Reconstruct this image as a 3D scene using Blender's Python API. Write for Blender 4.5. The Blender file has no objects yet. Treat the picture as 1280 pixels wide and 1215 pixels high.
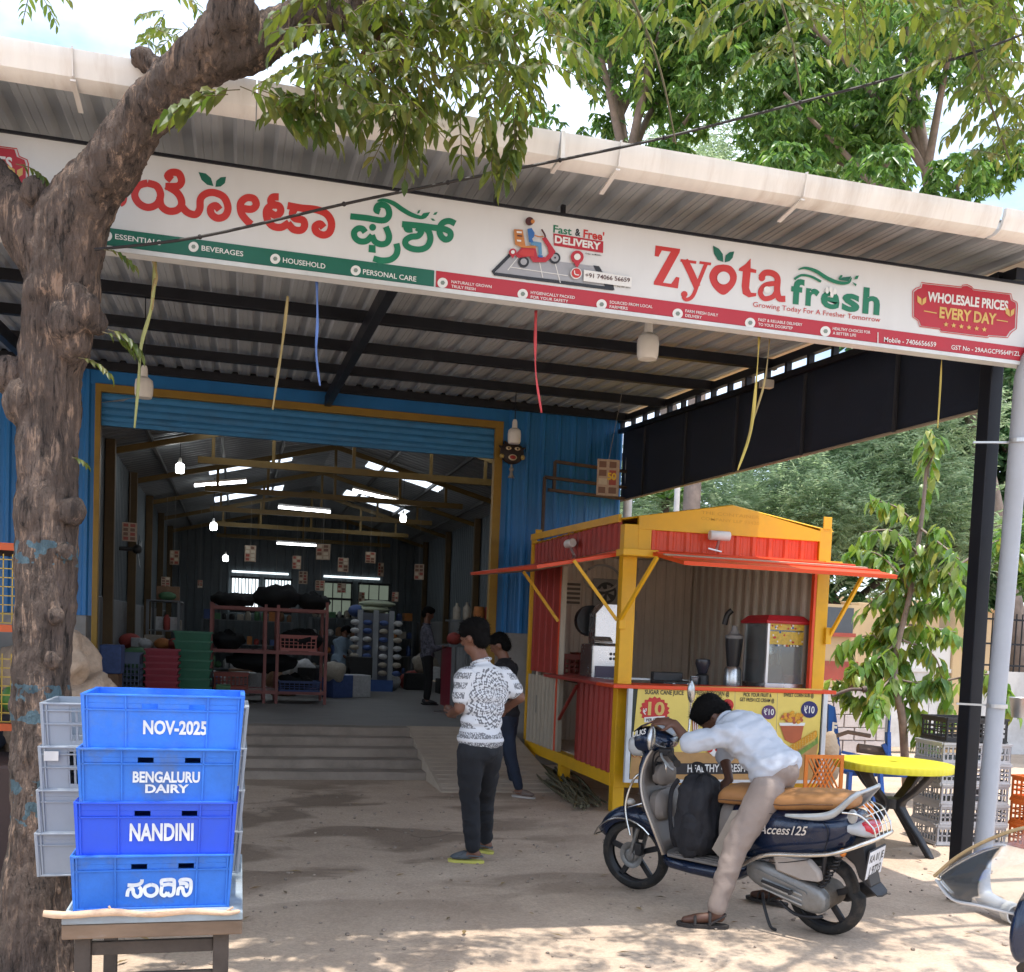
import bpy, bmesh, math, random
import numpy as np
from mathutils import Vector, Matrix, noise
from mathutils.geometry import tessellate_polygon
R = math.radians
rnd = random.Random(7)
scene = bpy.context.scene
COL = scene.collection
# ---------------- camera, world, sun, exposure ----------------
YAW, PIT, ROL, CAMZ, FPX, PCY = R(14.8), R(3.2), R(2.3), 1.58, 1300.0, 870.0
_f = Vector((math.sin(YAW)*math.cos(PIT), math.cos(YAW)*math.cos(PIT), -math.sin(PIT)))
_r0 = Vector((math.cos(YAW), -math.sin(YAW), 0)); _u0 = _r0.cross(_f)
_r = math.cos(ROL)*_r0+math.sin(ROL)*_u0; _u = -math.sin(ROL)*_r0+math.cos(ROL)*_u0
cam_data = bpy.data.cameras.new('camera'); cam = bpy.data.objects.new('camera', cam_data); COL.objects.link(cam)
mw = Matrix((( _r.x, _u.x, -_f.x, 0), (_r.y, _u.y, -_f.y, 0), (_r.z, _u.z, -_f.z, CAMZ), (0, 0, 0, 1)))
cam.matrix_world = mw
cam_data.sensor_width = 36; cam_data.sensor_fit = 'HORIZONTAL'; cam_data.lens = 36*FPX/1280
cam_data.shift_y = (PCY-607.5)/1280; cam_data.clip_start = .05; cam_data.clip_end = 2000
scene.camera = cam
def P(x, y, X=None, Y=None, Z=None, D=None):
    """the point of the place seen at picture point x, y on a given plane"""
    d = _f+_r*((x-640)/FPX)-_u*((y-PCY)/FPX)
    t = X/d.x if X is not None else Y/d.y if Y is not None else (Z-CAMZ)/d.z if Z is not None else D
    return Vector((0, 0, CAMZ))+d*t
SUN_DIR = Vector((0.02, -0.13, 1)).normalized()
world = bpy.data.worlds.new("World"); scene.world = world; world.use_nodes = True
wn = world.node_tree; wn.nodes.clear()
def wnode(t, **k):
    n = wn.nodes.new(t)
    for a, b in k.items(): setattr(n, a, b)
    return n
sky = wnode('ShaderNodeTexSky', sky_type='NISHITA', sun_disc=False)
sky.sun_elevation = math.asin(SUN_DIR.z); sky.sun_rotation = math.atan2(SUN_DIR.x, SUN_DIR.y)
sky.air_density = 1.2; sky.dust_density = 2.5
tc = wnode('ShaderNodeTexCoord'); mp = wnode('ShaderNodeMapping'); mp.inputs['Scale'].default_value = (1, 1, 2.2)
nz = wnode('ShaderNodeTexNoise'); nz.inputs['Scale'].default_value = 2.6; nz.inputs['Detail'].default_value = 7; nz.inputs['Roughness'].default_value = .55
cr = wnode('ShaderNodeValToRGB'); cr.color_ramp.elements[0].position = .38; cr.color_ramp.elements[1].position = .62
mx = wnode('ShaderNodeMix', data_type='RGBA'); mx.inputs['B'].default_value = (6.4, 7.3, 8.9, 1)
bg = wnode('ShaderNodeBackground'); bg.inputs['Strength'].default_value = .15
out = wnode('ShaderNodeOutputWorld')
L = wn.links.new
L(tc.outputs['Generated'], mp.inputs['Vector']); L(mp.outputs[0], nz.inputs['Vector']); L(nz.outputs['Fac'], cr.inputs['Fac'])
L(cr.outputs['Color'], mx.inputs['Factor']); L(sky.outputs[0], mx.inputs['A']); L(mx.outputs['Result'], bg.inputs['Color']); L(bg.outputs[0], out.inputs['Surface'])
sun_d = bpy.data.lights.new('sun', 'SUN'); sun_d.energy = 2.7; sun_d.angle = R(.53); sun_d.color = (1, .95, .87)
sun = bpy.data.objects.new('sun', sun_d); COL.objects.link(sun)
sun.rotation_euler = SUN_DIR.to_track_quat('Z', 'Y').to_euler(); sun.location = (0, 0, 30)
scene.view_settings.view_transform = 'Standard'; scene.view_settings.look = 'None'
scene.view_settings.exposure = 1.08; scene.view_settings.gamma = 1; scene.view_settings.use_curve_mapping = False
scene.render.engine = 'CYCLES'
cy = scene.cycles; cy.max_bounces = 8; cy.diffuse_bounces = 4; cy.glossy_bounces = 3; cy.transmission_bounces = 6; cy.transparent_max_bounces = 12
cy.use_denoising = True; cy.sample_clamp_indirect = 6; cy.use_adaptive_sampling = True; cy.adaptive_threshold = .02

# ---------------- materials ----------------
MATS = {}
def M(name, col, rough=.6, metal=0., var=.12, scale=6., bump=0., bscale=40., dirt=0., dirtcol=(.16, .12, .09), emis=None, es=0., stretch=(1, 1, 1), coat=0., spec=.5, trans=0., ior=1.45):
    if name in MATS: return MATS[name]
    m = bpy.data.materials.new(name); m.use_nodes = True; nt = m.node_tree; b = nt.nodes['Principled BSDF']
    b.inputs['Roughness'].default_value = rough; b.inputs['Metallic'].default_value = metal
    b.inputs['Coat Weight'].default_value = coat; b.inputs['Coat Roughness'].default_value = .08
    b.inputs['Specular IOR Level'].default_value = spec; b.inputs['Transmission Weight'].default_value = trans; b.inputs['IOR'].default_value = ior
    N = nt.nodes.new; K = nt.links.new
    t = N('ShaderNodeTexCoord'); mpp = N('ShaderNodeMapping'); mpp.inputs['Scale'].default_value = stretch
    oi = N('ShaderNodeObjectInfo'); va = N('ShaderNodeVectorMath'); va.operation = 'ADD'
    K(t.outputs['Object'], va.inputs[0]); ml = N('ShaderNodeMath'); ml.operation = 'MULTIPLY'; ml.inputs[1].default_value = 37
    K(oi.outputs['Random'], ml.inputs[0]); K(ml.outputs[0], va.inputs[1]); K(va.outputs[0], mpp.inputs['Vector'])
    n1 = N('ShaderNodeTexNoise'); n1.inputs['Scale'].default_value = scale; n1.inputs['Detail'].default_value = 6; n1.inputs['Roughness'].default_value = .65
    K(mpp.outputs[0], n1.inputs['Vector'])
    c = Vector(col[:3]); r_ = N('ShaderNodeValToRGB'); e = r_.color_ramp.elements
    e[0].position = .3; e[1].position = .72
    e[0].color = (*(c*(1-var)), 1); e[1].color = (*[min(1, x*(1+var)) for x in c], 1)
    K(n1.outputs['Fac'], r_.inputs['Fac']); outc = r_.outputs['Color']
    if dirt > 0:
        n2 = N('ShaderNodeTexNoise'); n2.inputs['Scale'].default_value = scale*.45; n2.inputs['Detail'].default_value = 8; n2.inputs['Roughness'].default_value = .7
        K(mpp.outputs[0], n2.inputs['Vector']); r2 = N('ShaderNodeValToRGB'); r2.color_ramp.elements[0].position = .5; r2.color_ramp.elements[1].position = .72
        r2.color_ramp.elements[1].color = (dirt, dirt, dirt, 1); K(n2.outputs['Fac'], r2.inputs['Fac'])
        x = N('ShaderNodeMix'); x.data_type = 'RGBA'; x.inputs['B'].default_value = (*dirtcol, 1); K(r2.outputs['Color'], x.inputs['Factor']); K(outc, x.inputs['A']); outc = x.outputs['Result']
    K(outc, b.inputs['Base Color'])
    rr = N('ShaderNodeMapRange'); rr.inputs['To Min'].default_value = max(.02, rough-.08); rr.inputs['To Max'].default_value = min(1, rough+.1)
    K(n1.outputs['Fac'], rr.inputs['Value']); K(rr.outputs[0], b.inputs['Roughness'])
    if bump > 0:
        n3 = N('ShaderNodeTexNoise'); n3.inputs['Scale'].default_value = bscale; n3.inputs['Detail'].default_value = 5; K(mpp.outputs[0], n3.inputs['Vector'])
        bp = N('ShaderNodeBump'); bp.inputs['Strength'].default_value = bump; bp.inputs['Distance'].default_value = .01; K(n3.outputs['Fac'], bp.inputs['Height']); K(bp.outputs[0], b.inputs['Normal'])
    if emis: b.inputs['Emission Color'].default_value = (*emis, 1); b.inputs['Emission Strength'].default_value = es
    MATS[name] = m; return m
def leaf_mat(name, cols, trans=.45, rough=.45):
    if name in MATS: return MATS[name]
    m = bpy.data.materials.new(name); m.use_nodes = True; nt = m.node_tree; b = nt.nodes['Principled BSDF']; N = nt.nodes.new; K = nt.links.new
    g = N('ShaderNodeNewGeometry'); oi = N('ShaderNodeObjectInfo'); ad = N('ShaderNodeMath'); ad.operation = 'ADD'; fr = N('ShaderNodeMath'); fr.operation = 'FRACT'
    K(g.outputs['Random Per Island'], ad.inputs[0]); K(oi.outputs['Random'], ad.inputs[1]); K(ad.outputs[0], fr.inputs[0])
    r_ = N('ShaderNodeValToRGB'); r_.color_ramp.interpolation = 'LINEAR'
    while len(r_.color_ramp.elements) < len(cols): r_.color_ramp.elements.new(.5)
    for i, c in enumerate(cols): r_.color_ramp.elements[i].position = i/(len(cols)-1); r_.color_ramp.elements[i].color = (*c, 1)
    K(fr.outputs[0], r_.inputs['Fac']); K(r_.outputs['Color'], b.inputs['Base Color']); b.inputs['Roughness'].default_value = rough
    tr = N('ShaderNodeBsdfTranslucent'); hs = N('ShaderNodeHueSaturation'); hs.inputs['Hue'].default_value = .485; hs.inputs['Value'].default_value = 1.7; hs.inputs['Saturation'].default_value = 1.1
    K(r_.outputs['Color'], hs.inputs['Color']); K(hs.outputs[0], tr.inputs['Color'])
    x = N('ShaderNodeMixShader'); x.inputs[0].default_value = trans; K(b.outputs[0], x.inputs[1]); K(tr.outputs[0], x.inputs[2])
    K(x.outputs[0], nt.nodes['Material Output'].inputs['Surface']); MATS[name] = m; return m
def glass_mat(name, tint=(.9, .95, 1), alpha=.25, rough=.05):
    if name in MATS: return MATS[name]
    m = bpy.data.materials.new(name); m.use_nodes = True; nt = m.node_tree; b = nt.nodes['Principled BSDF']; N = nt.nodes.new; K = nt.links.new
    b.inputs['Base Color'].default_value = (*tint, 1); b.inputs['Roughness'].default_value = rough
    g = N('ShaderNodeBsdfGlossy'); g.inputs['Roughness'].default_value = rough; t = N('ShaderNodeBsdfTransparent'); t.inputs['Color'].default_value = (*tint, 1)
    fz = N('ShaderNodeFresnel'); fz.inputs['IOR'].default_value = 1.33; mr = N('ShaderNodeMath'); mr.operation = 'ADD'; mr.inputs[1].default_value = .02; K(fz.outputs[0], mr.inputs[0])
    x = N('ShaderNodeMixShader'); K(mr.outputs[0], x.inputs[0]); K(t.outputs[0], x.inputs[1]); K(g.outputs[0], x.inputs[2])
    y = N('ShaderNodeMixShader'); y.inputs[0].default_value = alpha; K(x.outputs[0], y.inputs[1]); K(b.outputs[0], y.inputs[2])
    K(y.outputs[0], nt.nodes['Material Output'].inputs['Surface']); MATS[name] = m; return m

# ---------------- mesh builder ----------------
OFF = {}
def frame_of(d, up=None):
    d = Vector(d).normalized(); up = Vector(up) if up is not None else (Vector((0, 0, 1)) if abs(d.z) < .95 else Vector((1, 0, 0)))
    x = up.cross(d)
    if x.length < 1e-6: x = Vector((1, 0, 0)).cross(d)
    x.normalize(); return x, d.cross(x).normalized(), d
class MB:
    def __init__(s): s.v = []; s.f = []; s.mi = []
    def add(s, vs, fs, mi=0):
        n = len(s.v); s.v += [Vector(a) for a in vs]; s.f += [tuple(i+n for i in f) for f in fs]; s.mi += [mi]*len(fs); return s
    def box(s, x0, x1, y0, y1, z0, z1, mi=0):
        return s.add([(x0, y0, z0), (x1, y0, z0), (x1, y1, z0), (x0, y1, z0), (x0, y0, z1), (x1, y0, z1), (x1, y1, z1), (x0, y1, z1)],
                     [(0, 3, 2, 1), (4, 5, 6, 7), (0, 1, 5, 4), (1, 2, 6, 5), (2, 3, 7, 6), (3, 0, 4, 7)], mi)
    def cbox(s, c, sz, rot=None, mi=0):
        c = Vector(c); rot = rot or Matrix.Identity(3); h = [a/2 for a in sz]
        vs = [c+rot@Vector((sx*h[0], sy*h[1], sz_*h[2])) for sz_ in (-1, 1) for sx, sy in ((-1, -1), (1, -1), (1, 1), (-1, 1))]
        return s.add(vs, [(0, 3, 2, 1), (4, 5, 6, 7), (0, 1, 5, 4), (1, 2, 6, 5), (2, 3, 7, 6), (3, 0, 4, 7)], mi)
    def bar(s, a, b, w, h=None, up=None, mi=0):
        a = Vector(a); b = Vector(b); h = h or w; x, y, d = frame_of(b-a, up)
        return s.cbox((a+b)/2, (w, h, (b-a).length), Matrix((x, y, d)).transposed(), mi)
    def tube(s, pts, rs, n=8, mi=0, cap=True, sx=1., wob=0., seed=0):
        pts = [Vector(p) for p in pts]
        if not hasattr(rs, '__len__'): rs = [rs]*len(pts)
        t0 = (pts[1]-pts[0]).normalized(); x, y, _ = frame_of(t0); vs = []
        for i, p in enumerate(pts):
            t = (pts[min(i+1, len(pts)-1)]-pts[max(i-1, 0)])
            t = t.normalized() if t.length > 1e-9 else t0
            x = (x-t*x.dot(t)).normalized(); y = t.cross(x)
            for k in range(n):
                a = 2*math.pi*k/n; rr = rs[i]
                q = x*math.cos(a)*sx+y*math.sin(a)
                if wob: rr *= 1+wob*(noise.noise(Vector((math.cos(a)*1.6+seed, math.sin(a)*1.6, i*.35)))+.6*noise.noise(Vector((math.cos(a)*5, math.sin(a)*5+seed, i*.12))))
                vs.append(p+q*rr)
        m = len(pts); fs = [(i*n+k, i*n+(k+1) % n, (i+1)*n+(k+1) % n, (i+1)*n+k) for i in range(m-1) for k in range(n)]
        if cap: fs += [tuple(range(n))[::-1], tuple((m-1)*n+k for k in range(n))]
        return s.add(vs, fs, mi)
    def cyl(s, a, b, r, r2=None, n=16, mi=0): return s.tube([a, b], [r, r if r2 is None else r2], n, mi)
    def lathe(s, prof, c=(0, 0, 0), axis='z', n=24, mi=0, cap=True, fl=None):
        c = Vector(c); vs = []
        for r_, z in prof:
            for k in range(n):
                a = 2*math.pi*k/n; rr = r_*(1+(fl(a) if fl else 0)); p = (math.cos(a)*rr, math.sin(a)*rr, z)
                p = p if axis == 'z' else (p[0], p[2], p[1]) if axis == 'y' else (p[2], p[0], p[1]); vs.append(c+Vector(p))
        m = len(prof); fs = [(i*n+k, i*n+(k+1) % n, (i+1)*n+(k+1) % n, (i+1)*n+k) for i in range(m-1) for k in range(n)]
        if cap: fs += [tuple(range(n))[::-1], tuple((m-1)*n+k for k in range(n))]
        return s.add(vs, fs, mi)
    def ball(s, c, r, nu=12, nv=8, mi=0, rot=None):
        if not hasattr(r, '__len__'): r = (r, r, r)
        c = Vector(c); rot = rot or Matrix.Identity(3); vs = [c+rot@Vector((0, 0, -r[2]))]
        for j in range(1, nv):
            ph = -math.pi/2+math.pi*j/nv
            for k in range(nu):
                a = 2*math.pi*k/nu; vs.append(c+rot@Vector((r[0]*math.cos(ph)*math.cos(a), r[1]*math.cos(ph)*math.sin(a), r[2]*math.sin(ph))))
        vs.append(c+rot@Vector((0, 0, r[2]))); N_ = len(vs)-1
        fs = [(0, 1+(k+1) % nu, 1+k) for k in range(nu)]
        fs += [(1+j*nu+k, 1+j*nu+(k+1) % nu, 1+(j+1)*nu+(k+1) % nu, 1+(j+1)*nu+k) for j in range(nv-2) for k in range(nu)]
        fs += [(N_, 1+(nv-2)*nu+k, 1+(nv-2)*nu+(k+1) % nu) for k in range(nu)]
        return s.add(vs, fs, mi)
    def loft(s, rings, mi=0, cap=True, closed=True):
        n = len(rings[0]); m = len(rings); vs = [v for r_ in rings for v in r_]; kk = n if closed else n-1
        fs = [(i*n+k, i*n+(k+1) % n, (i+1)*n+(k+1) % n, (i+1)*n+k) for i in range(m-1) for k in range(kk)]
        if cap and closed: fs += [tuple(range(n))[::-1], tuple((m-1)*n+k for k in range(n))]
        return s.add(vs, fs, mi)
    def prism(s, pts, off, mi=0):
        """closed 3D outline pushed along off"""
        pts = [Vector(p) for p in pts]; off = Vector(off); n = len(pts); tri = tessellate_polygon([pts])
        vs = pts+[p+off for p in pts]; fs = [tuple(t) for t in tri]+[tuple(i+n for i in t[::-1]) for t in tri]+[(i, (i+1) % n, (i+1) % n+n, i+n) for i in range(n)]
        return s.add(vs, fs, mi)
    def xf(s, mat, start=0):
        for i in range(start, len(s.v)): s.v[i] = mat@s.v[i]
        return s
    def build(s, name, mats, parent=None, smooth=None, bevel=0, sub=0, fix=True):
        if not isinstance(mats, (list, tuple)): mats = [mats]
        off = Vector((0, 0, 0))
        if parent is not None: off = OFF.get(parent.name, Vector((0, 0, 0)))
        elif s.v:
            a = [min(v[i] for v in s.v) for i in range(3)]; b = [max(v[i] for v in s.v) for i in range(3)]
            off = Vector(((a[0]+b[0])/2, (a[1]+b[1])/2, a[2]))
        me = bpy.data.meshes.new(name); me.from_pydata([v-off for v in s.v], [], s.f)
        for m in mats: me.materials.append(m)
        if len(mats) > 1: me.polygons.foreach_set('material_index', s.mi)
        if fix:
            bm = bmesh.new(); bm.from_mesh(me); bmesh.ops.recalc_face_normals(bm, faces=bm.faces); bm.to_mesh(me); bm.free()
        if smooth is not None:
            me.polygons.foreach_set('use_smooth', [True]*len(me.polygons)); me.set_sharp_from_angle(angle=R(smooth))
        o = bpy.data.objects.new(name, me); COL.objects.link(o)
        if parent is not None: o.parent = parent; OFF[o.name] = off
        else: o.location = off; OFF[o.name] = off
        if bevel: b_ = o.modifiers.new('bevel', 'BEVEL'); b_.width = bevel; b_.segments = 2; b_.limit_method = 'ANGLE'; b_.harden_normals = False
        if sub: s_ = o.modifiers.new('sub', 'SUBSURF'); s_.levels = sub; s_.render_levels = sub
        return o
def tag(o, label=None, cat=None, group=None, kind=None):
    if label: o['label'] = label
    if cat: o['category'] = cat
    if group: o['group'] = group
    if kind: o['kind'] = kind
    return o
def thing(name, label, cat, loc=(0, 0, 0), group=None, rz=None, mat=None):
    """Empty at the base; children are given in world coordinates unless rz or mat is set (then in local ones)"""
    o = bpy.data.objects.new(name, None); COL.objects.link(o); o.empty_display_size = .2
    if mat is not None: o.matrix_world = mat; OFF[o.name] = Vector((0, 0, 0))
    else:
        o.location = loc
        if rz is not None: o.rotation_euler = (0, 0, rz); OFF[o.name] = Vector((0, 0, 0))
        else: OFF[o.name] = Vector(loc)
    return tag(o, label, cat, group)
def copy_tree(o, parent=None):
    c = o.copy(); COL.objects.link(c); OFF[c.name] = OFF.get(o.name, Vector((0, 0, 0)))
    if parent is not None: c.parent = parent
    for ch in list(o.children): copy_tree(ch, c)
    return c
def like(o, parent, loc, rot=None, sc=None, name=None):
    """another object sharing a mesh"""
    c = bpy.data.objects.new(name or o.name.split('.')[0], o.data); COL.objects.link(c); c.parent = parent; c.location = loc
    if rot is not None: c.rotation_euler = rot
    if sc is not None: c.scale = sc if hasattr(sc, '__len__') else (sc,)*3
    return c
def crv(pts, k=6):
    """Catmull-Rom through points"""
    pts = [Vector(p) for p in pts]; out_ = []
    for i in range(len(pts)-1):
        p0, p1, p2, p3 = pts[max(i-1, 0)], pts[i], pts[i+1], pts[min(i+2, len(pts)-1)]
        for j in range(k):
            t = j/k; out_.append(.5*((2*p1)+(p2-p0)*t+(2*p0-5*p1+4*p2-p3)*t*t+(3*p1-p0-3*p2+p3)*t**3))
    return out_+[pts[-1]]
def corr(mb, o, u, v, w, lu, lv, pitch=.2, h=.025, mi=0, phase=0., top=.035, ramp=.02):
    """ribbed sheet: ribs run along v, profile across u, bulging along w"""
    o, u, v, w = Vector(o), Vector(u), Vector(v), Vector(w); xs = [(0, 0)]; x = phase
    while x < lu:
        for dx, hh in ((0, 0), (ramp, h), (ramp+top, h), (2*ramp+top, 0)):
            if 0 < x+dx < lu: xs.append((x+dx, hh))
        m = x+(2*ramp+top+pitch)/2
        for q in (-.022, .022):
            for dx, hh in ((-.006, 0), (0, h*.14), (.006, 0)):
                if 0 < m+q+dx < lu: xs.append((m+q+dx, hh))
        x += pitch
    xs.append((lu, 0)); n = len(xs)
    vs = [o+u*a+w*b for a, b in xs]+[o+u*a+w*b+v*lv for a, b in xs]
    mb.add(vs, [(i, i+1, n+i+1, n+i) for i in range(n-1)], mi); return mb
def text_mesh(txt, bold=0., shear=0., space=1.):
    c = bpy.data.curves.new('lettering', 'FONT'); c.body = txt; c.size = 1; c.offset = bold; c.shear = shear; c.space_character = space; c.resolution_u = 3
    o = bpy.data.objects.new('lettering', c); COL.objects.link(o); dg = bpy.context.evaluated_depsgraph_get(); dg.update()
    me = bpy.data.meshes.new_from_object(o.evaluated_get(dg)); vs = [v.co.copy() for v in me.vertices]; fs = [tuple(p.vertices) for p in me.polygons]
    bpy.data.objects.remove(o); bpy.data.curves.remove(c); bpy.data.meshes.remove(me); return vs, fs
CAPH = .727
def put_text(mb, txt, a, b, h, nrm, bold=.0, mi=0, shear=0., space=1., upv=None, lift=0.):
    """text whose baseline runs from point a to point b, capitals h high, facing nrm"""
    a, b, nrm = Vector(a), Vector(b), Vector(nrm).normalized(); vs, fs = text_mesh(txt, bold, shear, space)
    x0 = min(v.x for v in vs); x1 = max(v.x for v in vs); u = b-a; wd = u.length; u.normalize(); up = Vector(upv).normalized() if upv is not None else nrm.cross(u)
    sx = wd/(x1-x0); sy = h/CAPH
    return mb.add([a+u*((v.x-x0)*sx)+up*(v.y*sy)+nrm*lift for v in vs], fs, mi)
# ---------------- ground ----------------
def ground_mat():
    m = bpy.data.materials.new('dusty_ground'); m.use_nodes = True; nt = m.node_tree; b = nt.nodes['Principled BSDF']; N = nt.nodes.new; K = nt.links.new
    t = N('ShaderNodeTexCoord')
    def nz(sc, det, rough=.6, dist=0., st=(1, 1, 1)):
        mp_ = N('ShaderNodeMapping'); mp_.inputs['Scale'].default_value = st; K(t.outputs['Object'], mp_.inputs[0])
        n = N('ShaderNodeTexNoise'); n.inputs['Scale'].default_value = sc; n.inputs['Detail'].default_value = det; n.inputs['Roughness'].default_value = rough; n.inputs['Distortion'].default_value = dist; K(mp_.outputs[0], n.inputs['Vector']); return n.outputs['Fac']
    def ramp(f, a, b_, ca=(0, 0, 0, 1), cb=(1, 1, 1, 1)):
        r_ = N('ShaderNodeValToRGB'); e = r_.color_ramp.elements; e[0].position = a; e[1].position = b_; e[0].color = ca; e[1].color = cb; K(f, r_.inputs[0]); return r_.outputs['Color']
    def mix(f, a, b_, mode='MIX'):
        x = N('ShaderNodeMix'); x.data_type = 'RGBA'; x.blend_type = mode
        for s_, v_ in (('Factor', f), ('A', a), ('B', b_)):
            if isinstance(v_, (tuple, float)): x.inputs[s_].default_value = v_
            else: K(v_, x.inputs[s_])
        return x.outputs['Result']
    base = ramp(nz(1.3, 8, .7), .3, .72, (.42, .32, .24, 1), (.60, .48, .37, 1))
    fine = ramp(nz(55, 4, .7), .35, .7, (.82, .82, .82, 1), (1.12, 1.1, 1.08, 1)); c = mix(1., base, fine, 'MULTIPLY')
    # damp, walked-in patches in front of the steps
    sx = N('ShaderNodeSeparateXYZ'); K(t.outputs['Object'], sx.inputs[0])
    def band(o, c0, w):
        a = N('ShaderNodeMath'); a.operation = 'SUBTRACT'; a.inputs[1].default_value = c0; K(o, a.inputs[0]); a2 = N('ShaderNodeMath'); a2.operation = 'ABSOLUTE'; K(a.outputs[0], a2.inputs[0])
        r_ = N('ShaderNodeMapRange'); r_.inputs['From Min'].default_value = w; r_.inputs['From Max'].default_value = w*.55; K(a2.outputs[0], r_.inputs[0]); return r_.outputs[0]
    mk = N('ShaderNodeMath'); mk.operation = 'MULTIPLY'; K(band(sx.outputs['X'], .6, 2.6), mk.inputs[0]); K(band(sx.outputs['Y'], 8.6, 3.2), mk.inputs[1])
    st = ramp(nz(.95, 5, .5, .6, (.8, 1.5, 1)), .49, .56); m2 = N('ShaderNodeMath'); m2.operation = 'MULTIPLY'; K(mk.outputs[0], m2.inputs[0]); K(st, m2.inputs[1])
    m3 = N('ShaderNodeMath'); m3.operation = 'MULTIPLY'; m3.inputs[1].default_value = .6; K(m2.outputs[0], m3.inputs[0]); c = mix(m3.outputs[0], c, (.13, .09, .06, 1))
    peb = ramp(nz(16, 3, .6), .66, .72); m4 = N('ShaderNodeMath'); m4.operation = 'MULTIPLY'; m4.inputs[1].default_value = .35; K(peb, m4.inputs[0]); c = mix(m4.outputs[0], c, (.11, .085, .065, 1))
    vc = N('ShaderNodeTexVoronoi'); vc.feature = 'DISTANCE_TO_EDGE'; vc.inputs['Scale'].default_value = .55; nw = N('ShaderNodeTexNoise'); nw.inputs['Scale'].default_value = 2.2; nw.inputs['Detail'].default_value = 6; K(t.outputs['Object'], nw.inputs['Vector']); vm = N('ShaderNodeVectorMath'); vm.operation = 'MULTIPLY_ADD'; vm.inputs[1].default_value = (.5, .5, 0); K(nw.outputs['Color'], vm.inputs[0]); K(t.outputs['Object'], vm.inputs[2]); K(vm.outputs[0], vc.inputs['Vector'])
    crk = ramp(vc.outputs['Distance'], .0, .006, (1, 1, 1, 1), (0, 0, 0, 1)); m6 = N('ShaderNodeMath'); m6.operation = 'MULTIPLY'; K(crk, m6.inputs[0]); K(ramp(nz(.7, 3), .52, .6), m6.inputs[1]); m7 = N('ShaderNodeMath'); m7.operation = 'MULTIPLY'; m7.inputs[1].default_value = .55; K(m6.outputs[0], m7.inputs[0]); c = mix(m7.outputs[0], c, (.09, .07, .055, 1))
    spk = ramp(nz(90, 2, .5), .68, .72); m5 = N('ShaderNodeMath'); m5.operation = 'MULTIPLY'; m5.inputs[1].default_value = .5; K(spk, m5.inputs[0]); c = mix(m5.outputs[0], c, (.5, .45, .4, 1))
    K(c, b.inputs['Base Color']); b.inputs['Roughness'].default_value = .9; b.inputs['Specular IOR Level'].default_value = .25
    bp = N('ShaderNodeBump'); bp.inputs['Strength'].default_value = .55; bp.inputs['Distance'].default_value = .02
    ad = N('ShaderNodeMath'); ad.operation = 'ADD'; K(nz(30, 6, .7), ad.inputs[0]); K(nz(4, 4, .6), ad.inputs[1]); K(ad.outputs[0], bp.inputs['Height']); K(bp.outputs[0], b.inputs['Normal'])
    return m
GM = ground_mat()
g = MB(); nx, ny = 90, 90
xs = [-300, -80, -20]+[-6+i*.22 for i in range(78)]+[14, 22, 60, 300]; ys = [-400, -60, -15, -4]+[1+i*.2 for i in range(75)]+[18, 25, 45, 100, 400]
def gz(x, y):
    if not (-5 < x < 11 and 2 < y < 10.6): return 0
    e = min(x+5, 11-x, y-2, 10.6-y, 1); return e*(.012*noise.noise(Vector((x*.8, y*.8, 0)))+.006*noise.noise(Vector((x*3, y*3, 4))))
g.add([(x, y, gz(x, y)) for y in ys for x in xs], [(j*len(xs)+i, j*len(xs)+i+1, (j+1)*len(xs)+i+1, (j+1)*len(xs)+i) for j in range(len(ys)-1) for i in range(len(xs)-1)])
tag(g.build('ground', GM, None, 60, fix=False), kind='structure')
bpy.data.objects['ground'].data.update()
# small stones, chips and litter lying on the ground
g = MB()
for i in range(650):
    x, y = rnd.uniform(-1.5, 6), rnd.uniform(4.6, 10.2); s = rnd.choice([.005, .007, .01, .014]); g.ball((x, y, s*.4+gz(x, y)), (s*rnd.uniform(.8, 1.5), s, s*.6), 5, 4, rot=Matrix.Rotation(rnd.uniform(0, 6), 3, 'Z'))
tag(g.build('gravel', M('stone_chip', (.30, .24, .19), .9, var=.5, scale=9)), 'scattered stone chips on the dusty forecourt', kind='stuff')
g = MB()
for i in range(170):
    x, y = rnd.uniform(-1, 5.5), rnd.uniform(4.8, 10); a = rnd.uniform(0, 6); c, s = math.cos(a), math.sin(a); l = rnd.uniform(.02, .05); w = l*.3; z = .012
    g.add([(x-c*l, y-s*l, z), (x-s*w, y+c*w, z+.006), (x+c*l, y+s*l, z+.002), (x+s*w, y-c*w, z+.004)], [(0, 1, 2), (0, 2, 3)])
tag(g.build('litter', leaf_mat('dry_leaf', [(.16, .09, .04), (.28, .2, .09), (.1, .07, .04)], .1)), 'fallen dry leaves scattered on the ground', kind='stuff')

# ---------------- the store building ----------------
BLUE = M('blue_sheet', (.015, .16, .43), .38, .0, .12, 2.5, dirt=.25, dirtcol=(.05, .09, .14), stretch=(1, 1, .3), spec=.6)
BLUE2 = M('blue_shutter', (.04, .20, .42), .6, .2, .15, 4, dirt=.3, dirtcol=(.07, .09, .1))
YEL = M('ochre_frame', (.27, .16, .022), .5, .1, .15, 5, dirt=.4, dirtcol=(.15, .1, .05))
BLK = M('black_steel', (.012, .013, .018), .45, .3, .2, 6)
GALV = M('galvalume', (.30, .31, .32), .42, .55, .12, 1.5, dirt=.35, dirtcol=(.12, .11, .1), stretch=(1, .2, 1))
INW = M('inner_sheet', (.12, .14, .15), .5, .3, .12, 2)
CONC = M('step_concrete', (.27, .225, .185), .9, 0, .2, 2.2, .4, 25, dirt=.5, dirtcol=(.07, .055, .045))
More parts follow.
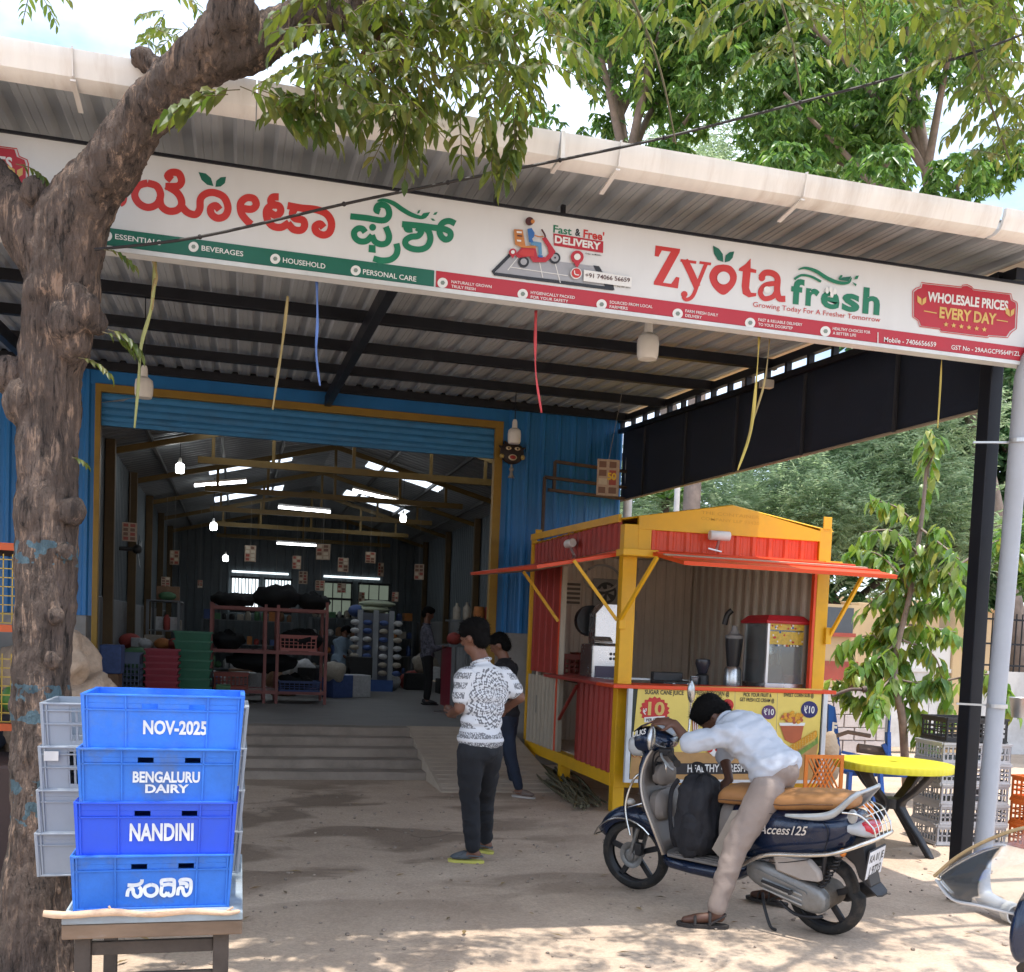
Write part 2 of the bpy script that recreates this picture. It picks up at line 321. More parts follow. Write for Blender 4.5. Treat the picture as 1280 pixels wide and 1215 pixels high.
PLIN = M('whitewash', (.30, .29, .28), .85, 0, .12, 3, .3, 20, dirt=.5, dirtcol=(.16, .14, .12))
B = thing('store_building', 'blue ribbed sheet shed with a wide open shutter doorway and dark deep hall', 'building', (1.5, 12.5, 0))
WY = 12.5
def sheets(name, x0, x1, z0, z1, y, mat, parent, wdir=(0, -1, 0), step=1.0):
    x = x0
    while x < x1-.01:
        w = min(step, x1-x); mb = MB(); corr(mb, (x, y-.003*((int(round((x-x0)/step))) % 2), z0), (1, 0, 0), (0, 0, 1), wdir, w+(.02 if x+w < x1 else 0), z1-z0, phase=.08); mb.build(name, mat, parent, fix=False); x += w
sheets('wall_sheet', -8.0, -1.6, 1.64, 4.42, WY, BLUE, B)
sheets('wall_sheet', 3.05, 4.61, 1.64, 4.42, WY, BLUE, B)
mb = MB(); mb.box(-1.66, 3.05, WY-.01, WY+.04, 4.20, 4.42); mb.build('lintel_panel', BLUE, B)
mb = MB(); mb.box(-8.06, -1.66, WY+.02, WY+.2, 0, 1.66); mb.build('plinth_wall', PLIN, B, bevel=.01)
mb = MB(); mb.box(3.05, 4.6, WY+.02, WY+.2, 0, 1.66); mb.build('plinth_wall', PLIN, B, bevel=.01)
mb = MB(); mb.box(-1.60, -1.54, WY-.05, WY+.06, .45, 4.18); mb.build('door_post', YEL, B, bevel=.004)
mb = MB(); mb.box(2.95, 3.05, WY-.05, WY+.06, .45, 4.18); mb.build('door_post', YEL, B, bevel=.004)
mb = MB(); mb.box(-1.60, 3.05, WY-.055, WY+.06, 4.115, 4.20); mb.build('door_head', YEL, B, bevel=.004)
for i in range(4):
    z = 3.80+.08*i; mb = MB(); pr = []
    for k in range(7): a = math.pi*k/6; pr.append((WY+.02-.016*math.sin(a), z+.083*k/6))
    mb.add([(x, y, zz) for x in (-1.54, 2.95) for y, zz in pr], [(k, k+1, k+8, k+7) for k in range(6)]); mb.build('slat', BLUE2, B, 50)
mb = MB(); mb.box(-1.54, 2.95, WY-.005, WY+.045, 3.755, 3.80); mb.build('shutter_rail', BLUE2, B, bevel=.004)
mb = MB(); mb.box(-8, 4.6, WY-.06, WY+.02, 4.38, 4.52); mb.build('head_flashing', BLK, B)
# hall
HL, HR, HB, EV, RG, RX = -1.75, 4.65, 28.0, 3.95, 4.78, 1.5
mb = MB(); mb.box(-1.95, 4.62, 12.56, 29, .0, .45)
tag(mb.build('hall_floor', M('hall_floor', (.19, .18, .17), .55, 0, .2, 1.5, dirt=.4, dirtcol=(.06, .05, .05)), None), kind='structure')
for X, w in ((HL, 1), (HR, -1)):
    y = WY+.2
    while y < HB-.01:
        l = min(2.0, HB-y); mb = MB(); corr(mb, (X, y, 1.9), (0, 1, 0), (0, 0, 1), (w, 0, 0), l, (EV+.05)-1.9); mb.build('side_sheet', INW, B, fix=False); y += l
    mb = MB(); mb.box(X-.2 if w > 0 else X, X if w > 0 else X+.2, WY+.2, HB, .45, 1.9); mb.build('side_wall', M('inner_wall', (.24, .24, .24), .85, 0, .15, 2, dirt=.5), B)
    for y in (14.5, 17.5, 20.5, 23.5, 26.5):
        mb = MB(); mb.box(X+w*.03, X+w*.15, y-.06, y+.06, .45, EV-.02); mb.build('column', M('column_paint', (.09, .055, .02), .6, 0, .2, 4), B, bevel=.005)
x = HL
while x < HR-.01:
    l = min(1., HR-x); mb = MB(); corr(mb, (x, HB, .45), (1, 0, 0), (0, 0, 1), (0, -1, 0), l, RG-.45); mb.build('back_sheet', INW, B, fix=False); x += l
def roofz(x): return RG-(RG-EV)*abs(x-RX)/(RX-HL if x < RX else HR-RX)
SKY = bpy.data.materials.new('skylight_plastic'); SKY.use_nodes = True
_nt = SKY.node_tree; _t = _nt.nodes.new('ShaderNodeBsdfTranslucent'); _t.inputs[0].default_value = (.75, .82, .88, 1); _nt.links.new(_t.outputs[0], _nt.nodes['Material Output'].inputs[0])
sky_slots = {(0, 14.0): 1, (1, 14.4): 1, (0, 18.4): 1, (1, 18.4): 1, (0, 22.6): 1, (1, 22.6): 1}
for side in (0, 1):
    xa, xb = (HL-.1, RX) if side == 0 else (RX, HR+.1); u = Vector((xb-xa, 0, roofz(xb)-roofz(xa))); lu = u.length; u.normalize(); w = u.cross(Vector((0, 1, 0))); w = -w if w.z > 0 else w
    holes = sorted(y for s_, y in sky_slots if s_ == side); y = WY
    seq = []
    while y < HB-.05:
        nh = [h for h in holes if h >= y-.01]; l = min(1.0, HB-y)
        if nh and nh[0]-y < .02: seq.append((y, .9, True)); y += .9; continue
        if nh and nh[0] < y+l: l = nh[0]-y
        seq.append((y, l, False)); y += l
    for y, l, sk in seq:
        o = Vector((xa, y, roofz(xa)))
        if not sk: mb = MB(); corr(mb, o, (0, 1, 0), u, w, l, lu, h=.022); mb.build('roof_sheet', GALV, B, fix=False)
        else:
            s0, s1 = (lu*.38, lu*.80) if side == 0 else (lu*.20, lu*.62)
            for a, b_, mt, nm in ((0, s0, GALV, 'roof_sheet'), (s0, s1, SKY, 'skylight'), (s1, lu, GALV, 'roof_sheet')):
                mb = MB(); corr(mb, o+u*a, (0, 1, 0), u, w, l, b_-a, h=.022); mb.build(nm, mt, B, fix=False)
DYEL = M('truss_paint', (.14, .085, .018), .5, .1, .2, 4)
for y in (14.9, 17.9, 20.9, 23.9, 26.9):
    t = MB(); cz = 3.82; t.bar((-.6, y, cz), (3.7, y, cz), .07, .09)
    tr = t.build('truss', DYEL, B)
    for xa in (-1, 1):
        t = MB(); xe = HL+.05 if xa < 0 else HR-.05; t.bar((xe, y, roofz(xe)-.12), (RX, y, RG-.12), .06, .08); t.build('top_chord', DYEL, tr)
    for xx in (-.4, .4, 1.5, 2.6, 3.4):
        t = MB(); t.bar((xx, y, cz), (xx, y, roofz(xx)-.12), .045, .045); t.build('strut', DYEL, tr)
for x in (-1.2, -.3, .6, 2.4, 3.3, 4.2):
    t = MB(); t.bar((x, WY+.3, roofz(x)-.06), (x, HB, roofz(x)-.06), .04, .06); t.build('purlin', M('inner_purlin', (.09, .085, .08), .5, .3), B)
# windows in the back wall: bright daylight behind bars
GLOW = M('frosted_window', (.5, .52, .5), .3, emis=(.75, .85, .9), es=1.0)
GLOW2 = M('greenish_window', (.2, .24, .2), .3, emis=(.35, .42, .33), es=.16)
for x0, x1, mt in ((-.22, .46, GLOW), (.62, 1.28, GLOW), (2.12, 2.85, GLOW2), (3.05, 3.85, GLOW2)):
    mb = MB(); mb.box(x0, x1, HB-.06, HB-.04, 1.98, 2.86); wdo = mb.build('window', mt, B)
    for k in range(9 if mt is GLOW else 4):
        xx = x0+(x1-x0)*k/(8 if mt is GLOW else 3); mb = MB(); mb.box(xx-.012, xx+.012, HB-.1, HB-.07, 1.98, 2.86); mb.build('window_bar', BLK, wdo)
    for zz in (1.98, 2.42, 2.86): mb = MB(); mb.box(x0-.03, x1+.03, HB-.11, HB-.1, zz-.03, zz+.03); mb.build('window_rail', BLK, wdo)
    if x0 in (-.22, 2.12):
        mb = MB(); mb.box(x0, x1+.75, HB-.06, HB-.04, 2.98, 3.03); mb.build('window_gap', GLOW, B)
# ---------------- steps and ramp ----------------
ST = thing('entrance_steps', 'low worn concrete steps leading up into the dark hall', 'steps', (0, 11.2, 0))
for i in range(5):
    mb = MB(); y0 = 11.08+.30*i; n = 14
    x1 = 2.0+.0*i; pts = []
    x = -6.
    zb, zt = 0 if i == 0 else .09*i-.01, .09*(i+1)-.002*(4-i); rr_ = []
    for q in range(81):
        x = -6+(x1+6)*q/80; e = .014*noise.noise(Vector((x*2.2, i*7., 0)))+.008*noise.noise(Vector((x*9, i*3., 2))); h = .006*noise.noise(Vector((x*3, i*5., 5))); r0 = .018+.012*abs(noise.noise(Vector((x*5, i*2., 9))))
        rr_.append([Vector((x, y0+e, zb)), Vector((x, y0+e+.004, zt+h-r0)), Vector((x, y0+e+r0, zt+h)), Vector((x, y0+.33, zt)), Vector((x, y0+.33, zb))])
    mb.loft(rr_); mb.build('step', CONC, ST, 50)
RAMPM = M('ramp_cement', (.42, .345, .27), .9, 0, .15, 2.5, .3, 30, dirt=.35, dirtcol=(.2, .15, .11))
RP = thing('ramp', 'pale sloping concrete ramp rising beside the right end of the steps', 'ramp', (2.6, 11.5, 0))
mb = MB(); mb.add([(2.0, 10.2, 0), (3.3, 10.2, 0), (3.3, 12.55, 0), (2.0, 12.55, 0), (2.0, 10.2, .012), (3.3, 10.2, .012), (3.3, 12.55, .457), (2.0, 12.55, .457)], [(0, 3, 2, 1), (4, 5, 6, 7), (0, 1, 5, 4), (1, 2, 6, 5), (2, 3, 7, 6), (3, 0, 4, 7)]); mb.build('ramp_slab', RAMPM, RP)
mb = MB(); 
for k in range(16): y = 10.3+k*.14; z = .012+.44*(y-10.2)/2.35; mb.bar((2.03, y, z+.001), (3.28, y, z+.001), .012, .008)
mb.build('grip_ridge', RAMPM, RP)['kind'] = 'stuff'
# ---------------- canopy ----------------
CN = thing('canopy', 'wide lean-to canopy of ribbed metal sheet on black steel frame over the forecourt', 'canopy', (1, 9, 0))
def cz(y): return 3.98+.062*(y-5.05)
u = Vector((0, 1, .062)).normalized(); LV = (WY-5.0)/u.y
UNDER = M('roof_underside', (.44, .47, .50), .55, .2, .14, 1.2, dirt=.45, dirtcol=(.09, .085, .08), stretch=(1, .15, 1))
x = -6.4; k = 0
while x < 4.55:
    mb = MB(); corr(mb, (x, 5.0, cz(5.0)+.003*(k % 2)), (1, 0, 0), u, (0, 0, 1), 1.02, LV, h=.03, phase=.04, top=.05); o = mb.build('roof_sheet', UNDER, CN, fix=False); o.modifiers.new('skin', 'SOLIDIFY').thickness = .001; x += 1.0; k += 1
for y in (6.2, 7.4, 8.6, 9.8, 11.0, 12.2):
    mb = MB(); mb.box(-6.4, 4.6, y-.03, y+.03, cz(y)-.13, cz(y)-.04); mb.build('purlin', BLK, CN, bevel=.004)
for x in (-5.2, -2.1, .93):
    mb = MB(); mb.bar((x, 5.6, cz(5.6)-.2), (x, 12.45, cz(12.45)-.2), .07, .12); mb.build('rafter', BLK, CN)
mb = MB(); mb.bar((4.55, 5.5, cz(5.5)-.09), (4.55, 12.45, cz(12.45)-.09), .06, .07); mb.build('rafter', BLK, CN)
mb = MB(); mb.bar((4.55, 5.5, cz(5.5)-.23), (4.55, 12.45, cz(12.45)-.23), .05, .05); mb.build('side_rail', BLK, CN)
for k in range(19):
    y = 5.7+.37*k; mb = MB(); mb.bar((4.55, y, cz(y)-.22), (4.55, y, cz(y)-.12), .04, .05); mb.build('side_strut', BLK, CN)
mb = MB(); mb.bar((4.66, 5.0, cz(5.0)-.0), (4.66, 12.5, cz(12.5)-.0), .16, .012, up=(0, 0, 1)); mb.build('edge_flashing', M('pale_flashing', (.6, .52, .43), .5, 0, .08, 3, dirt=.3, dirtcol=(.3, .25, .2)), CN)
for px_ in (-5.6, 4.53):
    mb = MB(); mb.box(px_-.045, px_+.045, 5.62, 5.73, 0, cz(5.6)-.05); mb.build('post', BLK, CN, bevel=.006)
mb = MB(); mb.box(-6.4, 4.6, 5.56, 5.64, 3.7, 3.79); mb.build('front_beam', BLK, CN)
for xx in (1.62, 2.12, 2.3): pass
mb = MB(); mb.bar((4.5, 5.65, 3.72), (6.6, 5.65, 4.0), .06, .06); mb.bar((4.5, 5.65, 3.9), (6.6, 5.65, 4.28), .06, .06); mb.build('outrigger', BLK, CN)
# gutter
GUT = M('gutter_white', (.78, .76, .73), .45, 0, .08, 2.2, dirt=.6, dirtcol=(.45, .37, .31), stretch=(5, 1, .7))
def gut_profile(x): return [Vector((x, y, z)) for y, z in ((5.04, 3.975), (5.04, 3.89), (5.01, 3.868), (4.95, 3.868), (4.912, 3.885), (4.89, 3.93), (4.878, 3.95), (4.876, 3.985), (4.9, 3.988), (4.91, 3.94), (4.93, 3.895), (5.01, 3.895), (5.025, 3.975))]
GT = thing('gutter', 'long white plastic rain gutter along the canopy front edge', 'gutter', (0, 5, 3.86))
for x0, x1 in ((-6.4, -2.6), (-2.6, .02), (.02, 1.42), (1.44, 3.9), (3.92, 5.6)):
    mb = MB(); mb.loft([gut_profile(x0), gut_profile(x1-.006)]); mb.build('gutter_length', GUT, GT, 30)
for xx in (-3.6, -.74, 1.72, 2.72, 4.4):
    mb = MB(); mb.bar((xx, 4.872, 3.99), (xx, 4.90, 3.88), .022, .006); mb.bar((xx, 4.90, 3.866), (xx, 5.14, 3.845), .022, .008); mb.build('gutter_bracket', GUT, GT)
mb = MB(); mb.box(1.42, 1.44, 4.872, 5.045, 3.862, 3.99); mb.build('gutter_union', GUT, GT)
DP = thing('downpipe', 'grey plastic downpipe strapped to the black canopy post, elbow at the foot', 'pipe', (4.5, 5.42, 0))
GP = M('grey_pipe', (.36, .38, .42), .4, 0, .06, 3, dirt=.25, dirtcol=(.3, .27, .24))
mb = MB(); mb.tube(crv([(4.95, 5.25, 3.7), (4.75, 5.32, 3.56), (4.6, 5.4, 3.42), (4.58, 5.45, 3.28)], 4)+[Vector((4.57, 5.46, 2.2)), Vector((4.5, 5.44, .22))]+crv([(4.5, 5.44, .2), (4.5, 5.4, .1), (4.49, 5.28, .075), (4.48, 5.14, .07)], 4)[1:], .055, 20); mb.build('pipe_length', GP, DP, 40)
mb = MB(); mb.tube([(4.48, 5.16, .07), (4.475, 5.09, .068)], .062, 20); mb.build('pipe_socket', M('pipe_white', (.6, .6, .58), .5, dirt=.3), DP, 40)
mb = MB(); mb.tube([(4.475, 5.1, .068), (4.474, 5.085, .068)], .052, 20); mb.build('pipe_mouth', BLK, DP, 40)
for z in (1.28, 2.9):
    mb = MB(); f_ = (z-.22)/1.98*.07 if z < 2.2 else .07; mb.tube([(4.5+f_-.0, 5.44, z-.012), (4.5+f_, 5.44, z+.012)], .06, 20); mb.bar((4.36, 5.59, z), (4.53+f_, 5.47, z), .02, .012); mb.build('pipe_clamp', M('steel', (.5, .5, .5), .35, .8), DP)
# tarpaulin hung on the open right side
TP = thing('side_screen', 'dark navy shade sheet hung along the open right side of the canopy', 'screen', (4.6, 9, 3.2))
NAVY = M('navy_net', (.013, .019, .036), .8, 0, .2, 1.5, .2, 60)
ya = [5.74, 6.75, 8.05, 9.3, 10.5, 11.7, 12.45]
for i in range(6):
    mb = MB(); n = 8; rows = []
    for j in range(n+1):
        y = ya[i]+(ya[i+1]-ya[i])*j/n; b_ = .02*math.sin(math.pi*j/n); rows.append([Vector((4.6+b_*k2, y, (cz(y)-.235)*(1-s_)+(3.17+.028*(y-6))*s_)) for s_, k2 in ((0, .2), (.3, 1), (.6, 1.3), (.85, .9), (1, .3))])
    mb.loft(rows, closed=False, cap=False); o = mb.build('screen_panel', NAVY, TP, 60); o.modifiers.new('skin', 'SOLIDIFY').thickness = .003
for y in ya[1:-1]:
    mb = MB(); mb.bar((4.585, y, 3.17+.028*(y-6)), (4.585, y, cz(y)-.24), .03, .02); mb.build('batten', M('batten', (.03, .032, .04), .6), TP)
mb = MB(); mb.tube([(4.6, 5.75, 3.165), (4.6, 12.45, 3.35)], .012, 8); mb.build('hem_rope', M('hem', (.3, .24, .18), .8), TP)
# grey conduit at the wall corner, with rail frames in front of the blue wall
mb = MB(); mb.tube([(4.66, 12.35, .0), (4.66, 12.35, 4.2)], .055, 14); tag(mb.build('corner_pipe', M('pipe_pale', (.45, .47, .5), .5, dirt=.3), None, 40), 'pale vertical pipe at the far corner of the blue wall', 'pipe')
RF = thing('rail_frame', 'thin brown steel pipe frame standing before the blue wall', 'frame', (3.9, 12.2, 0))
BRN = M('rusty_pipe', (.10, .07, .06), .6, .3, .3, 12)
for a, b_ in (((3.55, 12.3, 0), (3.55, 12.3, 3.55)), ((3.55, 12.3, 3.55), (4.62, 12.3, 3.5)), ((3.6, 12.3, 3.4), (4.62, 12.3, 3.36)), ((3.68, 12.32, 3.75), (4.62, 12.32, 3.7)), ((3.68, 12.32, 3.4), (3.68, 12.32, 3.75))):
    mb = MB(); mb.bar(a, b_, .035, .035); mb.build('rail', BRN, RF)
# ---------------- the shop sign ----------------
SY = 5.44
WHT = M('sign_white', (.64, .65, .65), .35, 0, .05, 1.2, .5, 1.3, dirt=.22, dirtcol=(.46, .43, .39), stretch=(2, 1, .6))
RED = M('sign_red', (.50, .035, .03), .4, 0, .05); CRM = M('strip_crimson', (.42, .02, .035), .4, 0, .05); GRN = M('sign_green', (.012, .17, .09), .4, 0, .05); DGR = M('strip_green', (.012, .12, .08), .4, 0, .05)
INKW = M('print_white', (.72, .72, .70), .4, 0, .03); INKK = M('print_black', (.02, .02, .025), .4, 0, .05); INKO = M('print_orange', (.45, .17, .04), .4); INKB = M('print_blue', (.03, .13, .38), .4); INKS = M('print_jeans', (.10, .25, .42), .4); INKG = M('print_grey', (.33, .34, .37), .4); GOLD = M('print_gold', (.62, .42, .12), .4); INKM = M('print_maroon', (.07, .02, .02), .4)
SG = thing('shop_sign', 'long white shop signboard with red and green lettering hung under the canopy gutter', 'sign', (1.7, SY, 3.35))
SX0, SX1 = -4.2, 4.62
mb = MB(); mb.box(SX0, SX1, SY, SY+.07, 3.352, 3.835); mb.build('board', WHT, SG, bevel=.003)
mb = MB(); mb.box(SX0, SX1, SY-.012, SY-.001, 3.352, 3.374); mb.build('frame_strip', M('alu_trim', (.6, .6, .58), .4, .3), SG)
mb = MB(); mb.box(SX0, SX1, SY-.012, SY+.0, 3.829, 3.843); mb.build('frame_strip', BLK, SG)
for xx in (1.25, 1.62, -2.9): mb = MB(); mb.box(xx-.012, xx+.012, SY+.02, SY+.04, 3.835, 3.9); mb.build('hanger', BLK, SG)
# lower colour strips
mb = MB(); mb.box(SX0, .93, SY-.004, SY-.001, 3.378, 3.460); mb.build('green_strip', DGR, SG)
mb = MB(); mb.box(.94, SX1, SY-.004, SY-.001, 3.378, 3.460); mb.build('red_strip', CRM, SG)
LIFT = [0]
class Art:
    """flat printed shapes traced on the plane y = Y; zoom origin and scale give the picture coordinates"""
    def __init__(s, ox, oy, sc, Y): s.o = (ox, oy, sc); s.Y = Y; s.m = {}
    def pt(s, x, y, lift=0.): p = P(s.o[0]+x/s.o[2], s.o[1]+y/s.o[2], Y=s.Y); return Vector((p.x, s.Y-lift, p.z))
    def mb(s, mat): return s.m.setdefault(mat.name, (MB(), mat))[0]
    def lift(s): LIFT[0] += 1; return .0015+.00005*(LIFT[0] % 60)
    def poly(s, mat, pts, lv=0):
        l = s.lift()+lv*.003; s.mb(mat).prism([s.pt(x, y, l) for x, y in pts], (0, .001, 0))
    def disc(s, mat, x, y, r, lv=0, ry=None, n=20): s.poly(mat, [(x+r*math.cos(2*math.pi*k/n), y+(ry or r)*math.sin(2*math.pi*k/n)) for k in range(n)], lv)
    def stroke(s, mat, pts, w, lv=0, smooth=5, close=False, taper=None):
        pp = [Vector((x, y, 0)) for x, y in pts]
        if close: pp = pp+[pp[0]]
        if smooth and len(pp) > 2: pp = crv(pp, smooth)
        n = len(pp); l0 = s.lift()+lv*.003; vs = []
        for i, p in enumerate(pp):
            t = (pp[min(i+1, n-1)]-pp[max(i-1, 0)]).normalized(); nn = Vector((-t.y, t.x, 0)); ww = w/2*(taper(i/(n-1)) if taper else 1)
            q = p
            if not close and i == 0: q = p-t*w*.12
            if not close and i == n-1: q = p+t*w*.12
            l = l0+.0012*i/n
            vs += [s.pt(q.x+nn.x*ww, q.y+nn.y*ww, l), s.pt(q.x-nn.x*ww, q.y-nn.y*ww, l)]
        s.mb(mat).add(vs, [(2*i, 2*i+1, 2*i+3, 2*i+2) for i in range(n-1)])
    def text(s, mat, txt, a, b, h, bold=0., lv=0, shear=0., space=1.):
        l = s.lift()+lv*.003; A = s.pt(*a, l); B_ = s.pt(*b, l); t = s.pt(a[0], a[1]-h, l); put_text(s.mb(mat), txt, A, B_, (t-A).length, (0, -1, 0), bold, shear=shear, space=space, upv=(0, 0, 1))
    def done(s, parent, name='lettering'):
        k0 = name.endswith('print')
        for k, (m_, mt) in s.m.items():
            o = m_.build(name, mt, parent, fix=False)
            if k0: o['kind'] = 'stuff'
# kannada word in red
A = Art(150, 200, 4.571, SY)
for pts, cl in (([(158, 133), (210, 150), (232, 200), (212, 252), (160, 272), (108, 248), (84, 198), (108, 148)], True),
    ([(228, 215), (236, 262), (275, 292), (325, 288), (352, 255), (345, 215), (318, 180), (268, 150)], False),
    ([(264, 152), (330, 150), (352, 120), (335, 78), (295, 72), (272, 92), (292, 112)], False),
    ([(350, 262), (385, 300), (432, 312), (456, 280), (460, 225), (488, 195), (535, 187), (592, 212), (617, 270), (602, 318), (560, 334), (524, 312), (518, 276), (546, 262), (566, 282)], False),
    ([(706, 278), (752, 282), (778, 258), (764, 222), (722, 218), (690, 248), (692, 300), (716, 338), (745, 366)], False),
    ([(902, 212), (872, 214), (862, 240), (892, 262)], False), ([(848, 295), (890, 318), (918, 296), (908, 264), (868, 260), (838, 288), (842, 340), (872, 378), (920, 386), (962, 362)], False),
    ([(962, 262), (1040, 276), (1120, 284), (1180, 310), (1208, 358), (1198, 412), (1162, 430), (1122, 412), (1116, 380), (1142, 366), (1160, 384)], False),
    ([(1000, 275), (985, 306), (1000, 335), (1045, 345), (1054, 378), (1034, 402), (992, 398), (962, 366)], False)):
    A.stroke(RED, pts, 42, close=cl)
A.stroke(RED, [(2, 250), (18, 235), (20, 200), (6, 172)], 40)
A.poly(DGR, [(449, 70), (490, 78), (520, 104), (534, 150), (498, 142), (466, 114)]); A.poly(DGR, [(545, 154), (550, 120), (575, 100), (606, 97), (600, 132), (575, 152)])
A.done(SG)
# kannada word in green
A = Art(430, 240, 8.533, SY)
for pts in ([(75, 262), (240, 280), (400, 305), (460, 285), (482, 230), (462, 165), (410, 138), (358, 152), (345, 195), (375, 210)],
    [(222, 425), (196, 395), (148, 392), (108, 430), (118, 490), (170, 528), (240, 524), (296, 470)], [(300, 470), (330, 530), (395, 560), (460, 540), (480, 470), (448, 380)],
    [(320, 712), (400, 732), (490, 725), (550, 680), (570, 620), (560, 560)], [(660, 340), (672, 400), (722, 402)], [(626, 345), (800, 362), (1000, 388)],
    [(780, 385), (822, 420), (790, 470), (710, 482), (656, 520), (662, 570), (720, 605), (810, 615), (885, 585), (920, 510), (905, 430), (866, 390)],
    [(1178, 335), (1120, 312), (1055, 330), (1018, 390), (1030, 465), (1080, 510), (1128, 490), (1132, 435), (1080, 402), (1000, 388)]):
    A.stroke(GRN, pts, 66)
A.disc(GRN, 305, 378, 37); A.poly(GRN, [(266, 565), (335, 570), (338, 652), (260, 642)])
A.stroke(GRN, [(358, 98), (430, 88), (530, 125), (620, 188), (720, 245), (820, 275), (880, 265)], 34, taper=lambda t: .3+1.2*math.sin(math.pi*t)**.6)
A.poly(GRN, [(818, 262), (845, 228), (918, 216), (895, 258), (860, 270)])
for q in ([(778, 232), (790, 200), (815, 193), (802, 228)], [(950, 246), (965, 222), (1000, 213), (982, 244)], [(922, 285), (950, 285), (974, 306), (945, 310)]): A.poly(GRN, q)
A.done(SG)
# delivery picture
A = Art(600, 260, 6.4, SY)
A.poly(INKG, [(235, 380), (930, 468), (1010, 622), (120, 520)]); A.stroke(INKK, [(235, 380), (100, 515), (112, 530), (1060, 650)], 26, 1, smooth=0); A.poly(INKK, [(905, 462), (950, 468), (978, 515), (925, 505)], 1); A.poly(INKK, [(985, 605), (1065, 618), (1072, 660), (1010, 650)], 1)
for q in ([(240, 475), (700, 545)], [(470, 420), (500, 560)], [(220, 500), (300, 400)], [(600, 450), (640, 600)]): A.stroke(INKW, q, 6, 1, smooth=0)
A.disc(INKK, 345, 436, 44, 2); A.disc(INKG, 345, 436, 26, 3); A.disc(INKK, 594, 405, 46, 2); A.disc(INKG, 594, 405, 30, 3); A.disc(INKK, 594, 405, 8, 4)
A.poly(CRM, [(275, 380), (330, 320), (440, 330), (455, 395), (520, 400), (545, 370), (535, 320), (490, 250), (520, 235), (600, 355), (570, 400), (520, 440), (420, 440), (390, 395), (300, 405)], 3); A.poly(RED, [(300, 375), (340, 335), (430, 345), (425, 395), (330, 392)], 4)
A.poly(INKO, [(265, 178), (335, 182), (358, 310), (440, 310), (442, 330), (330, 325), (275, 300)], 4); A.poly(INKW, [(285, 195), (325, 198), (328, 212), (288, 210)], 5); A.poly(INKM, [(290, 225), (330, 230), (332, 240), (292, 236)], 5); A.poly(INKW, [(288, 262), (322, 266), (322, 280), (290, 276)], 5)
A.poly(INKS, [(395, 270), (485, 285), (490, 380), (465, 385), (458, 315), (400, 300)], 4); A.poly(INKB, [(372, 178), (405, 170), (430, 210), (425, 240), (410, 255), (420, 285), (385, 285)], 5); A.stroke(INKO, [(428, 228), (462, 240), (500, 238)], 10, 5); A.disc(INKM, 388, 118, 34, 6); A.disc(INKO, 412, 122, 16, 7); A.stroke(INKM, [(485, 182), (510, 225), (512, 245)], 14, 5); A.poly(INKB, [(458, 385), (492, 388), (496, 406), (460, 404)], 5)
for cx, cy_, r_ in ((256, 362, 30), (770, 400, 52)): A.disc(CRM, cx, cy_, r_, 4); A.poly(CRM, [(cx-r_*.85, cy_+r_*.3), (cx+r_*.85, cy_+r_*.3), (cx, cy_+r_*1.7)], 4); A.disc(INKW, cx, cy_, r_*.5, 5)
A.disc(INKW, 762, 530, 46, 5); A.disc(RED, 762, 530, 38, 6); A.stroke(INKW, [(745, 512), (750, 540), (780, 548)], 8, 7)
A.text(GRN, 'Fast', (585, 195), (732, 218), 62, .02); A.text(INKK, '&', (760, 220), (802, 226), 58, .03); A.text(RED, "Free'", (825, 235), (992, 262), 66, .03)
A.poly(CRM, [(586, 205), (985, 270), (982, 362), (590, 302)], 1); A.text(INKW, 'DELIVERY', (594, 280), (962, 338), 58, .04, 2)
A.poly(INKW, [(825, 500), (1210, 560), (1205, 640), (822, 590)], 4); A.text(INKM, '+91 74066 56659', (835, 560), (1190, 602), 36, .01, 5); A.text(INKK, 'Order on Mobile...', (838, 372), (972, 388), 12, .02, 2); A.text(INKK, 'Buy 100/- above', (1090, 640), (1195, 652), 12, .01, 5)
A.done(SG, 'delivery_print')
# latin name
A = Art(800, 290, 4.129, SY)
A.poly(RED, [(80, 70), (207, 88), (204, 106), (118, 262), (160, 268), (186, 232), (203, 236), (195, 292), (70, 272), (72, 256), (158, 102), (112, 96), (95, 128), (75, 125)])
A.stroke(RED, [(232, 150), (264, 215), (292, 280)], 36, smooth=0); A.stroke(RED, [(340, 165), (300, 262), (272, 330), (240, 350), (222, 335)], 20); A.stroke(RED, [(210, 147), (288, 158)], 14, smooth=0); A.stroke(RED, [(308, 158), (364, 166)], 14, smooth=0); A.disc(RED, 228, 322, 17)
ring = [(428, 168), (470, 178), (498, 220), (492, 265), (462, 305), (430, 325), (395, 305), (366, 265), (358, 220), (385, 178)]; pr = crv([Vector((x, y, 0)) for x, y in ring+ring[:1]], 4)
A.poly(RED, [(p.x, p.y) for p in pr[:-1]]); A.disc(WHT, 428, 240, 33, 2)
A.poly(DGR, [(375, 72), (405, 88), (425, 115), (428, 156), (400, 146), (380, 112)], 1); A.poly(DGR, [(435, 158), (440, 122), (460, 106), (484, 102), (476, 135), (460, 152)], 1)
A.poly(RED, [(570, 138), (570, 188), (600, 196), (598, 213), (570, 208), (562, 290), (572, 314), (600, 316), (598, 332), (560, 338), (530, 320), (524, 280), (530, 204), (508, 200), (512, 188), (545, 165)])
A.stroke(RED, [(625, 232), (645, 212), (682, 214), (708, 240), (706, 300), (716, 342), (745, 346)], 32); A.stroke(RED, [(705, 265), (645, 275), (620, 312), (640, 344), (682, 336), (706, 305)], 26); A.disc(RED, 628, 238, 17); A.disc(INKW, 652, 300, 17, 2)
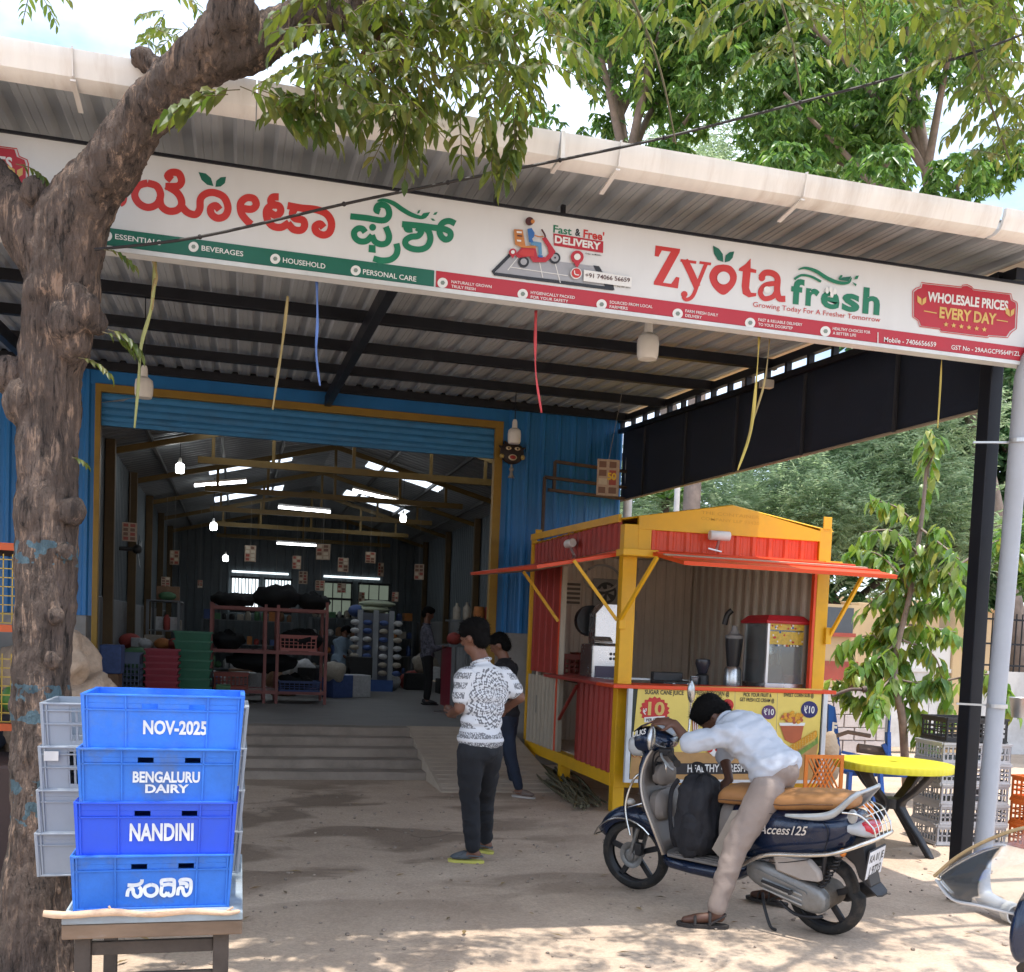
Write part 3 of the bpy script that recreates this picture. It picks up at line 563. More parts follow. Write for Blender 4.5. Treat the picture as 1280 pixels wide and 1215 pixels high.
A.text(GRN, 'f', (776, 364), (842, 372), 126, .04); A.text(GRN, 'r', (852, 374), (922, 383), 128, .035); A.text(GRN, 'e', (930, 385), (1026, 397), 128, .03); A.text(GRN, 's', (1040, 400), (1130, 411), 128, .035); A.text(GRN, 'h', (1146, 414), (1234, 425), 132, .035)
A.stroke(GRN, [(815, 196), (850, 188), (905, 205), (960, 240), (1020, 264), (1070, 264), (1086, 240)], 15, 2, taper=lambda t: .4+.9*math.sin(math.pi*t)); A.stroke(GRN, [(795, 245), (830, 225), (880, 232), (930, 258)], 12, 1)
A.poly(DGR, [(1020, 250), (1040, 238), (1085, 232), (1070, 258)], 3); A.poly(GRN, [(1018, 245), (1030, 225), (1040, 228), (1030, 248)], 3); A.poly(GRN, [(1100, 248), (1108, 230), (1124, 228), (1116, 246)], 3); A.poly(GRN, [(1090, 262), (1112, 272), (1108, 284)], 3)
for q in ((960, 305), (980, 300), (1000, 310), (985, 325)): A.disc(INKW, q[0], q[1], 9, 3, 16)
A.text(RED, 'Growing Today For A Fresher Tomorrow', (582, 386), (1238, 466), 27)
A.done(SG)
# badges
for dx in (0, 1):
    A = Art(1100, 330, 7.11, SY)
    if dx:
        pp_ = [(300, 250), (330, 225), (365, 215), (375, 178), (720, 215), (730, 200), (770, 195), (810, 215), (825, 235), (1150, 275), (1160, 325), (1200, 345), (1205, 370), (1195, 570), (1150, 600), (1120, 645), (960, 632), (950, 645), (540, 595), (530, 572), (360, 550), (345, 500), (300, 470)]
        o_ = A.pt; A.pt = lambda x, y, lift=0., o_=o_: o_(x, y, lift)+Vector((-5.50, 0, .002))
    pp_ = [(300, 250), (330, 225), (365, 215), (375, 178), (720, 215), (730, 200), (770, 195), (810, 215), (825, 235), (1150, 275), (1160, 325), (1200, 345), (1205, 370), (1195, 570), (1150, 600), (1120, 645), (960, 632), (950, 645), (540, 595), (530, 572), (360, 550), (345, 500), (300, 470)]
    A.poly(CRM, pp_); cx = 752; A.stroke(RED, [(cx+(x-cx)*1.03, 410+(y-410)*1.05) for x, y in pp_], 7, smooth=0, close=True)
    A.text(INKW, 'WHOLESALE PRICES', (415, 332), (1130, 414), 86, .035, 1); A.text(GOLD, 'EVERY DAY', (520, 478), (1025, 540), 98, .035, 1)
    for a in ((385, 420, 495, 440), (1030, 500, 1128, 516)): A.stroke(GOLD, [(a[0], a[1]), (a[2], a[3])], 9, 1, smooth=0)
    for cx2, cy2, sx in ((365, 340, 1), (1148, 442, 1)):
        A.poly(GOLD, [(cx2, cy2+30), (cx2-38, cy2), (cx2-40, cy2-58), (cx2-5, cy2-30)], 1); A.poly(GOLD, [(cx2+4, cy2+30), (cx2+8, cy2-25), (cx2+40, cy2-45), (cx2+36, cy2+5)], 1)
    for k in range(6):
        sx, sy = 580+68*k, 540+9*k; A.poly(GOLD, [(sx+(24 if j % 2 == 0 else 10)*math.sin(math.pi*j/5), sy-(24 if j % 2 == 0 else 10)*math.cos(math.pi*j/5)) for j in range(10)], 1)
    A.done(SG, 'badge_print')
A = Art(0, 0, 1, SY); ic = M('icon_ink', (.2, .25, .22), .5)
def icon(x, y, r=6.3): A.disc(INKW, x, y, r, 1); A.disc(ic, x, y, r*.45, 2, n=6)
for (x, y), (tx, ty), (ux, uy), t_ in (((134, 295.5), (144, 299), (201, 307), 'ESSENTIALS'), ((242, 309), (252, 313.5), (304, 321), 'BEVERAGES'), ((344, 324), (353.5, 328.5), (406.5, 336.5), 'HOUSEHOLD'), ((444.5, 338.5), (453.5, 343), (520, 352.5), 'PERSONAL CARE'), ((62, 285), (72, 289), (120, 296), 'STAPLES')):
    icon(x, y); A.text(INKW, t_, (tx, ty), (ux, uy), 6.6, .01, 1)
for (x, y), (tx, ty), (ux, uy), l1, l2, lw in (((553, 354), (564, 355), (614, 361.5), 'NATURALLY GROWN', 'TRULY FRESH', .6), ((653, 368), (663, 368.5), (718, 375), 'HYGIENICALLY PACKED', 'FOR YOUR SAFETY', .85), ((751.5, 381), (761.5, 380.5), (815, 386.5), 'SOURCED FROM LOCAL', 'FARMERS', .42), ((846.5, 392.5), (856, 391.5), (897, 397), 'FARM FRESH DAILY', 'DELIVERY', .5), ((937, 404), (947, 402.5), (1002, 409), 'FAST & RELIABLE DELIVERY', 'TO YOUR DOORSTEP', .78), ((1031, 414.5), (1040, 413.5), (1087, 418.5), 'HEALTHY CHOICES FOR', 'A BETTER LIFE', .62)):
    icon(x, y, 6.4); A.text(INKW, l1, (tx, ty-.9), (ux, uy-.9), 3.7, .01, 1); A.text(INKW, l2, (tx, ty+4.8), (tx+(ux-tx)*lw, ty+4.8+(uy-ty)*lw), 3.7, .01, 1)
A.stroke(INKW, [(1096.6, 416), (1096.4, 431)], 1.1, 1, smooth=0)
A.text(INKW, 'Mobile - 7406656659', (1104, 427.5), (1169, 434), 6.2, .01, 1); A.text(INKW, 'GST No - 29AAGCF9564P1ZL', (1188, 437), (1274, 445.5), 5.8, .01, 1)
A.done(SG, 'strip_print')
# overhead cable swung past the tree
mb = MB(); C_ = [P(118, 312, D=4.5), P(250, 296, D=4.6), P(430, 255, D=4.7), P(560, 228, D=4.75), P(700, 200, D=4.8), P(830, 172, D=4.85), P(1000, 128, D=4.95), P(1140, 90, D=5.0), P(1290, 38, D=5.1), P(1500, -60, D=5.3)]
mb.tube(crv(C_, 5), .0065, 6)
for p in C_[1:-1]: mb.ball(p, .011, 6, 5)
tag(mb.build('overhead_cable', M('cable_black', (.015, .012, .012), .6), None, 50), 'black overhead cable crossing in front of the signboard', 'cable')
# ---------------- food kiosk ----------------
KX0, KX1, KY0, KY1 = 3.38, 5.50, 9.0, 12.1
K = thing('food_kiosk', 'yellow and orange steel container kiosk on legs with lifted shutters and serving counter', 'kiosk', (4.4, 10.5, 0))
KY = M('kiosk_yellow', (.74, .40, .008), .42, 0, .08, 3, dirt=.3, dirtcol=(.3, .17, .05)); KO = M('kiosk_orange', (.70, .065, .012), .4, 0, .1, 3, dirt=.25, dirtcol=(.25, .05, .03)); KR = M('kiosk_red', (.33, .035, .025), .5, 0, .1, 3, dirt=.25, dirtcol=(.12, .05, .04))
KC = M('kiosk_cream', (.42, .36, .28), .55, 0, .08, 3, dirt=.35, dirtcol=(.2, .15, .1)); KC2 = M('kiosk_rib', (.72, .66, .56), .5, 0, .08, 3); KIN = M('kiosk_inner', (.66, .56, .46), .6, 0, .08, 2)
def kb(name, x0, x1, y0, y1, z0, z1, mat, bev=.004, parent=None): mb = MB(); mb.box(x0, x1, y0, y1, z0, z1); return mb.build(name, mat, parent or K, bevel=bev)
# legs, base beams, corner posts
for x, y in ((KX0, KY0), (KX1-.11, KY0), (KX0, KY1-.11), (KX1-.11, KY1-.11), (KX0, KY0+1.62), (KX1-.11, KY0+1.62)): kb('leg', x, x+.11, y, y+.11, 0, .24, KY)
kb('base_beam', KX0+.002, KX1-.002, KY0-.004, KY0+.1, .235, .36, KY); kb('base_beam', KX0-.004, KX0+.1, KY0+.1, KY1, .235, .36, KY); kb('base_beam', KX1-.1, KX1, KY0+.1, KY1, .235, .36, KY); kb('base_beam', KX0+.1, KX1-.1, KY1-.1, KY1, .235, .36, KY)
kb('corner_post', KX0-.006, KX0+.13, KY0-.01, KY0+.1, .36, 2.66, KY); kb('corner_post', KX1-.13, KX1, KY0-.008, KY0+.1, .36, 2.75, KY); kb('corner_post', KX0-.006, KX0+.05, KY1-.01, KY1+.05, .36, 2.78, KY); kb('corner_post', KX1-.05, KX1+.006, KY1+.005, KY1+.06, .36, 2.78, KY)
for x in (KX1-.05, ): kb('lifting_lug', x-.05, x+.04, KY0-.012, KY0+.0, 2.74, 2.86, KY)
kb('lifting_lug', KX0+.0, KX0+.08, KY1-.1, KY1-.09, 2.77, 2.88, KY)
kb('floor_plate', KX0+.1, KX1-.1, KY0+.1, KY1-.1, .34, .37, KIN, 0)
# gable fronts and roof
for y0, y1 in ((KY0-.012, KY0+.03), (KY1-.03, KY1)):
    mb = MB(); mb.prism([(KX0+.13 if y0 < 10 else KX0, y0, 2.62), (KX1-.13, y0, 2.62), (KX1-.13, y0, 2.72), (4.44, y0, 2.90), (KX0+.13 if y0 < 10 else KX0, y0, 2.74)], (0, y1-y0, 0)); mb.build('gable', KY, K, bevel=.003)
for xa, za, xb, zb in ((KX0-.02, 2.70, 4.44, 2.895), (4.44, 2.895, KX1+.02, 2.72)):
    mb = MB(); u_ = Vector((xb-xa, 0, zb-za)); l_ = u_.length; u_.normalize(); corr(mb, (xa, KY0+.0, za), (0, 1, 0), u_, (0, 0, 1), KY1-KY0, l_, h=.012); o = mb.build('roof_panel', KY, K, fix=False); o.modifiers.new('s', 'SOLIDIFY').thickness = .003
# faint stencil on the gable
mb = MB(); pp = MB(); 
put_text(mb, 'THE CONTAINER', (4.12, KY0-.013, 2.80), (4.72, KY0-.013, 2.79), .03, (0, -1, 0), .01, upv=(0, 0, 1)); put_text(mb, 'COMPANY LLP 93420', (4.12, KY0-.013, 2.745), (4.72, KY0-.013, 2.735), .03, (0, -1, 0), .01, upv=(0, 0, 1)); mb.build('stencil', M('stencil', (.60, .31, .008), .5), K, fix=False)
# front header, orange ribbed, and side header
mb = MB(); corr(mb, (KX0+.25, KY0+.02, 2.44), (1, 0, 0), (0, 0, 1), (0, -1, 0), KX1-KX0-.38, .2, pitch=.17, h=.018); mb.build('front_header', KO, K, fix=False)
kb('header_panel', KX0+.13, KX0+.26, KY0-.008, KY0+.03, 2.42, 2.64, KY)
kb('header_rail', KX0+.13, KX1-.13, KY0-.01, KY0+.05, 2.39, 2.44, KO)
mb = MB(); corr(mb, (KX0+.01, KY0+.1, 2.44), (0, 1, 0), (0, 0, 1), (-1, 0, 0), KY1-KY0-.2, .26, pitch=.15, h=.018); mb.build('side_header', KR, K, fix=False)
mb = MB(); mb.bar((KX0-.015, KY0+.1, 2.72), (KX0-.015, KY1, 2.79), .03, .07); mb.build('eave_rail', KY, K)
kb('header_rail', KX0-.015, KX0+.03, KY0+.1, KY1-.1, 2.39, 2.43, KO)
# counter ledges
kb('counter_ledge', KX0-.12, KX1+.02, KY0-.21, KY0+.26, 1.165, 1.20, KO, .006); kb('counter_ledge', KX0-.12, KX0+.26, KY0+.261, KY0+2.02, 1.166, 1.199, KR, .006)
kb('worktop', KX0+.27, KX1-.2, KY0+.265, KY0+.6, 1.10, 1.16, M('black_granite', (.02, .02, .022), .2), .004); kb('worktop', KX0+.27, KX0+.6, KY0+.605, KY1-.3, 1.10, 1.16, M('black_granite', (.02, .02, .022), .2), .004)
mb = MB(); mb.bar((KX0+.32, KY0+.8, 1.22), (KX0+1.2, KY0+.62, 1.22), .012, .02); mb.build('counter_rail', M('steel', (.5, .5, .5), .35, .8), K)
# right jamb, left window jambs
kb('jamb', KX1-.16, KX1-.131, KY0-.006, KY0+.05, 1.2, 2.39, KO); kb('jamb', KX0+.131, KX0+.15, KY0+.002, KY0+.05, .36, 1.16, KC)
for y in (10.86, ): kb('jamb', KX0-.01, KX0+.05, y, y+.05, .36, 2.39, KO); kb('jamb', KX0-.005, KX0+.05, y-.04, y-.001, 1.2, 2.39, KC)
# left side panels
mb = MB(); corr(mb, (KX0+.01, 10.91, 1.2), (0, 1, 0), (0, 0, 1), (-1, 0, 0), 1.1, 1.2, pitch=.25, h=.012); mb.build('upper_panel', KR, K, fix=False)
mb = MB(); corr(mb, (KX0+.01, 10.91, .36), (0, 1, 0), (0, 0, 1), (-1, 0, 0), 1.1, .8, pitch=.15, h=.03, top=.05); mb.build('lower_panel', KC, K, fix=False)
kb('strike_plate', KX0-.02, KX0-.0, 11.58, 11.64, .72, .92, M('steel_dull', (.3, .28, .24), .5, .5))
mb = MB(); corr(mb, (KX0+.01, KY0+.1, .36), (0, 1, 0), (0, 0, 1), (-1, 0, 0), 1.0, .8, pitch=.15, h=.03, top=.05); mb.build('lower_panel', KR, K, fix=False)
kb('jamb', KX0-.008, KX0+.05, 10.1, 10.16, .36, 1.16, KR); kb('jamb', KX0-.006, KX0+.05, 10.79, 10.858, .36, 1.16, KC)
# back and right walls, seen from inside: ribbed cream
mb = MB(); corr(mb, (KX0+.1, KY1-.02, .36), (1, 0, 0), (0, 0, 1), (0, -1, 0), KX1-KX0-.12, 2.36, pitch=.13, h=.02); mb.build('back_wall', KIN, K, fix=False)
mb = MB(); corr(mb, (KX1-.02, KY0+.1, .36), (0, 1, 0), (0, 0, 1), (-1, 0, 0), KY1-KY0-.12, 2.3, pitch=.2, h=.045, top=.05, ramp=.012); mb.build('right_wall', KIN, K, fix=False)
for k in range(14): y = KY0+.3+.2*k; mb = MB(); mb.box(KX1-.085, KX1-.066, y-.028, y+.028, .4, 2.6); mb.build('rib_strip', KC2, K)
mb = MB(); mb.box(KX1, KX1+.012, KY0+.1, KY1-.1, .36, 2.68); mb.build('outer_wall', KY, K)
mb = MB(); mb.box(KX0+.15, KX1-.15, KY0+.03, KY0+.05, .36, 1.1); mb.build('front_panel', KC, K)
mb = MB(); mb.box(KX0+.05, KX1-.05, KY0+.12, KY1-.05, 2.60, 2.62); mb.build('ceiling_panel', KIN, K)
# lifted shutters and their stays
UND = M('shutter_cream', (.46, .37, .27), .55, 0, .08, 3)
def shutter(a, b, c, d, th=.035, ribs=0):
    a, b, c, d = map(Vector, (a, b, c, d)); n = (b-a).cross(d-a).normalized(); n = n if n.z > 0 else -n
    mb = MB(); mb.prism([a, b, c, d], n*th); o = mb.build('shutter', KO, K, bevel=.004)
    mb = MB(); i = lambda p, q, t: p.lerp(q, t); m_ = (a+b+c+d)/4; mb.prism([m_+(p-m_)*.94-n*.004 for p in (a, b, c, d)], n*.003); mb.build('shutter_lining', UND, o)
    for t in ([.3, .5, .7] if ribs else []):
        mb = MB(); mb.bar(i(a, d, t)+n*(th+.006), i(b, c, t)+n*(th+.006), .04, .012, up=n); mb.build('shutter_rib', UND if t == .5 else KO, o)
shutter((KX0+.2, KY0-.02, 2.40), (KX1+.06, KY0-.02, 2.40), (KX1+.16, 8.15, 2.24), (KX0+.22, 8.15, 2.25), ribs=1)
shutter((KX0-.02, 9.12, 2.37), (KX0-.02, 12.05, 2.38), (2.60, 11.95, 2.29), (2.62, 9.2, 2.22))
kb('hinge_cap', KX0-.08, KX0+.26, KY0-.2, KY0-.012, 2.36, 2.42, KY); kb('hinge_cap', KX1-.12, KX1+.06, KY0-.12, KY0-.012, 2.38, 2.43, KY)
for a, b in (((KX0-.02, KY0-.03, 1.78), (KX0+.12, KY0-.5, 2.33)), ((KX0-.03, KY0+.02, 1.78), (2.95, KY0+.14, 2.31)), ((KX0-.02, 10.88, 1.78), (2.95, 10.9, 2.30)), ((KX1+.02, KY0-.03, 1.72), (KX1+.1, KY0-.42, 2.30))):
    mb = MB(); mb.bar(a, b, .03, .03); mb.build('stay', KY, K)
kb('stay_bracket', KX0-.03, KX0+.03, KY0-.05, KY0-.011, 1.70, 1.84, KY); kb('stay_bracket', KX1-.03, KX1+.03, KY0-.05, KY0-.009, 1.64, 1.80, KY)
mb = MB(); mb.bar((KX0-.02, 10.7, .72), (KX0-.03, 10.1, 1.12), .03, .02); mb.build('stay', KR, K)
# flood lamps, exhaust fan, louvre, switch, cable coil, tap
def lamp(x, y, z, side, label):
    t = thing('flood_lamp', label, 'lamp', (x, y, z), 'flood lamps on the kiosk')
    d = Vector((0, -1, 0)) if side == 'f' else Vector((-1, 0, 0)); s_ = Vector((1, 0, 0)) if side == 'f' else Vector((0, 1, 0))
    mb = MB(); mb.tube([Vector((x, y, z))-s_*.1, Vector((x, y, z))+s_*.1], .045, 14, sx=.9); mb.build('lamp_head', M('lamp_white', (.7, .7, .68), .4), t, 40, bevel=.005)
    mb = MB(); mb.bar(Vector((x, y, z-.03))-d*.0, Vector((x, y, z-.14))-d*.06, .02, .02); mb.bar(Vector((x, y, z-.12))-d*.02-s_*.1, Vector((x, y, z-.14))-d*.05+s_*.05, .012, .012); mb.build('bracket', M('steel', (.5, .5, .5), .35, .8), t)
lamp(4.28, KY0-.09, 2.60, 'f', 'white flood lamp over the front shutter of the kiosk'); lamp(KX0-.09, 10.35, 2.58, 's', 'pale flood lamp over the side shutter of the kiosk, in shade')
kb('louvre_frame', 3.64, 4.0, KY1-.06, KY1-.041, 2.0, 2.3, KIN)
for i in range(5): kb('louvre', 3.66, 3.98, KY1-.075, KY1-.061, 2.02+.055*i, 2.05+.055*i, M('louvre_dark', (.16, .13, .1), .6))
F = thing('exhaust_fan', 'square exhaust fan high on the back wall inside the kiosk', 'fan', (4.3, KY1-.1, 2.0))
kbf = MB(); kbf.box(4.14, 4.46, KY1-.1, KY1-.05, 2.0, 2.34); kbf.build('fan_frame', M('fan_grey', (.3, .29, .27), .5), F, bevel=.01)
kbf = MB(); kbf.lathe([(.13, 0), (.13, .01), (.115, .012)], (4.3, KY1-.115, 2.17), 'y', 24); kbf.build('fan_ring', M('fan_dark', (.06, .06, .06), .5), F, 40)
for k in range(5): a = 2*math.pi*k/5; kbf = MB(); c, s_ = math.cos(a), math.sin(a); kbf.prism([(4.3+.02*c, KY1-.122, 2.17+.02*s_), (4.3+.1*math.cos(a-.25), KY1-.125, 2.17+.1*math.sin(a-.25)), (4.3+.1*math.cos(a+.3), KY1-.118, 2.17+.1*math.sin(a+.3))], (0, .004, 0)); kbf.build('blade', M('fan_blade', (.35, .34, .32), .5), F)
mb = MB(); mb.tube(crv([Vector((4.18+.22*math.cos(a), KY1-.2-.01*a, 2.34+.15*math.sin(a))) for a in np.linspace(2.6, 8.8, 12)], 3), .013, 8); mb.build('cable_coil', M('cable_grey', (.4, .38, .36), .5), K, 50)
kb('switch_box', 4.58, 4.72, KY1-.075, KY1-.045, 1.86, 1.97, M('switch_white', (.5, .48, .45), .4)); kb('switch_box', KX1-.1, KX1-.05, 10.3, 10.42, 1.72, 1.86, M('switch_white', (.5, .48, .45), .4)); kb('switch_box', KX1-.1, KX1-.05, 10.0, 10.1, 1.72, 1.86, M('switch_white', (.5, .48, .45), .4))
mb = MB(); mb.tube(crv([(4.70, KY1-.1, 1.72+.14), (4.69, KY1-.07, 2.2), (4.72, KY1-.07, 2.5)], 4), .006, 6); mb.build('cable', M('cable_grey', (.4, .38, .36), .5), K)
mb = MB(); mb.tube(crv([(4.34, KY1-.09, 1.30), (4.34, KY1-.1, 1.5), (4.36, KY1-.2, 1.56), (4.40, KY1-.25, 1.50)], 4), .014, 8); mb.tube([(4.34, KY1-.1, 1.26), (4.34, KY1-.1, 1.36)], .03, 10); tag(mb.build('tap', M('dark_chrome', (.1, .1, .1), .25, .9), None, 40), 'dark curved tap on the back wall of the kiosk', 'tap')
# poster board on the front
PBY = KY0-.185
PB = thing('menu_board', 'yellow printed menu board in white frame below the kiosk counter', 'board', (4.45, PBY, .3))
a0, a1 = P(785, 857, Y=PBY), P(1034, 866, Y=PBY); b0, b1 = P(777, 978, Y=PBY), P(1017, 984, Y=PBY)
bx0, bx1, bz0, bz1 = a0.x, a1.x-.0, b0.z, a0.z
mb = MB(); mb.box(bx0+.035, bx1-.035, PBY, PBY+.02, bz0+.03, bz1-.02); mb.build('panel', M('board_dark', (.02, .03, .02), .5), PB)
for q in ((bx0, bx0+.045, bz0, bz1), (bx1-.045, bx1, bz0, bz1)): mb = MB(); mb.box(q[0], q[1], PBY-.02, PBY+.022, q[2], q[3]); mb.build('frame_side', M('frame_white', (.6, .62, .64), .4), PB, bevel=.003)
mb = MB(); mb.box(bx0+.045, bx1-.045, PBY-.018, PBY+.022, bz1-.02, bz1); mb.build('frame_top', M('frame_white', (.6, .62, .64), .4), PB)
mb = MB(); mb.box(bx0+.045, bx1-.045, PBY-.018, PBY+.022, bz0, bz0+.03); mb.build('frame_base', M('frame_white', (.6, .62, .64), .4), PB)
A = Art(780, 840, 4.741, PBY)
CRE = M('poster_cream', (.72, .56, .13), .45, 0, .08, 4); TBL = M('poster_table', (.42, .24, .09), .5, 0, .15, 6); CAN = M('poster_cane', (.16, .26, .05), .5, 0, .3, 30); CORN = M('poster_corn', (.62, .30, .02), .5, 0, .25, 60); TUB = M('poster_tub', (.40, .10, .04), .5); NAV = M('poster_navy', (.02, .02, .12), .4); PUR = M('poster_purple', (.08, .03, .12), .4); BUR = M('poster_red', (.5, .02, .02), .4)
A.poly(CRE, [(84, 78), (1172, 100), (1152, 470), (1110, 590), (32, 600), (50, 420)]); A.poly(TBL, [(50, 420), (200, 470), (560, 480), (900, 470), (1150, 420), (1110, 650), (30, 650)], 1)
A.poly(INKK, [(120, 540), (800, 540), (1000, 545), (985, 600), (110, 608)], 2)
A.poly(M('poster_fade', (.46, .36, .16), .5), [(384, 90), (388, 90), (380, 420), (376, 420)], 1); A.poly(M('poster_fade', (.46, .36, .16), .5), [(656, 95), (660, 95), (652, 420), (648, 420)], 1); A.poly(M('poster_fade', (.46, .36, .16), .5), [(908, 100), (912, 100), (900, 420), (896, 420)], 1)
A.text(INKK, 'SUGAR CANE JUICE', (122, 130), (352, 136), 27, .02, 2); A.text(INKK, 'FRESH POPCORN @', (420, 134), (622, 142), 26, .02, 2); A.text(INKK, 'PICK YOUR FRUIT &', (706, 144), (872, 148), 22, .02, 2); A.text(INKK, 'GET FRESH ICE CREAM @', (684, 172), (888, 180), 22, .02, 2); A.text(INKK, 'SWEET CORN SUB @', (944, 145), (1122, 150), 22, .02, 2)
cx, cy_ = 180, 228; A.poly(BUR, [(cx+(90 if j % 2 else 78)*math.cos(math.pi*j/18), cy_+(84 if j % 2 else 74)*math.sin(math.pi*j/18)) for j in range(36)], 2); A.text(GOLD, '10', (138, 252), (236, 254), 78, .03, 3); A.text(INKW, '₹', (108, 250), (132, 251), 34, .02, 3); A.poly(INKW, [(118, 268), (240, 260), (240, 290), (118, 298)], 3); A.text(INKK, 'PER GLASS', (128, 292), (230, 284), 17, .02, 4)
for q in ([(50, 440), (90, 350), (120, 355), (200, 520), (160, 540)], [(60, 380), (150, 430), (140, 460), (60, 430)]): A.poly(CAN, q, 2)
for i in range(6): A.stroke(CAN, [(48+14*i, 400+8*i), (130+12*i, 500+10*i)], 16, 3, smooth=0)
for c_ in ((55, 460), (78, 478), (105, 494), (60, 488)): A.disc(TUB, c_[0], c_[1], 17, 4); A.disc(CRE, c_[0], c_[1], 11, 5)
A.disc(BUR, 612, 195, 36, 2); A.disc(PUR, 855, 238, 42, 2); A.text(INKW, '₹10', (824, 252), (884, 254), 36, .02, 3); A.disc(NAV, 1096, 222, 50, 2); A.text(INKW, '₹10', (1062, 242), (1124, 244), 42, .02, 3)
A.poly(TUB, [(918, 308), (1064, 308), (1040, 420), (985, 420), (950, 400)], 3); A.poly(INKW, [(914, 300), (1070, 300), (1064, 318), (920, 318)], 4)
for k in range(46): a = rnd.uniform(0, 6.28); r_ = rnd.uniform(0, 1)**.5; A.disc(CORN if k % 3 else TUB, 992+68*r_*math.cos(a), 278+45*r_*math.sin(a)*(1 if math.sin(a) < 0 else .5), 11, 5, n=7)
for i in range(5): A.stroke(CORN, [(985, 440+10*i), (1060, 395+8*i), (1135, 350+7*i)], 13, 4+i % 2)
A.poly(CAN, [(1000, 490), (1135, 400), (1140, 340), (1148, 420), (1020, 510)], 3)
A.poly(TUB, [(400, 285), (440, 285), (434, 370), (405, 370)], 3)
for i in range(3): A.stroke(INKW, [(408+12*i, 290), (410+11*i, 366)], 5, 4, smooth=0)
for k in range(14): A.disc([BUR, INKM, INKW][k % 3], 490+rnd.uniform(0, 90), 440+rnd.uniform(0, 50), 15, 3, n=9)
A.text(INKW, 'HEALTHY • FRESH • TASTY', (372, 592), (880, 588), 46, .02, 3)
A.disc(CAN, 220, 330, 26, 2)
CAN2 = M('poster_cane_light', (.36, .44, .16), .5, 0, .3, 30)
for i in range(5): A.stroke(CAN2, [(62+16*i, 372+14*i), (150+14*i, 470+14*i)], 7, 5, smooth=0)
for i in range(5):
    for j in range(9): t = j/9; A.disc(GOLD, 985+150*t, 440+10*i-(90-2*i)*t, 4, 7, n=5)
for k in range(10): A.disc([BUR, TUB, INKW][k % 3], 500+rnd.uniform(0, 110), 400+rnd.uniform(0, 90), rnd.uniform(9, 20), 4, n=10)
A.poly(PUR, [(700, 330), (790, 330), (775, 440), (715, 440)], 3); A.disc(INKW, 745, 315, 38, 4); A.disc(BUR, 760, 290, 12, 5)
A.done(PB, 'menu_print')

# ---------------- things in the kiosk ----------------
STL = M('stainless', (.5, .5, .5), .25, .9, .15, 6); DRK = M('dark_plastic', (.02, .02, .022), .4)
def slotted_crate(name, c, sz, mat, label, group=None, rz=0, nx=7, nz=3, tilt=0, cat='crate', th=.008):
    """open plastic crate with slotted walls, rim and ribs as real geometry"""
    L_, W_, H_ = sz; t = thing(name, label, cat, c, group, rz=rz)
    def wall(o, u, n, ln, nm):
        mb = MB(); u, n = Vector(u), Vector(n); o = Vector(o); up = Vector((0, 0, 1)); cols = nx if nm else max(3, int(nx*ln/L_)); 
        def slab(a0_, a1_, z0, z1, d=th): mb.prism([o+u*a0_+up*z0, o+u*a1_+up*z0, o+u*a1_+up*z1, o+u*a0_+up*z1], n*d)
        slab(0, ln, 0, .035*H_/.2); slab(0, ln, H_-.045*H_/.2, H_); rim = .014; slab(-.0, ln, H_-.018, H_, -rim); slab(0, ln, 0, .012, -rim*.6)
        for i in range(cols+1): a = (ln-.02)*i/cols; slab(a, a+.02 if i in (0, cols) else a+.012, .035*H_/.2, H_-.045*H_/.2)
        for j in range(1, nz): z = .035*H_/.2+(H_-.08*H_/.2)*j/nz; slab(.02, ln-.02, z-.006, z+.006, th*.9)
        mb.build('crate_side', mat, t)
    wall((-L_/2, -W_/2, 0), (1, 0, 0), (0, 1, 0), L_, 1); wall((L_/2, W_/2, 0), (-1, 0, 0), (0, -1, 0), L_, 1); wall((-L_/2, W_/2, 0), (0, -1, 0), (1, 0, 0), W_, 0); wall((L_/2, -W_/2, 0), (0, 1, 0), (-1, 0, 0), W_, 0)
    mb = MB(); mb.box(-L_/2+th, L_/2-th, -W_/2+th, W_/2-th, .004, .012); mb.build('crate_floor', mat, t); return t
ORC = M('crate_orange', (.55, .10, .02), .45, dirt=.2); REC = M('crate_red', (.32, .045, .03), .5, dirt=.2)
slotted_crate('plastic_crate', (3.75, 11.35, 1.16), (.42, .3, .26), REC, 'red slotted crate at the left end of the kiosk counter', 'crates in the kiosk', rz=1.3)
slotted_crate('plastic_crate', (4.02, 11.55, 1.16), (.46, .3, .28), REC, 'red slotted crate on the kiosk counter behind the yellow corner post', 'crates in the kiosk')
# cane press
T = thing('cane_press', 'stainless sugarcane press with dark hood in the kiosk side window', 'juice machine', (3.78, 10.65, 1.16))
mb = MB(); mb.box(3.62, 3.95, 10.45, 10.85, 1.16, 1.55); mb.build('machine_body', STL, T, bevel=.02)
mb = MB(); mb.prism([(3.66, 10.5, 1.552), (3.92, 10.5, 1.552), (3.92, 10.5, 1.98), (3.74, 10.5, 1.98), (3.66, 10.5, 1.88)], (0, .22, 0)); mb.build('machine_tower', STL, T, bevel=.01)
mb = MB(); mb.lathe([(.17, 0), (.17, .1)], (3.72, 10.8, 1.80), 'y', 24); mb.build('machine_wheel', DRK, T, 40)
mb = MB(); mb.cbox((3.72, 10.42, 1.60), (.2, .1, .02), Matrix.Rotation(.5, 3, 'X')); mb.build('feed_tray', STL, T, bevel=.004)
mb = MB(); mb.box(3.66, 3.9, 10.435, 10.449, 1.2, 1.32); mb.build('drip_panel', M('machine_purple', (.10, .08, .13), .4), T)
for q in range(4): mb = MB(); mb.lathe([(.016, 0), (.016, .02), (.01, .024)], (3.83+.04*(q % 2), 10.445, 1.40+.05*(q//2)), 'y', 10); mb.build('knob', DRK, T, 40)
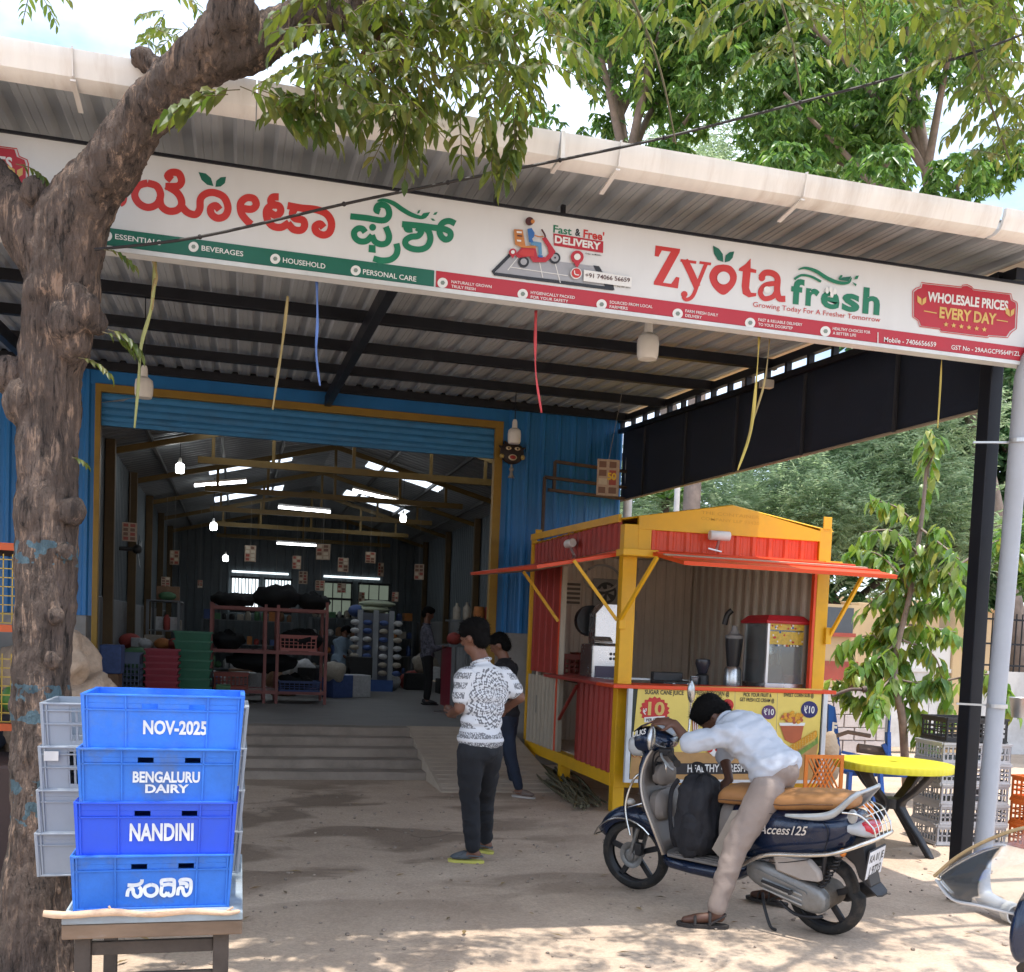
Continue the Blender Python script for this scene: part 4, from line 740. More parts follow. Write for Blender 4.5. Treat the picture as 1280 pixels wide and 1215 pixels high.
# blender, jar and pots
T = thing('coffee_blender', 'tall black and steel blender on the kiosk counter beside the popcorn machine', 'blender', (4.78, 9.5, 1.16))
mb = MB(); mb.lathe([(.085, 0), (.09, .03), (.085, .19), (.07, .22)], (4.78, 9.5, 1.16)); mb.build('motor_base', STL, T, 40)
mb = MB(); mb.lathe([(.06, .222), (.07, .3), (.085, .44), (.088, .5)], (4.78, 9.5, 1.16)); mb.build('jug', DRK, T, 40)
mb = MB(); mb.lathe([(.09, .5), (.09, .53), (.05, .55), (.03, .6), (.028, .63)], (4.78, 9.5, 1.16)); mb.build('lid', M('lid_grey', (.2, .2, .2), .5), T, 40)
T = thing('mixer_jar', 'small dark mixer beside the steel cup on the kiosk counter', 'mixer', (4.5, 9.6, 1.16))
mb = MB(); mb.lathe([(.07, 0), (.065, .12), (.04, .14)], (4.5, 9.6, 1.16)); mb.build('mixer_base', DRK, T, 40)
mb = MB(); mb.lathe([(.045, .141), (.075, .24), (.07, .28), (.02, .29)], (4.5, 9.6, 1.16)); mb.build('mixer_bowl', M('mixer_dark', (.03, .03, .04), .2), T, 40)
mb = MB(); mb.lathe([(.035, 0), (.045, .11), (.047, .11), (.045, .10)], (4.38, 9.52, 1.16)); tag(mb.build('steel_cup', STL, None, 40), 'small steel cup on the kiosk counter', 'cup')
T = thing('griddle', 'flat black griddle pan lying on the kiosk counter behind the ledge', 'pan', (4.2, 9.5, 1.16))
mb = MB(); mb.box(3.98, 4.34, 9.35, 9.65, 1.16, 1.22); mb.build('griddle_plate', DRK, T, bevel=.01)
mb = MB(); mb.box(4.0, 4.32, 9.66, 9.74, 1.18, 1.30); mb.build('griddle_back', DRK, T, bevel=.01)
for i in range(2): mb = MB(); mb.lathe([(.018, 0), (.018, .02)], (4.08+.15*i, 9.33, 1.19), 'y', 10); mb.build('griddle_knob', STL, T, 40)
mb = MB(); mb.box(4.6, 4.95, 9.3, 9.42, 1.162, 1.18); tag(mb.build('tray', M('tray_grey', (.2, .2, .22), .4), None, bevel=.004), 'thin grey tray lying before the blender', 'tray')
# popcorn machine
T = thing('popcorn_machine', 'red topped glass popcorn machine with printed panel and hanging kettle', 'popcorn machine', (5.12, 9.45, 1.2))
px0, px1, py0, py1 = 4.95, 5.365, 9.14, 9.62
mb = MB(); mb.box(px0, px1, py0, py1, 1.162, 1.24); mb.build('machine_base', STL, T, bevel=.005)
for x, y in ((px0, py0), (px1-.025, py0), (px0, py1-.025), (px1-.025, py1-.025)): mb = MB(); mb.box(x, x+.025, y, y+.025, 1.24, 1.82); mb.build('corner_bar', M('alu', (.6, .6, .6), .35, .7), T)
mb = MB(); mb.loft([[Vector((x, y, z)) for x, y in ((px0-e, py0-e), (px1+e, py0-e), (px1+e, py1+e), (px0-e, py1+e))] for z, e in ((1.82, .03), (1.845, .035), (1.90, -.02), (1.905, -.04))]); mb.build('machine_top', M('popcorn_red', (.42, .02, .03), .35), T, bevel=.006)
gl = glass_mat('pane_glass', (.8, .85, .85), .12)
for q in ((px0+.026, px1-.026, py0+.008, py0+.012), (px0+.026, px1-.026, py1-.012, py1-.008), (px0+.008, px0+.012, py0+.026, py1-.026), (px1-.012, px1-.008, py0+.026, py1-.026)): mb = MB(); mb.box(*q, 1.24, 1.82); mb.build('pane', gl, T)
mb = MB(); mb.box(px0+.026, px1-.026, py0-.004, py0+.006, 1.76, 1.82); mb.box(px0+.026, px1-.026, py0-.003, py0+.005, 1.62, 1.745); mb.build('printed_panel', M('popcorn_yellow', (.55, .38, .05), .4, 0, .3, 30), T)
for k in range(34):
    mb = MB(); x = rnd.uniform(px0+.04, px1-.04); z = rnd.choice([rnd.uniform(1.64, 1.74), rnd.uniform(1.77, 1.81), 1.61]); mb.ball((x, py0-.006, z), (rnd.uniform(.008, .018), .004, .01), 7, 5); mb.build('print_spot', rnd.choice([M('popcorn_red', (.42, .02, .03)), INKW, INKB, INKW, CORN]), T, 40)
mb = MB(); mb.lathe([(.07, 0), (.07, .1), (.03, .12), (.01, .22)], (5.08, 9.36, 1.52), n=18); mb.build('kettle', STL, T, 40)
mb = MB(); mb.box(px0+.04, px1-.04, 9.5, 9.51, 1.24, 1.42); mb.build('inner_shelf', M('grey_sheet', (.2, .2, .2), .4), T)
mb = MB(); mb.lathe([(.045, 0), (.05, .07), (.05, .075)], (5.25, 9.22, 1.242)); mb.build('scoop_cup', M('cup_brown', (.3, .12, .08), .5), T, 40)
mb = MB(); mb.tube(crv([(4.84, 9.7, 1.95), (4.8, 9.72, 1.9), (4.78, 9.73, 1.8)], 4), .03, 10); tag(mb.build('hand_shower', DRK, None, 40), 'round black lamp head hanging beside the popcorn machine', 'lamp')
# sugar canes heaped on the ground by the kiosk
CANE = M('dry_cane', (.11, .10, .055), .7, 0, .4, 14, dirt=.4)
for i in range(34):
    y0 = rnd.uniform(9.0, 9.9); ln = rnd.uniform(1.2, 2.3); x0 = rnd.uniform(3.05, 3.42)+.1*(y0-9.2); x1 = rnd.uniform(3.22, 3.6); z0 = rnd.uniform(.015, .05); z1 = rnd.uniform(.02, .16)
    mb = MB(); pts = [Vector((x0+(x1-x0)*t+.03*math.sin(5*t+i), y0+ln*t, z0+(z1-z0)*t+.03*math.sin(3*t+i*2)**2)) for t in np.linspace(0, 1, 9)]; mb.tube(pts, [rnd.uniform(.009, .017)]*9, 6)
    tag(mb.build('sugar_cane', CANE, None, 60), 'dry greenish sugarcane stick lying in the heap under the kiosk edge', 'sugar cane', 'sugar canes heaped by the kiosk')
# ---------------- the scooter ----------------
_rear, _front = Vector((3.215, 5.09)), Vector((2.50, 6.20)); _d = (_front-_rear).normalized()
SCM = Matrix.Translation((_rear.x, _rear.y, 0)) @ Matrix.Rotation(math.atan2(_d.y, _d.x), 4, 'Z') @ Matrix.Rotation(-R(5), 4, 'X')
SCT = thing('scooter', 'dark blue scooter with tan seat and chrome guard, the rider astride it', 'scooter', mat=SCM)
BL = M('scooter_navy', (.006, .016, .045), .22, .2, .1, 4, coat=.5, dirt=.12, dirtcol=(.08, .07, .06)); RUB = M('tyre_rubber', (.018, .017, .016), .85, 0, .25, 20, .3, 60, dirt=.35, dirtcol=(.16, .12, .09)); SGR = M('scooter_grey', (.17, .15, .135), .5, 0, .1, 5, dirt=.3, dirtcol=(.22, .18, .15)); CHR = M('chrome', (.62, .6, .56), .18, .95, .08, 6); SIL = M('silver_paint', (.42, .44, .45), .32, .5, .06, 6, dirt=.2); TAN = M('seat_tan', (.36, .17, .06), .5, 0, .08, 8, .15, 150); BKP = M('black_plastic', (.015, .015, .017), .5, 0, .2, 8, dirt=.25, dirtcol=(.1, .08, .07)); CAST = M('cast_alloy', (.24, .24, .235), .45, .6, .15, 12, .2, 60, dirt=.45, dirtcol=(.16, .13, .1))
def sq(mb):
    for v in mb.v:
        if v.x < -.12 and v.z > .26: v.x = -.12+(v.x+.12)*.68
        if v.z > .66 and -.4 < v.x < .72: v.z -= .025*min(1, (v.z-.66)/.05)
def sbuild(mb, nm, mt, par=None, sm=40, bev=0, sub=0):
    sq(mb); return mb.build(nm, mt, par or SCT, sm, bev, sub)
def wheel(cx, cz, R_, w, nm, turn=0):
    M_ = Matrix.Translation((cx, 0, cz)) @ Matrix.Rotation(turn, 4, 'Z')
    mb = MB(); prof = []
    for a in np.linspace(-1.9, 1.9, 15): prof.append((R_-.042+.042*math.cos(a), w/2*math.sin(a)/math.sin(math.pi/2)))
    n = 56; vs = []; m = len(prof)
    for k in range(n):
        a = 2*math.pi*k/n
        for i, (r_, y) in enumerate(prof):
            tr = -.004 if (k+i) % 3 == 0 and r_ > R_-.02 else 0
            vs.append(Vector(((r_+tr)*math.cos(a), y, (r_+tr)*math.sin(a))))
    mb.add(vs, [(k*m+i, k*m+i+1, ((k+1) % n)*m+i+1, ((k+1) % n)*m+i) for k in range(n) for i in range(m-1)]); mb.xf(M_); w_ = sbuild(mb, nm, RUB, sm=30)
    mb = MB(); mb.lathe([(R_-.058, -.03), (R_-.05, -.035), (R_-.05, .035), (R_-.058, .03), (R_-.066, 0)], axis='y', n=40, cap=False); mb.xf(M_); sbuild(mb, 'rim', BKP, w_)
    for k in range(5): a = 2*math.pi*k/5+.3; mb = MB(); mb.bar((.03*math.cos(a), 0, .03*math.sin(a)), ((R_-.055)*math.cos(a), 0, (R_-.055)*math.sin(a)), .035, .025, up=(0, 1, 0)); mb.xf(M_); sbuild(mb, 'spoke', BKP, w_, bev=.004)
    mb = MB(); mb.lathe([(.03, -.06), (.045, -.05), (.045, .05), (.03, .06)], axis='y', n=20); mb.xf(M_); sbuild(mb, 'hub', CAST, w_)
    return w_
wheel(0, .225, .225, .108, 'rear_wheel'); fw = wheel(1.30, .235, .235, .09, 'front_wheel', R(8))
mb = MB(); mb.lathe([(.085, .052), (.085, .056), (.06, .056), (.055, .052), (.03, .052), (.03, .07), (.01, .072)], (1.30, 0, .235), 'y', 32, cap=True); sbuild(mb, 'brake_disc', CAST); mb = MB(); mb.box(1.20, 1.25, .045, .09, .25, .33); sbuild(mb, 'brake_caliper', BKP, bev=.008)
# front fender
def arc_fender(cx, cz, r, a0, a1, w, n=16):
    rings = []
    for i in range(n+1):
        a = R(a0+(a1-a0)*i/n); t = i/n; ww = w*(.35+.65*math.sin(math.pi*min(1, max(.0, t*.9+.12)))**.6); ring = []
        for j in range(9):
            b = -1+2*j/8; rr = r+.035*(1-abs(b)**2.2)-.055*(abs(b)**4); ring.append(Vector((cx+rr*math.cos(a), ww*b, cz+rr*math.sin(a))))
        rings.append(ring)
    mb = MB(); mb.loft(rings, closed=False, cap=False); return mb
mb = arc_fender(1.31, .25, .262, 22, 150, .075); o = sbuild(mb, 'front_fender', BL, sm=60); md = o.modifiers.new('s', 'SOLIDIFY'); md.thickness = .008
mb = MB(); mb.tube([Vector((1.31+.262*math.cos(a)+.02, s*.085, .25+.235*math.sin(a)-.01)) for s, a in [(1, t) for t in np.linspace(2.4, .42, 10)]+[(-1, t) for t in np.linspace(.42, 2.4, 10)]], .006, 6); sbuild(mb, 'fender_guard', CHR)
# loft of superellipse cross sections standing across x
def body_loft(secs, n=20, e=2.6, cap=True):
    rings = []
    for x, zc, hz, hy, *rest in secs:
        yo = rest[0] if rest else 0; ring = []
        for k in range(n):
            a = 2*math.pi*k/n; c, s = math.cos(a), math.sin(a); ring.append(Vector((x, yo+hy*math.copysign(abs(c)**(2/e), c), zc+hz*math.copysign(abs(s)**(2/e), s))))
        rings.append(ring)
    mb = MB(); mb.loft(rings, cap=cap); return mb
mb = body_loft([(.60, .53, .15, .085), (.52, .535, .18, .12), (.38, .545, .185, .15), (.2, .565, .175, .17), (.0, .60, .15, .178), (-.12, .63, .13, .165), (-.20, .65, .11, .135), (-.25, .665, .08, .10)]); sbuild(mb, 'body_panel', BL, sm=50, sub=1)
mb = body_loft([(.63, .50, .17, .10), (.585, .50, .19, .12), (.545, .50, .19, .122)]); sbuild(mb, 'under_seat_panel', SGR, sm=50)
mb = MB(); mb.prism([(.58, .128, .34), (.66, .12, .40), (.50, .162, .66), (.42, .168, .70), (.46, .168, .58)], (0, .006, 0)); sbuild(mb, 'side_trim', M('trim_beige', (.36, .31, .26), .45))
mb = body_loft([(.66, .70, .04, .075), (.63, .735, .065, .11), (.52, .755, .065, .135), (.36, .755, .055, .15), (.22, .76, .055, .155), (.08, .785, .055, .155), (-.08, .80, .05, .135), (-.17, .80, .04, .10), (-.20, .80, .02, .06)], e=2.8); sbuild(mb, 'seat', TAN, sm=60, sub=1)
mb = MB(); mb.tube([Vector((x, .152, z)) for x, z in ((.6, .735), (.36, .752), (.2, .755), (.06, .78), (-.1, .80))], .004, 6); sbuild(mb, 'seat_piping', M('piping_brown', (.12, .06, .03), .6))
for s in (1, -1):
    mb = MB(); pts = [(.16, s*.178, .705), (.08, s*.182, .712), (-.06, s*.178, .735), (-.14, s*.165, .775), (-.24, s*.15, .85), (-.29, s*.12, .878)]; pp = crv(pts, 4)
    for i in range(len(pp)-1): pass
    mb.tube(pp, [.014+.008*math.sin(math.pi*i/(len(pp)-1)) for i in range(len(pp))], 10, sx=.7); sbuild(mb, 'grab_rail', SIL, sm=50)
mb = MB(); mb.bar((-.285, -.125, .876), (-.285, .125, .876), .03, .02); sbuild(mb, 'grab_rail_bridge', SIL, bev=.008)
# tail lamp cluster, rear cowl, fender, plate, flap, indicator
mb = body_loft([(-.20, .655, .05, .135), (-.26, .65, .05, .125), (-.31, .64, .045, .10), (-.345, .63, .03, .06)]); sbuild(mb, 'tail_lamp', glass_mat('clear_lens', (.9, .93, .95), .45, .08), sm=50)
mb = body_loft([(-.27, .665, .035, .085), (-.32, .66, .042, .09), (-.355, .645, .03, .06)]); sbuild(mb, 'brake_lamp', M('lens_red', (.5, .02, .04), .15, coat=.6, emis=(.6, .03, .05), es=.05), sm=50)
mb = MB(); mb.lathe([(.04, 0), (.036, .012), (.01, .016)], (-.235, .12, .745), 'y', 20); sbuild(mb, 'side_reflector', SIL)
mb = MB(); mb.prism([(.03, 0, .50), (-.20, 0, .60), (-.30, 0, .60), (-.335, 0, .40), (-.36, 0, .33), (-.26, 0, .37), (-.22, 0, .44), (-.1, 0, .50)], (0, .14, 0)); mb.xf(Matrix.Translation((0, -.07, 0))); sbuild(mb, 'rear_fender', BKP, bev=.01)
mb = MB(); mb.prism([(-.30, -.075, .36), (-.30, .075, .36), (-.41, .065, .29), (-.43, .03, .285), (-.43, -.03, .285), (-.41, -.065, .29)], (0, 0, .008)); sbuild(mb, 'mud_flap', BKP)
PM = Matrix.Translation((-.335, 0, .46)) @ Matrix.Rotation(R(-14), 4, 'Y')
mb = MB(); mb.box(-.012, 0, -.105, .105, -.085, .085); mb.xf(PM); sbuild(mb, 'plate_holder', BKP, bev=.003)
mb = MB(); mb.box(-.016, -.0125, -.098, .098, -.078, .078); mb.xf(PM); pl = sbuild(mb, 'number_plate', M('plate_white', (.65, .66, .68), .4, dirt=.2))
mb = MB(); put_text(mb, 'KA 01 JE', (-.0175, .085, .015), (-.0175, -.085, .015), .045, (-1, 0, 0), .02, upv=(0, 0, 1)); put_text(mb, 'J 9723', (-.0175, .075, -.06), (-.0175, -.075, -.06), .05, (-1, 0, 0), .02, upv=(0, 0, 1)); mb.xf(PM); sq(mb); mb.build('plate_lettering', INKK, pl, fix=False)
mb = MB(); mb.ball((-.17, .135, .52), (.028, .02, .024), 12, 8); sbuild(mb, 'indicator', M('amber', (.6, .18, .02), .25, coat=.5), sm=60)
# chrome guard round the tail, with a small grid
g1 = crv([(.50, .15, .30), (.42, .2, .36), (.25, .225, .455), (.0, .235, .50), (-.2, .225, .545), (-.36, .17, .595), (-.41, .08, .61), (-.41, -.08, .61), (-.36, -.17, .595), (-.2, -.225, .545), (.1, -.23, .50)], 6)
mb = MB(); mb.tube(g1, .0125, 10); sbuild(mb, 'tail_guard', CHR, sm=60)
mb = MB(); mb.tube(crv([(-.18, .17, .77), (-.30, .14, .76), (-.38, .11, .70), (-.41, .10, .62)], 5), .006, 8); mb.tube(crv([(-.18, -.17, .77), (-.30, -.14, .76), (-.38, -.11, .70), (-.41, -.10, .62)], 5), .006, 8)
for y in (-.05, .0, .05): mb.tube(crv([(-.27, y, .80), (-.37, y, .73), (-.41, y, .62)], 4), .004, 6)
for x, z in ((-.34, .755), (-.395, .68)): mb.tube([(x, -.12, z), (x, .12, z)], .004, 6)
sbuild(mb, 'guard_grid', CHR, sm=60)['kind'] = 'stuff'
# engine and transmission
mb = MB(); sec = []
for x, zc, hz in ((.42, .335, .04), (.37, .325, .075), (.28, .30, .08), (.15, .265, .085), (.04, .235, .09), (-.04, .225, .075), (-.075, .222, .035)): sec.append((x, zc, hz, .045, .125))
mb = body_loft(sec, e=3); sbuild(mb, 'transmission_cover', CAST, sm=50, sub=1)
mb = MB(); mb.prism([(.36, .172, .335), (.34, .172, .35), (.04, .172, .275), (.03, .172, .26)], (0, .004, 0)); sbuild(mb, 'cover_rib', CAST)
for k in range(3): mb = MB(); mb.bar((.30-.0*k, .173, .30-.028*k), (.06, .173, .24-.028*k+.01), .006, .008); sbuild(mb, 'cover_rib', SIL)
mb = MB(); mb.bar((.30, .185, .29), (.12, .195, .262), .018, .014); mb.bar((.12, .18, .262), (.10, .24, .268), .018, .018); sbuild(mb, 'kick_lever', BKP, bev=.003)
mb = MB(); mb.prism([(.24, .13, .44), (.02, .13, .455), (-.04, .13, .40), (-.05, .13, .345), (.10, .13, .335), (.22, .13, .36)], (0, .05, 0)); sbuild(mb, 'air_box', M('airbox_grey', (.34, .30, .27), .6, dirt=.3), bev=.015)
mb = MB(); mb.cyl((.08, -.09, .26), (.08, .08, .26), .09, n=20); mb.cyl((.0, -.09, .225), (.0, .1, .225), .075, n=20); sbuild(mb, 'engine_case', M('dirty_alloy', (.16, .13, .1), .7, .4, .3, 15, .4, 40), bev=.006)
mb = MB(); mb.cyl((-.02, .11, .26), (-.05, .12, .52), .012, n=10); mb.tube([Vector((-.022-.002*i+.02*math.cos(i*1.0), .11+.02*math.sin(i*1.0), .30+.0035*i)) for i in range(55)], .005, 5); sbuild(mb, 'rear_spring', BKP, sm=60)
mb = MB(); mb.tube([(.15, -.12, .18), (-.05, -.15, .2), (-.25, -.15, .28)], [.02, .045, .04], 12); sbuild(mb, 'silencer', BKP)
mb = MB(); mb.tube(crv([(.34, .1, .19), (.30, .15, .13), (.24, .19, .04), (.2, .2, .03)], 4), .009, 8); sbuild(mb, 'side_stand', BKP); mb = MB(); mb.tube(crv([(.22, .12, .17), (.12, .13, .12), (.0, .14, .13), (-.04, .12, .14)], 4), .01, 8); sbuild(mb, 'centre_stand', BKP)
# floorboard and lower hull
mb = body_loft([(1.02, .27, .04, .10), (.95, .265, .045, .15), (.8, .26, .045, .165), (.62, .262, .05, .165), (.5, .28, .05, .15), (.42, .32, .04, .12)], e=3.2); sbuild(mb, 'lower_hull', BL, sm=50)
mb = MB(); mb.prism([(1.0, .10, .31), (.95, .165, .31), (.56, .17, .31), (.52, .13, .31), (.52, -.13, .31), (.56, -.17, .31), (.95, -.165, .31), (1.0, -.10, .31)], (0, 0, .018)); sbuild(mb, 'floorboard', SGR, bev=.006)
for y in (-.1, -.05, .05, .1, .14): mb = MB(); mb.bar((.6, y, .331), (.93, y, .331), .012, .006); sbuild(mb, 'floor_strip', SGR)
# leg shield: inner grey face, outer navy apron, bright rim
prof = [(.965, .32, .165), (.985, .40, .185), (1.03, .52, .20), (1.085, .64, .195), (1.12, .74, .17), (1.125, .82, .145), (1.105, .90, .12), (1.085, .95, .085)]
rings = []
for x, z, hw in prof: rings.append([Vector((x+.05*(1-(y/hw)**2)*.6, y, z)) for y in np.linspace(-hw, hw, 9)])
mb = MB(); mb.loft(rings, closed=False, cap=False); o = sbuild(mb, 'leg_shield', SGR, sm=60); md = o.modifiers.new('s', 'SOLIDIFY'); md.thickness = .012; md.offset = 1
rings = []
for x, z, hw in prof: rings.append([Vector((x+.025+.085*(1-(y/hw)**2), y*1.02, z)) for y in np.linspace(-hw, hw, 11)])
mb = MB(); mb.loft(rings, closed=False, cap=False); o = sbuild(mb, 'front_apron', BL, sm=60); md = o.modifiers.new('s', 'SOLIDIFY'); md.thickness = .01; md.offset = 0
for s in (1, -1): mb = MB(); mb.tube(crv([(x+.012, s*(hw+.006), z) for x, z, hw in prof], 3), .008, 8); sbuild(mb, 'shield_rim', M('rim_champagne', (.5, .42, .34), .3, .6), sm=60)
mb = body_loft([(1.09, .60, .09, .12, .03), (1.04, .60, .10, .13, .03), (1.005, .59, .07, .10, .03)], e=3); sbuild(mb, 'glove_box', SGR, sm=50)
mb = body_loft([(1.10, .78, .06, .10), (1.06, .78, .07, .10), (1.04, .77, .05, .07)], e=3); sbuild(mb, 'ignition_panel', SGR, sm=50)
mb = MB(); mb.tube(crv([(1.22, .17, .40), (1.27, .15, .56), (1.25, .12, .70), (1.2, .1, .78), (1.2, -.1, .78), (1.25, -.12, .70), (1.27, -.15, .56), (1.22, -.17, .40)], 4), .008, 8); mb.tube([(1.27, .15, .56), (1.27, -.15, .56)], .006, 8); sbuild(mb, 'front_guard', CHR, sm=60)
mb = MB(); mb.tube([(1.12, 0, .84), (1.25, 0, .42), (1.27, 0, .34)], .028, 12); sbuild(mb, 'steering_column', BKP)
for s in (1, -1): mb = MB(); mb.tube([(1.24, s*.06, .42), (1.30, s*.065, .235)], .014, 10); sbuild(mb, 'fork_leg', CAST)
for s in (1, -1): mb = MB(); mb.ball((1.26, s*.115, .60), (.035, .03, .022), 12, 8); sbuild(mb, 'front_indicator', M('lens_smoke', (.4, .38, .35), .2, coat=.5), sm=60)
# handlebar group, turned left
HM = Matrix.Translation((1.10, 0, 0)) @ Matrix.Rotation(R(16), 4, 'Z')
def hb(mb, nm, mt, par=None, sm=40, bev=0, sub=0): mb.xf(HM); return sbuild(mb, nm, mt, par, sm, bev, sub)
mb = body_loft([(-.10, .985, .03, .07), (-.06, .985, .05, .12), (.0, .99, .07, .135), (.07, .995, .085, .12), (.13, .985, .08, .10), (.17, .975, .055, .07)]); cowl = hb(mb, 'handlebar_cowl', BL, sm=50, sub=1)
mb = body_loft([(.10, .955, .07, .085), (.17, .95, .068, .08), (.20, .95, .045, .055)]); hb(mb, 'headlight', glass_mat('clear_lens', (.9, .93, .95), .45, .08), sm=50)
mb = MB(); mb.loft([[Vector((x+.0*abs(y), y, z)) for y in np.linspace(-w_, w_, 9)] for x, z, w_ in ((.15, 1.05, .09), (.10, 1.09, .10), (.03, 1.115, .10), (-.02, 1.125, .09))], closed=False, cap=False); o = hb(mb, 'visor', BL, sm=60); o.modifiers.new('s', 'SOLIDIFY').thickness = .006
mb = MB(); c_ = []
put_text(mb, 'ULKS', (.165, .075, 1.01), (.06, .125, 1.045), .034, (.45, .9, .1), .03, upv=(-.1, 0, 1)); hb(mb, 'sticker_lettering', INKW, cowl)
mb = body_loft([(-.09, 1.03, .01, .05), (-.02, 1.08, .012, .075), (.03, 1.10, .01, .07)]); hb(mb, 'dash', M('dash_grey', (.3, .32, .34), .3, .2), sm=50)
for s in (1, -1):
    mb = MB(); mb.tube(crv([(-.04, s*.10, .985), (-.08, s*.2, .975), (-.15, s*.28, .95)], 4), .014, 10); hb(mb, 'bar_arm', BKP, sm=60)
    mb = MB(); mb.tube([(-.15, s*.28, .95), (-.22, s*.385, .925)], .0185, 12); mb.tube([(-.22, s*.385, .925), (-.225, s*.395, .923)], .022, 12); hb(mb, 'grip', RUB, sm=50)
    mb = MB(); mb.tube(crv([(-.08, s*.235, .965), (-.10, s*.30, .94), (-.17, s*.37, .90), (-.2, s*.385, .885)], 4), .007, 8); hb(mb, 'brake_lever', SIL, sm=60)
    mb = MB(); mb.box(-.15, -.07, s*.24-.03, s*.24+.03, .94, .985); hb(mb, 'switch_block', BKP, bev=.008)
for s, pts, c, r in ((-1, [(-.1, -.22, .99), (-.1, -.27, 1.1), (-.1, -.28, 1.2)], (-.1, -.29, 1.26), .07), (1, [(-.1, .22, .98), (-.07, .27, 1.0), (-.05, .31, 1.03)], (-.05, .34, 1.055), .07)):
    mb = MB(); mb.tube(crv(pts, 4), .006, 8); st = hb(mb, 'mirror_stem', CHR, sm=60)
    mb = MB(); mb.ball(c, (.022, .05, .075), 16, 10, rot=Matrix.Rotation(.35 if s > 0 else -.1, 3, 'X')); hb(mb, 'mirror', M('mirror_shell', (.42, .42, .42), .2, .85), sm=60)
mb = MB(); mb.tube(crv([(-.08, .2, .97), (0, .12, .93), (.03, .08, .86), (.04, .04, .78)], 5), .006, 8); mb.tube(crv([(-.1, .24, .95), (-.02, .16, .9), (.02, .1, .8), (.03, .05, .74)], 5), .006, 8); hb(mb, 'control_cable', BKP, sm=60)
mb = MB(); mb.tube(crv([(1.09, .03, .86), (1.05, .035, .85), (1.045, .04, .80), (1.06, .04, .78)], 4), .006, 8); sbuild(mb, 'bag_hook', CHR, sm=60)
SEAM = M('seam_dark', (.004, .004, .005), .8)
for pts in ([(.42, .158, .69), (.2, .172, .70), (.0, .172, .715), (-.12, .16, .735)], [(-.06, .182, .70), (-.09, .181, .62), (-.07, .176, .53)], [(.56, .115, .40), (.40, .155, .39), (.2, .178, .41), (.02, .182, .46)]):
    mb = MB(); mb.tube(crv(pts, 5), .0028, 5); sbuild(mb, 'panel_seam', SEAM, sm=60)
# lettering on the flank
mb = MB(); put_text(mb, 'Access125', (.33, .173, .555), (.03, .177, .592), .052, (0, 1, 0), .015, shear=.35, upv=(0, 0, 1)); mb.build('flank_lettering', M('chrome_letter', (.7, .68, .66), .25, .6), SCT, fix=False)
mb = MB(); mb.prism([(.42, .172, .545), (.38, .173, .53), (.35, .174, .545), (.38, .174, .575)], (0, .002, 0)); mb.build('flank_badge', M('badge_green', (.3, .5, .42), .4), SCT)
# backpack on the floorboard
BG = thing('backpack', 'black backpack standing on the scooter floorboard between leg shield and seat', 'backpack', mat=SCM.copy())
BAGM = M('bag_black', (.016, .016, .02), .75, 0, .25, 10, .4, 50)
def bagmesh(secs, nm, mt, par, sub=1): mb = body_loft(secs, e=2.6); return mb.build(nm, mt, par, 60, 0, sub)
mb = MB(); rings = []
for z, cx, hx, hy in ((.33, .80, .10, .12), (.36, .80, .13, .15), (.46, .80, .14, .16), (.58, .80, .135, .155), (.70, .80, .12, .14), (.79, .79, .09, .11), (.82, .79, .05, .07)):
    rings.append([Vector((cx+hx*math.copysign(abs(math.cos(a))**.75, math.cos(a))*(1+.06*math.sin(z*30)), .03+hy*math.copysign(abs(math.sin(a))**.75, math.sin(a)), z+.015*math.sin(3*a))) for a in np.linspace(0, 2*math.pi, 25)[:-1]])
mb.loft(rings); o = mb.build('bag_body', BAGM, BG, 60, 0, 0)
sb_ = o.modifiers.new('s', 'SUBSURF'); sb_.levels = sb_.render_levels = 2; tx = bpy.data.textures.new('folds', 'CLOUDS'); tx.noise_scale = .07; dm = o.modifiers.new('d', 'DISPLACE'); dm.texture = tx; dm.strength = .06; dm.texture_coords = 'LOCAL'
mb = MB(); rings = []
for z, hx, hy in ((.37, .06, .10), (.40, .085, .12), (.5, .09, .125), (.58, .07, .11), (.61, .04, .08)): rings.append([Vector((.80+hx*math.cos(a)*1.1, .15+.06*max(0, math.sin(a))+.0, z)) if False else Vector((.79+hx*math.cos(a), .135+.055*math.sin(a), z)) for a in np.linspace(0, 2*math.pi, 19)[:-1]])
mb.loft(rings); mb.build('bag_pocket', BAGM, BG, 60, 0, 1)
for yy in (-.02, .10):
    mb = MB(); mb.tube(crv([(.91, yy, .78), (.96, yy, .70), (.965, yy+.01, .56), (.94, yy+.02, .42), (.93, yy, .36)], 5), .016, 8, sx=.4); mb.build('bag_strap', BAGM, BG, 60)
mb = MB(); mb.tube(crv([(.84, .03, .82), (.85, .03, .87), (.79, .03, .875), (.76, .03, .82)], 4), .01, 8); mb.build('bag_handle', BAGM, BG, 60)
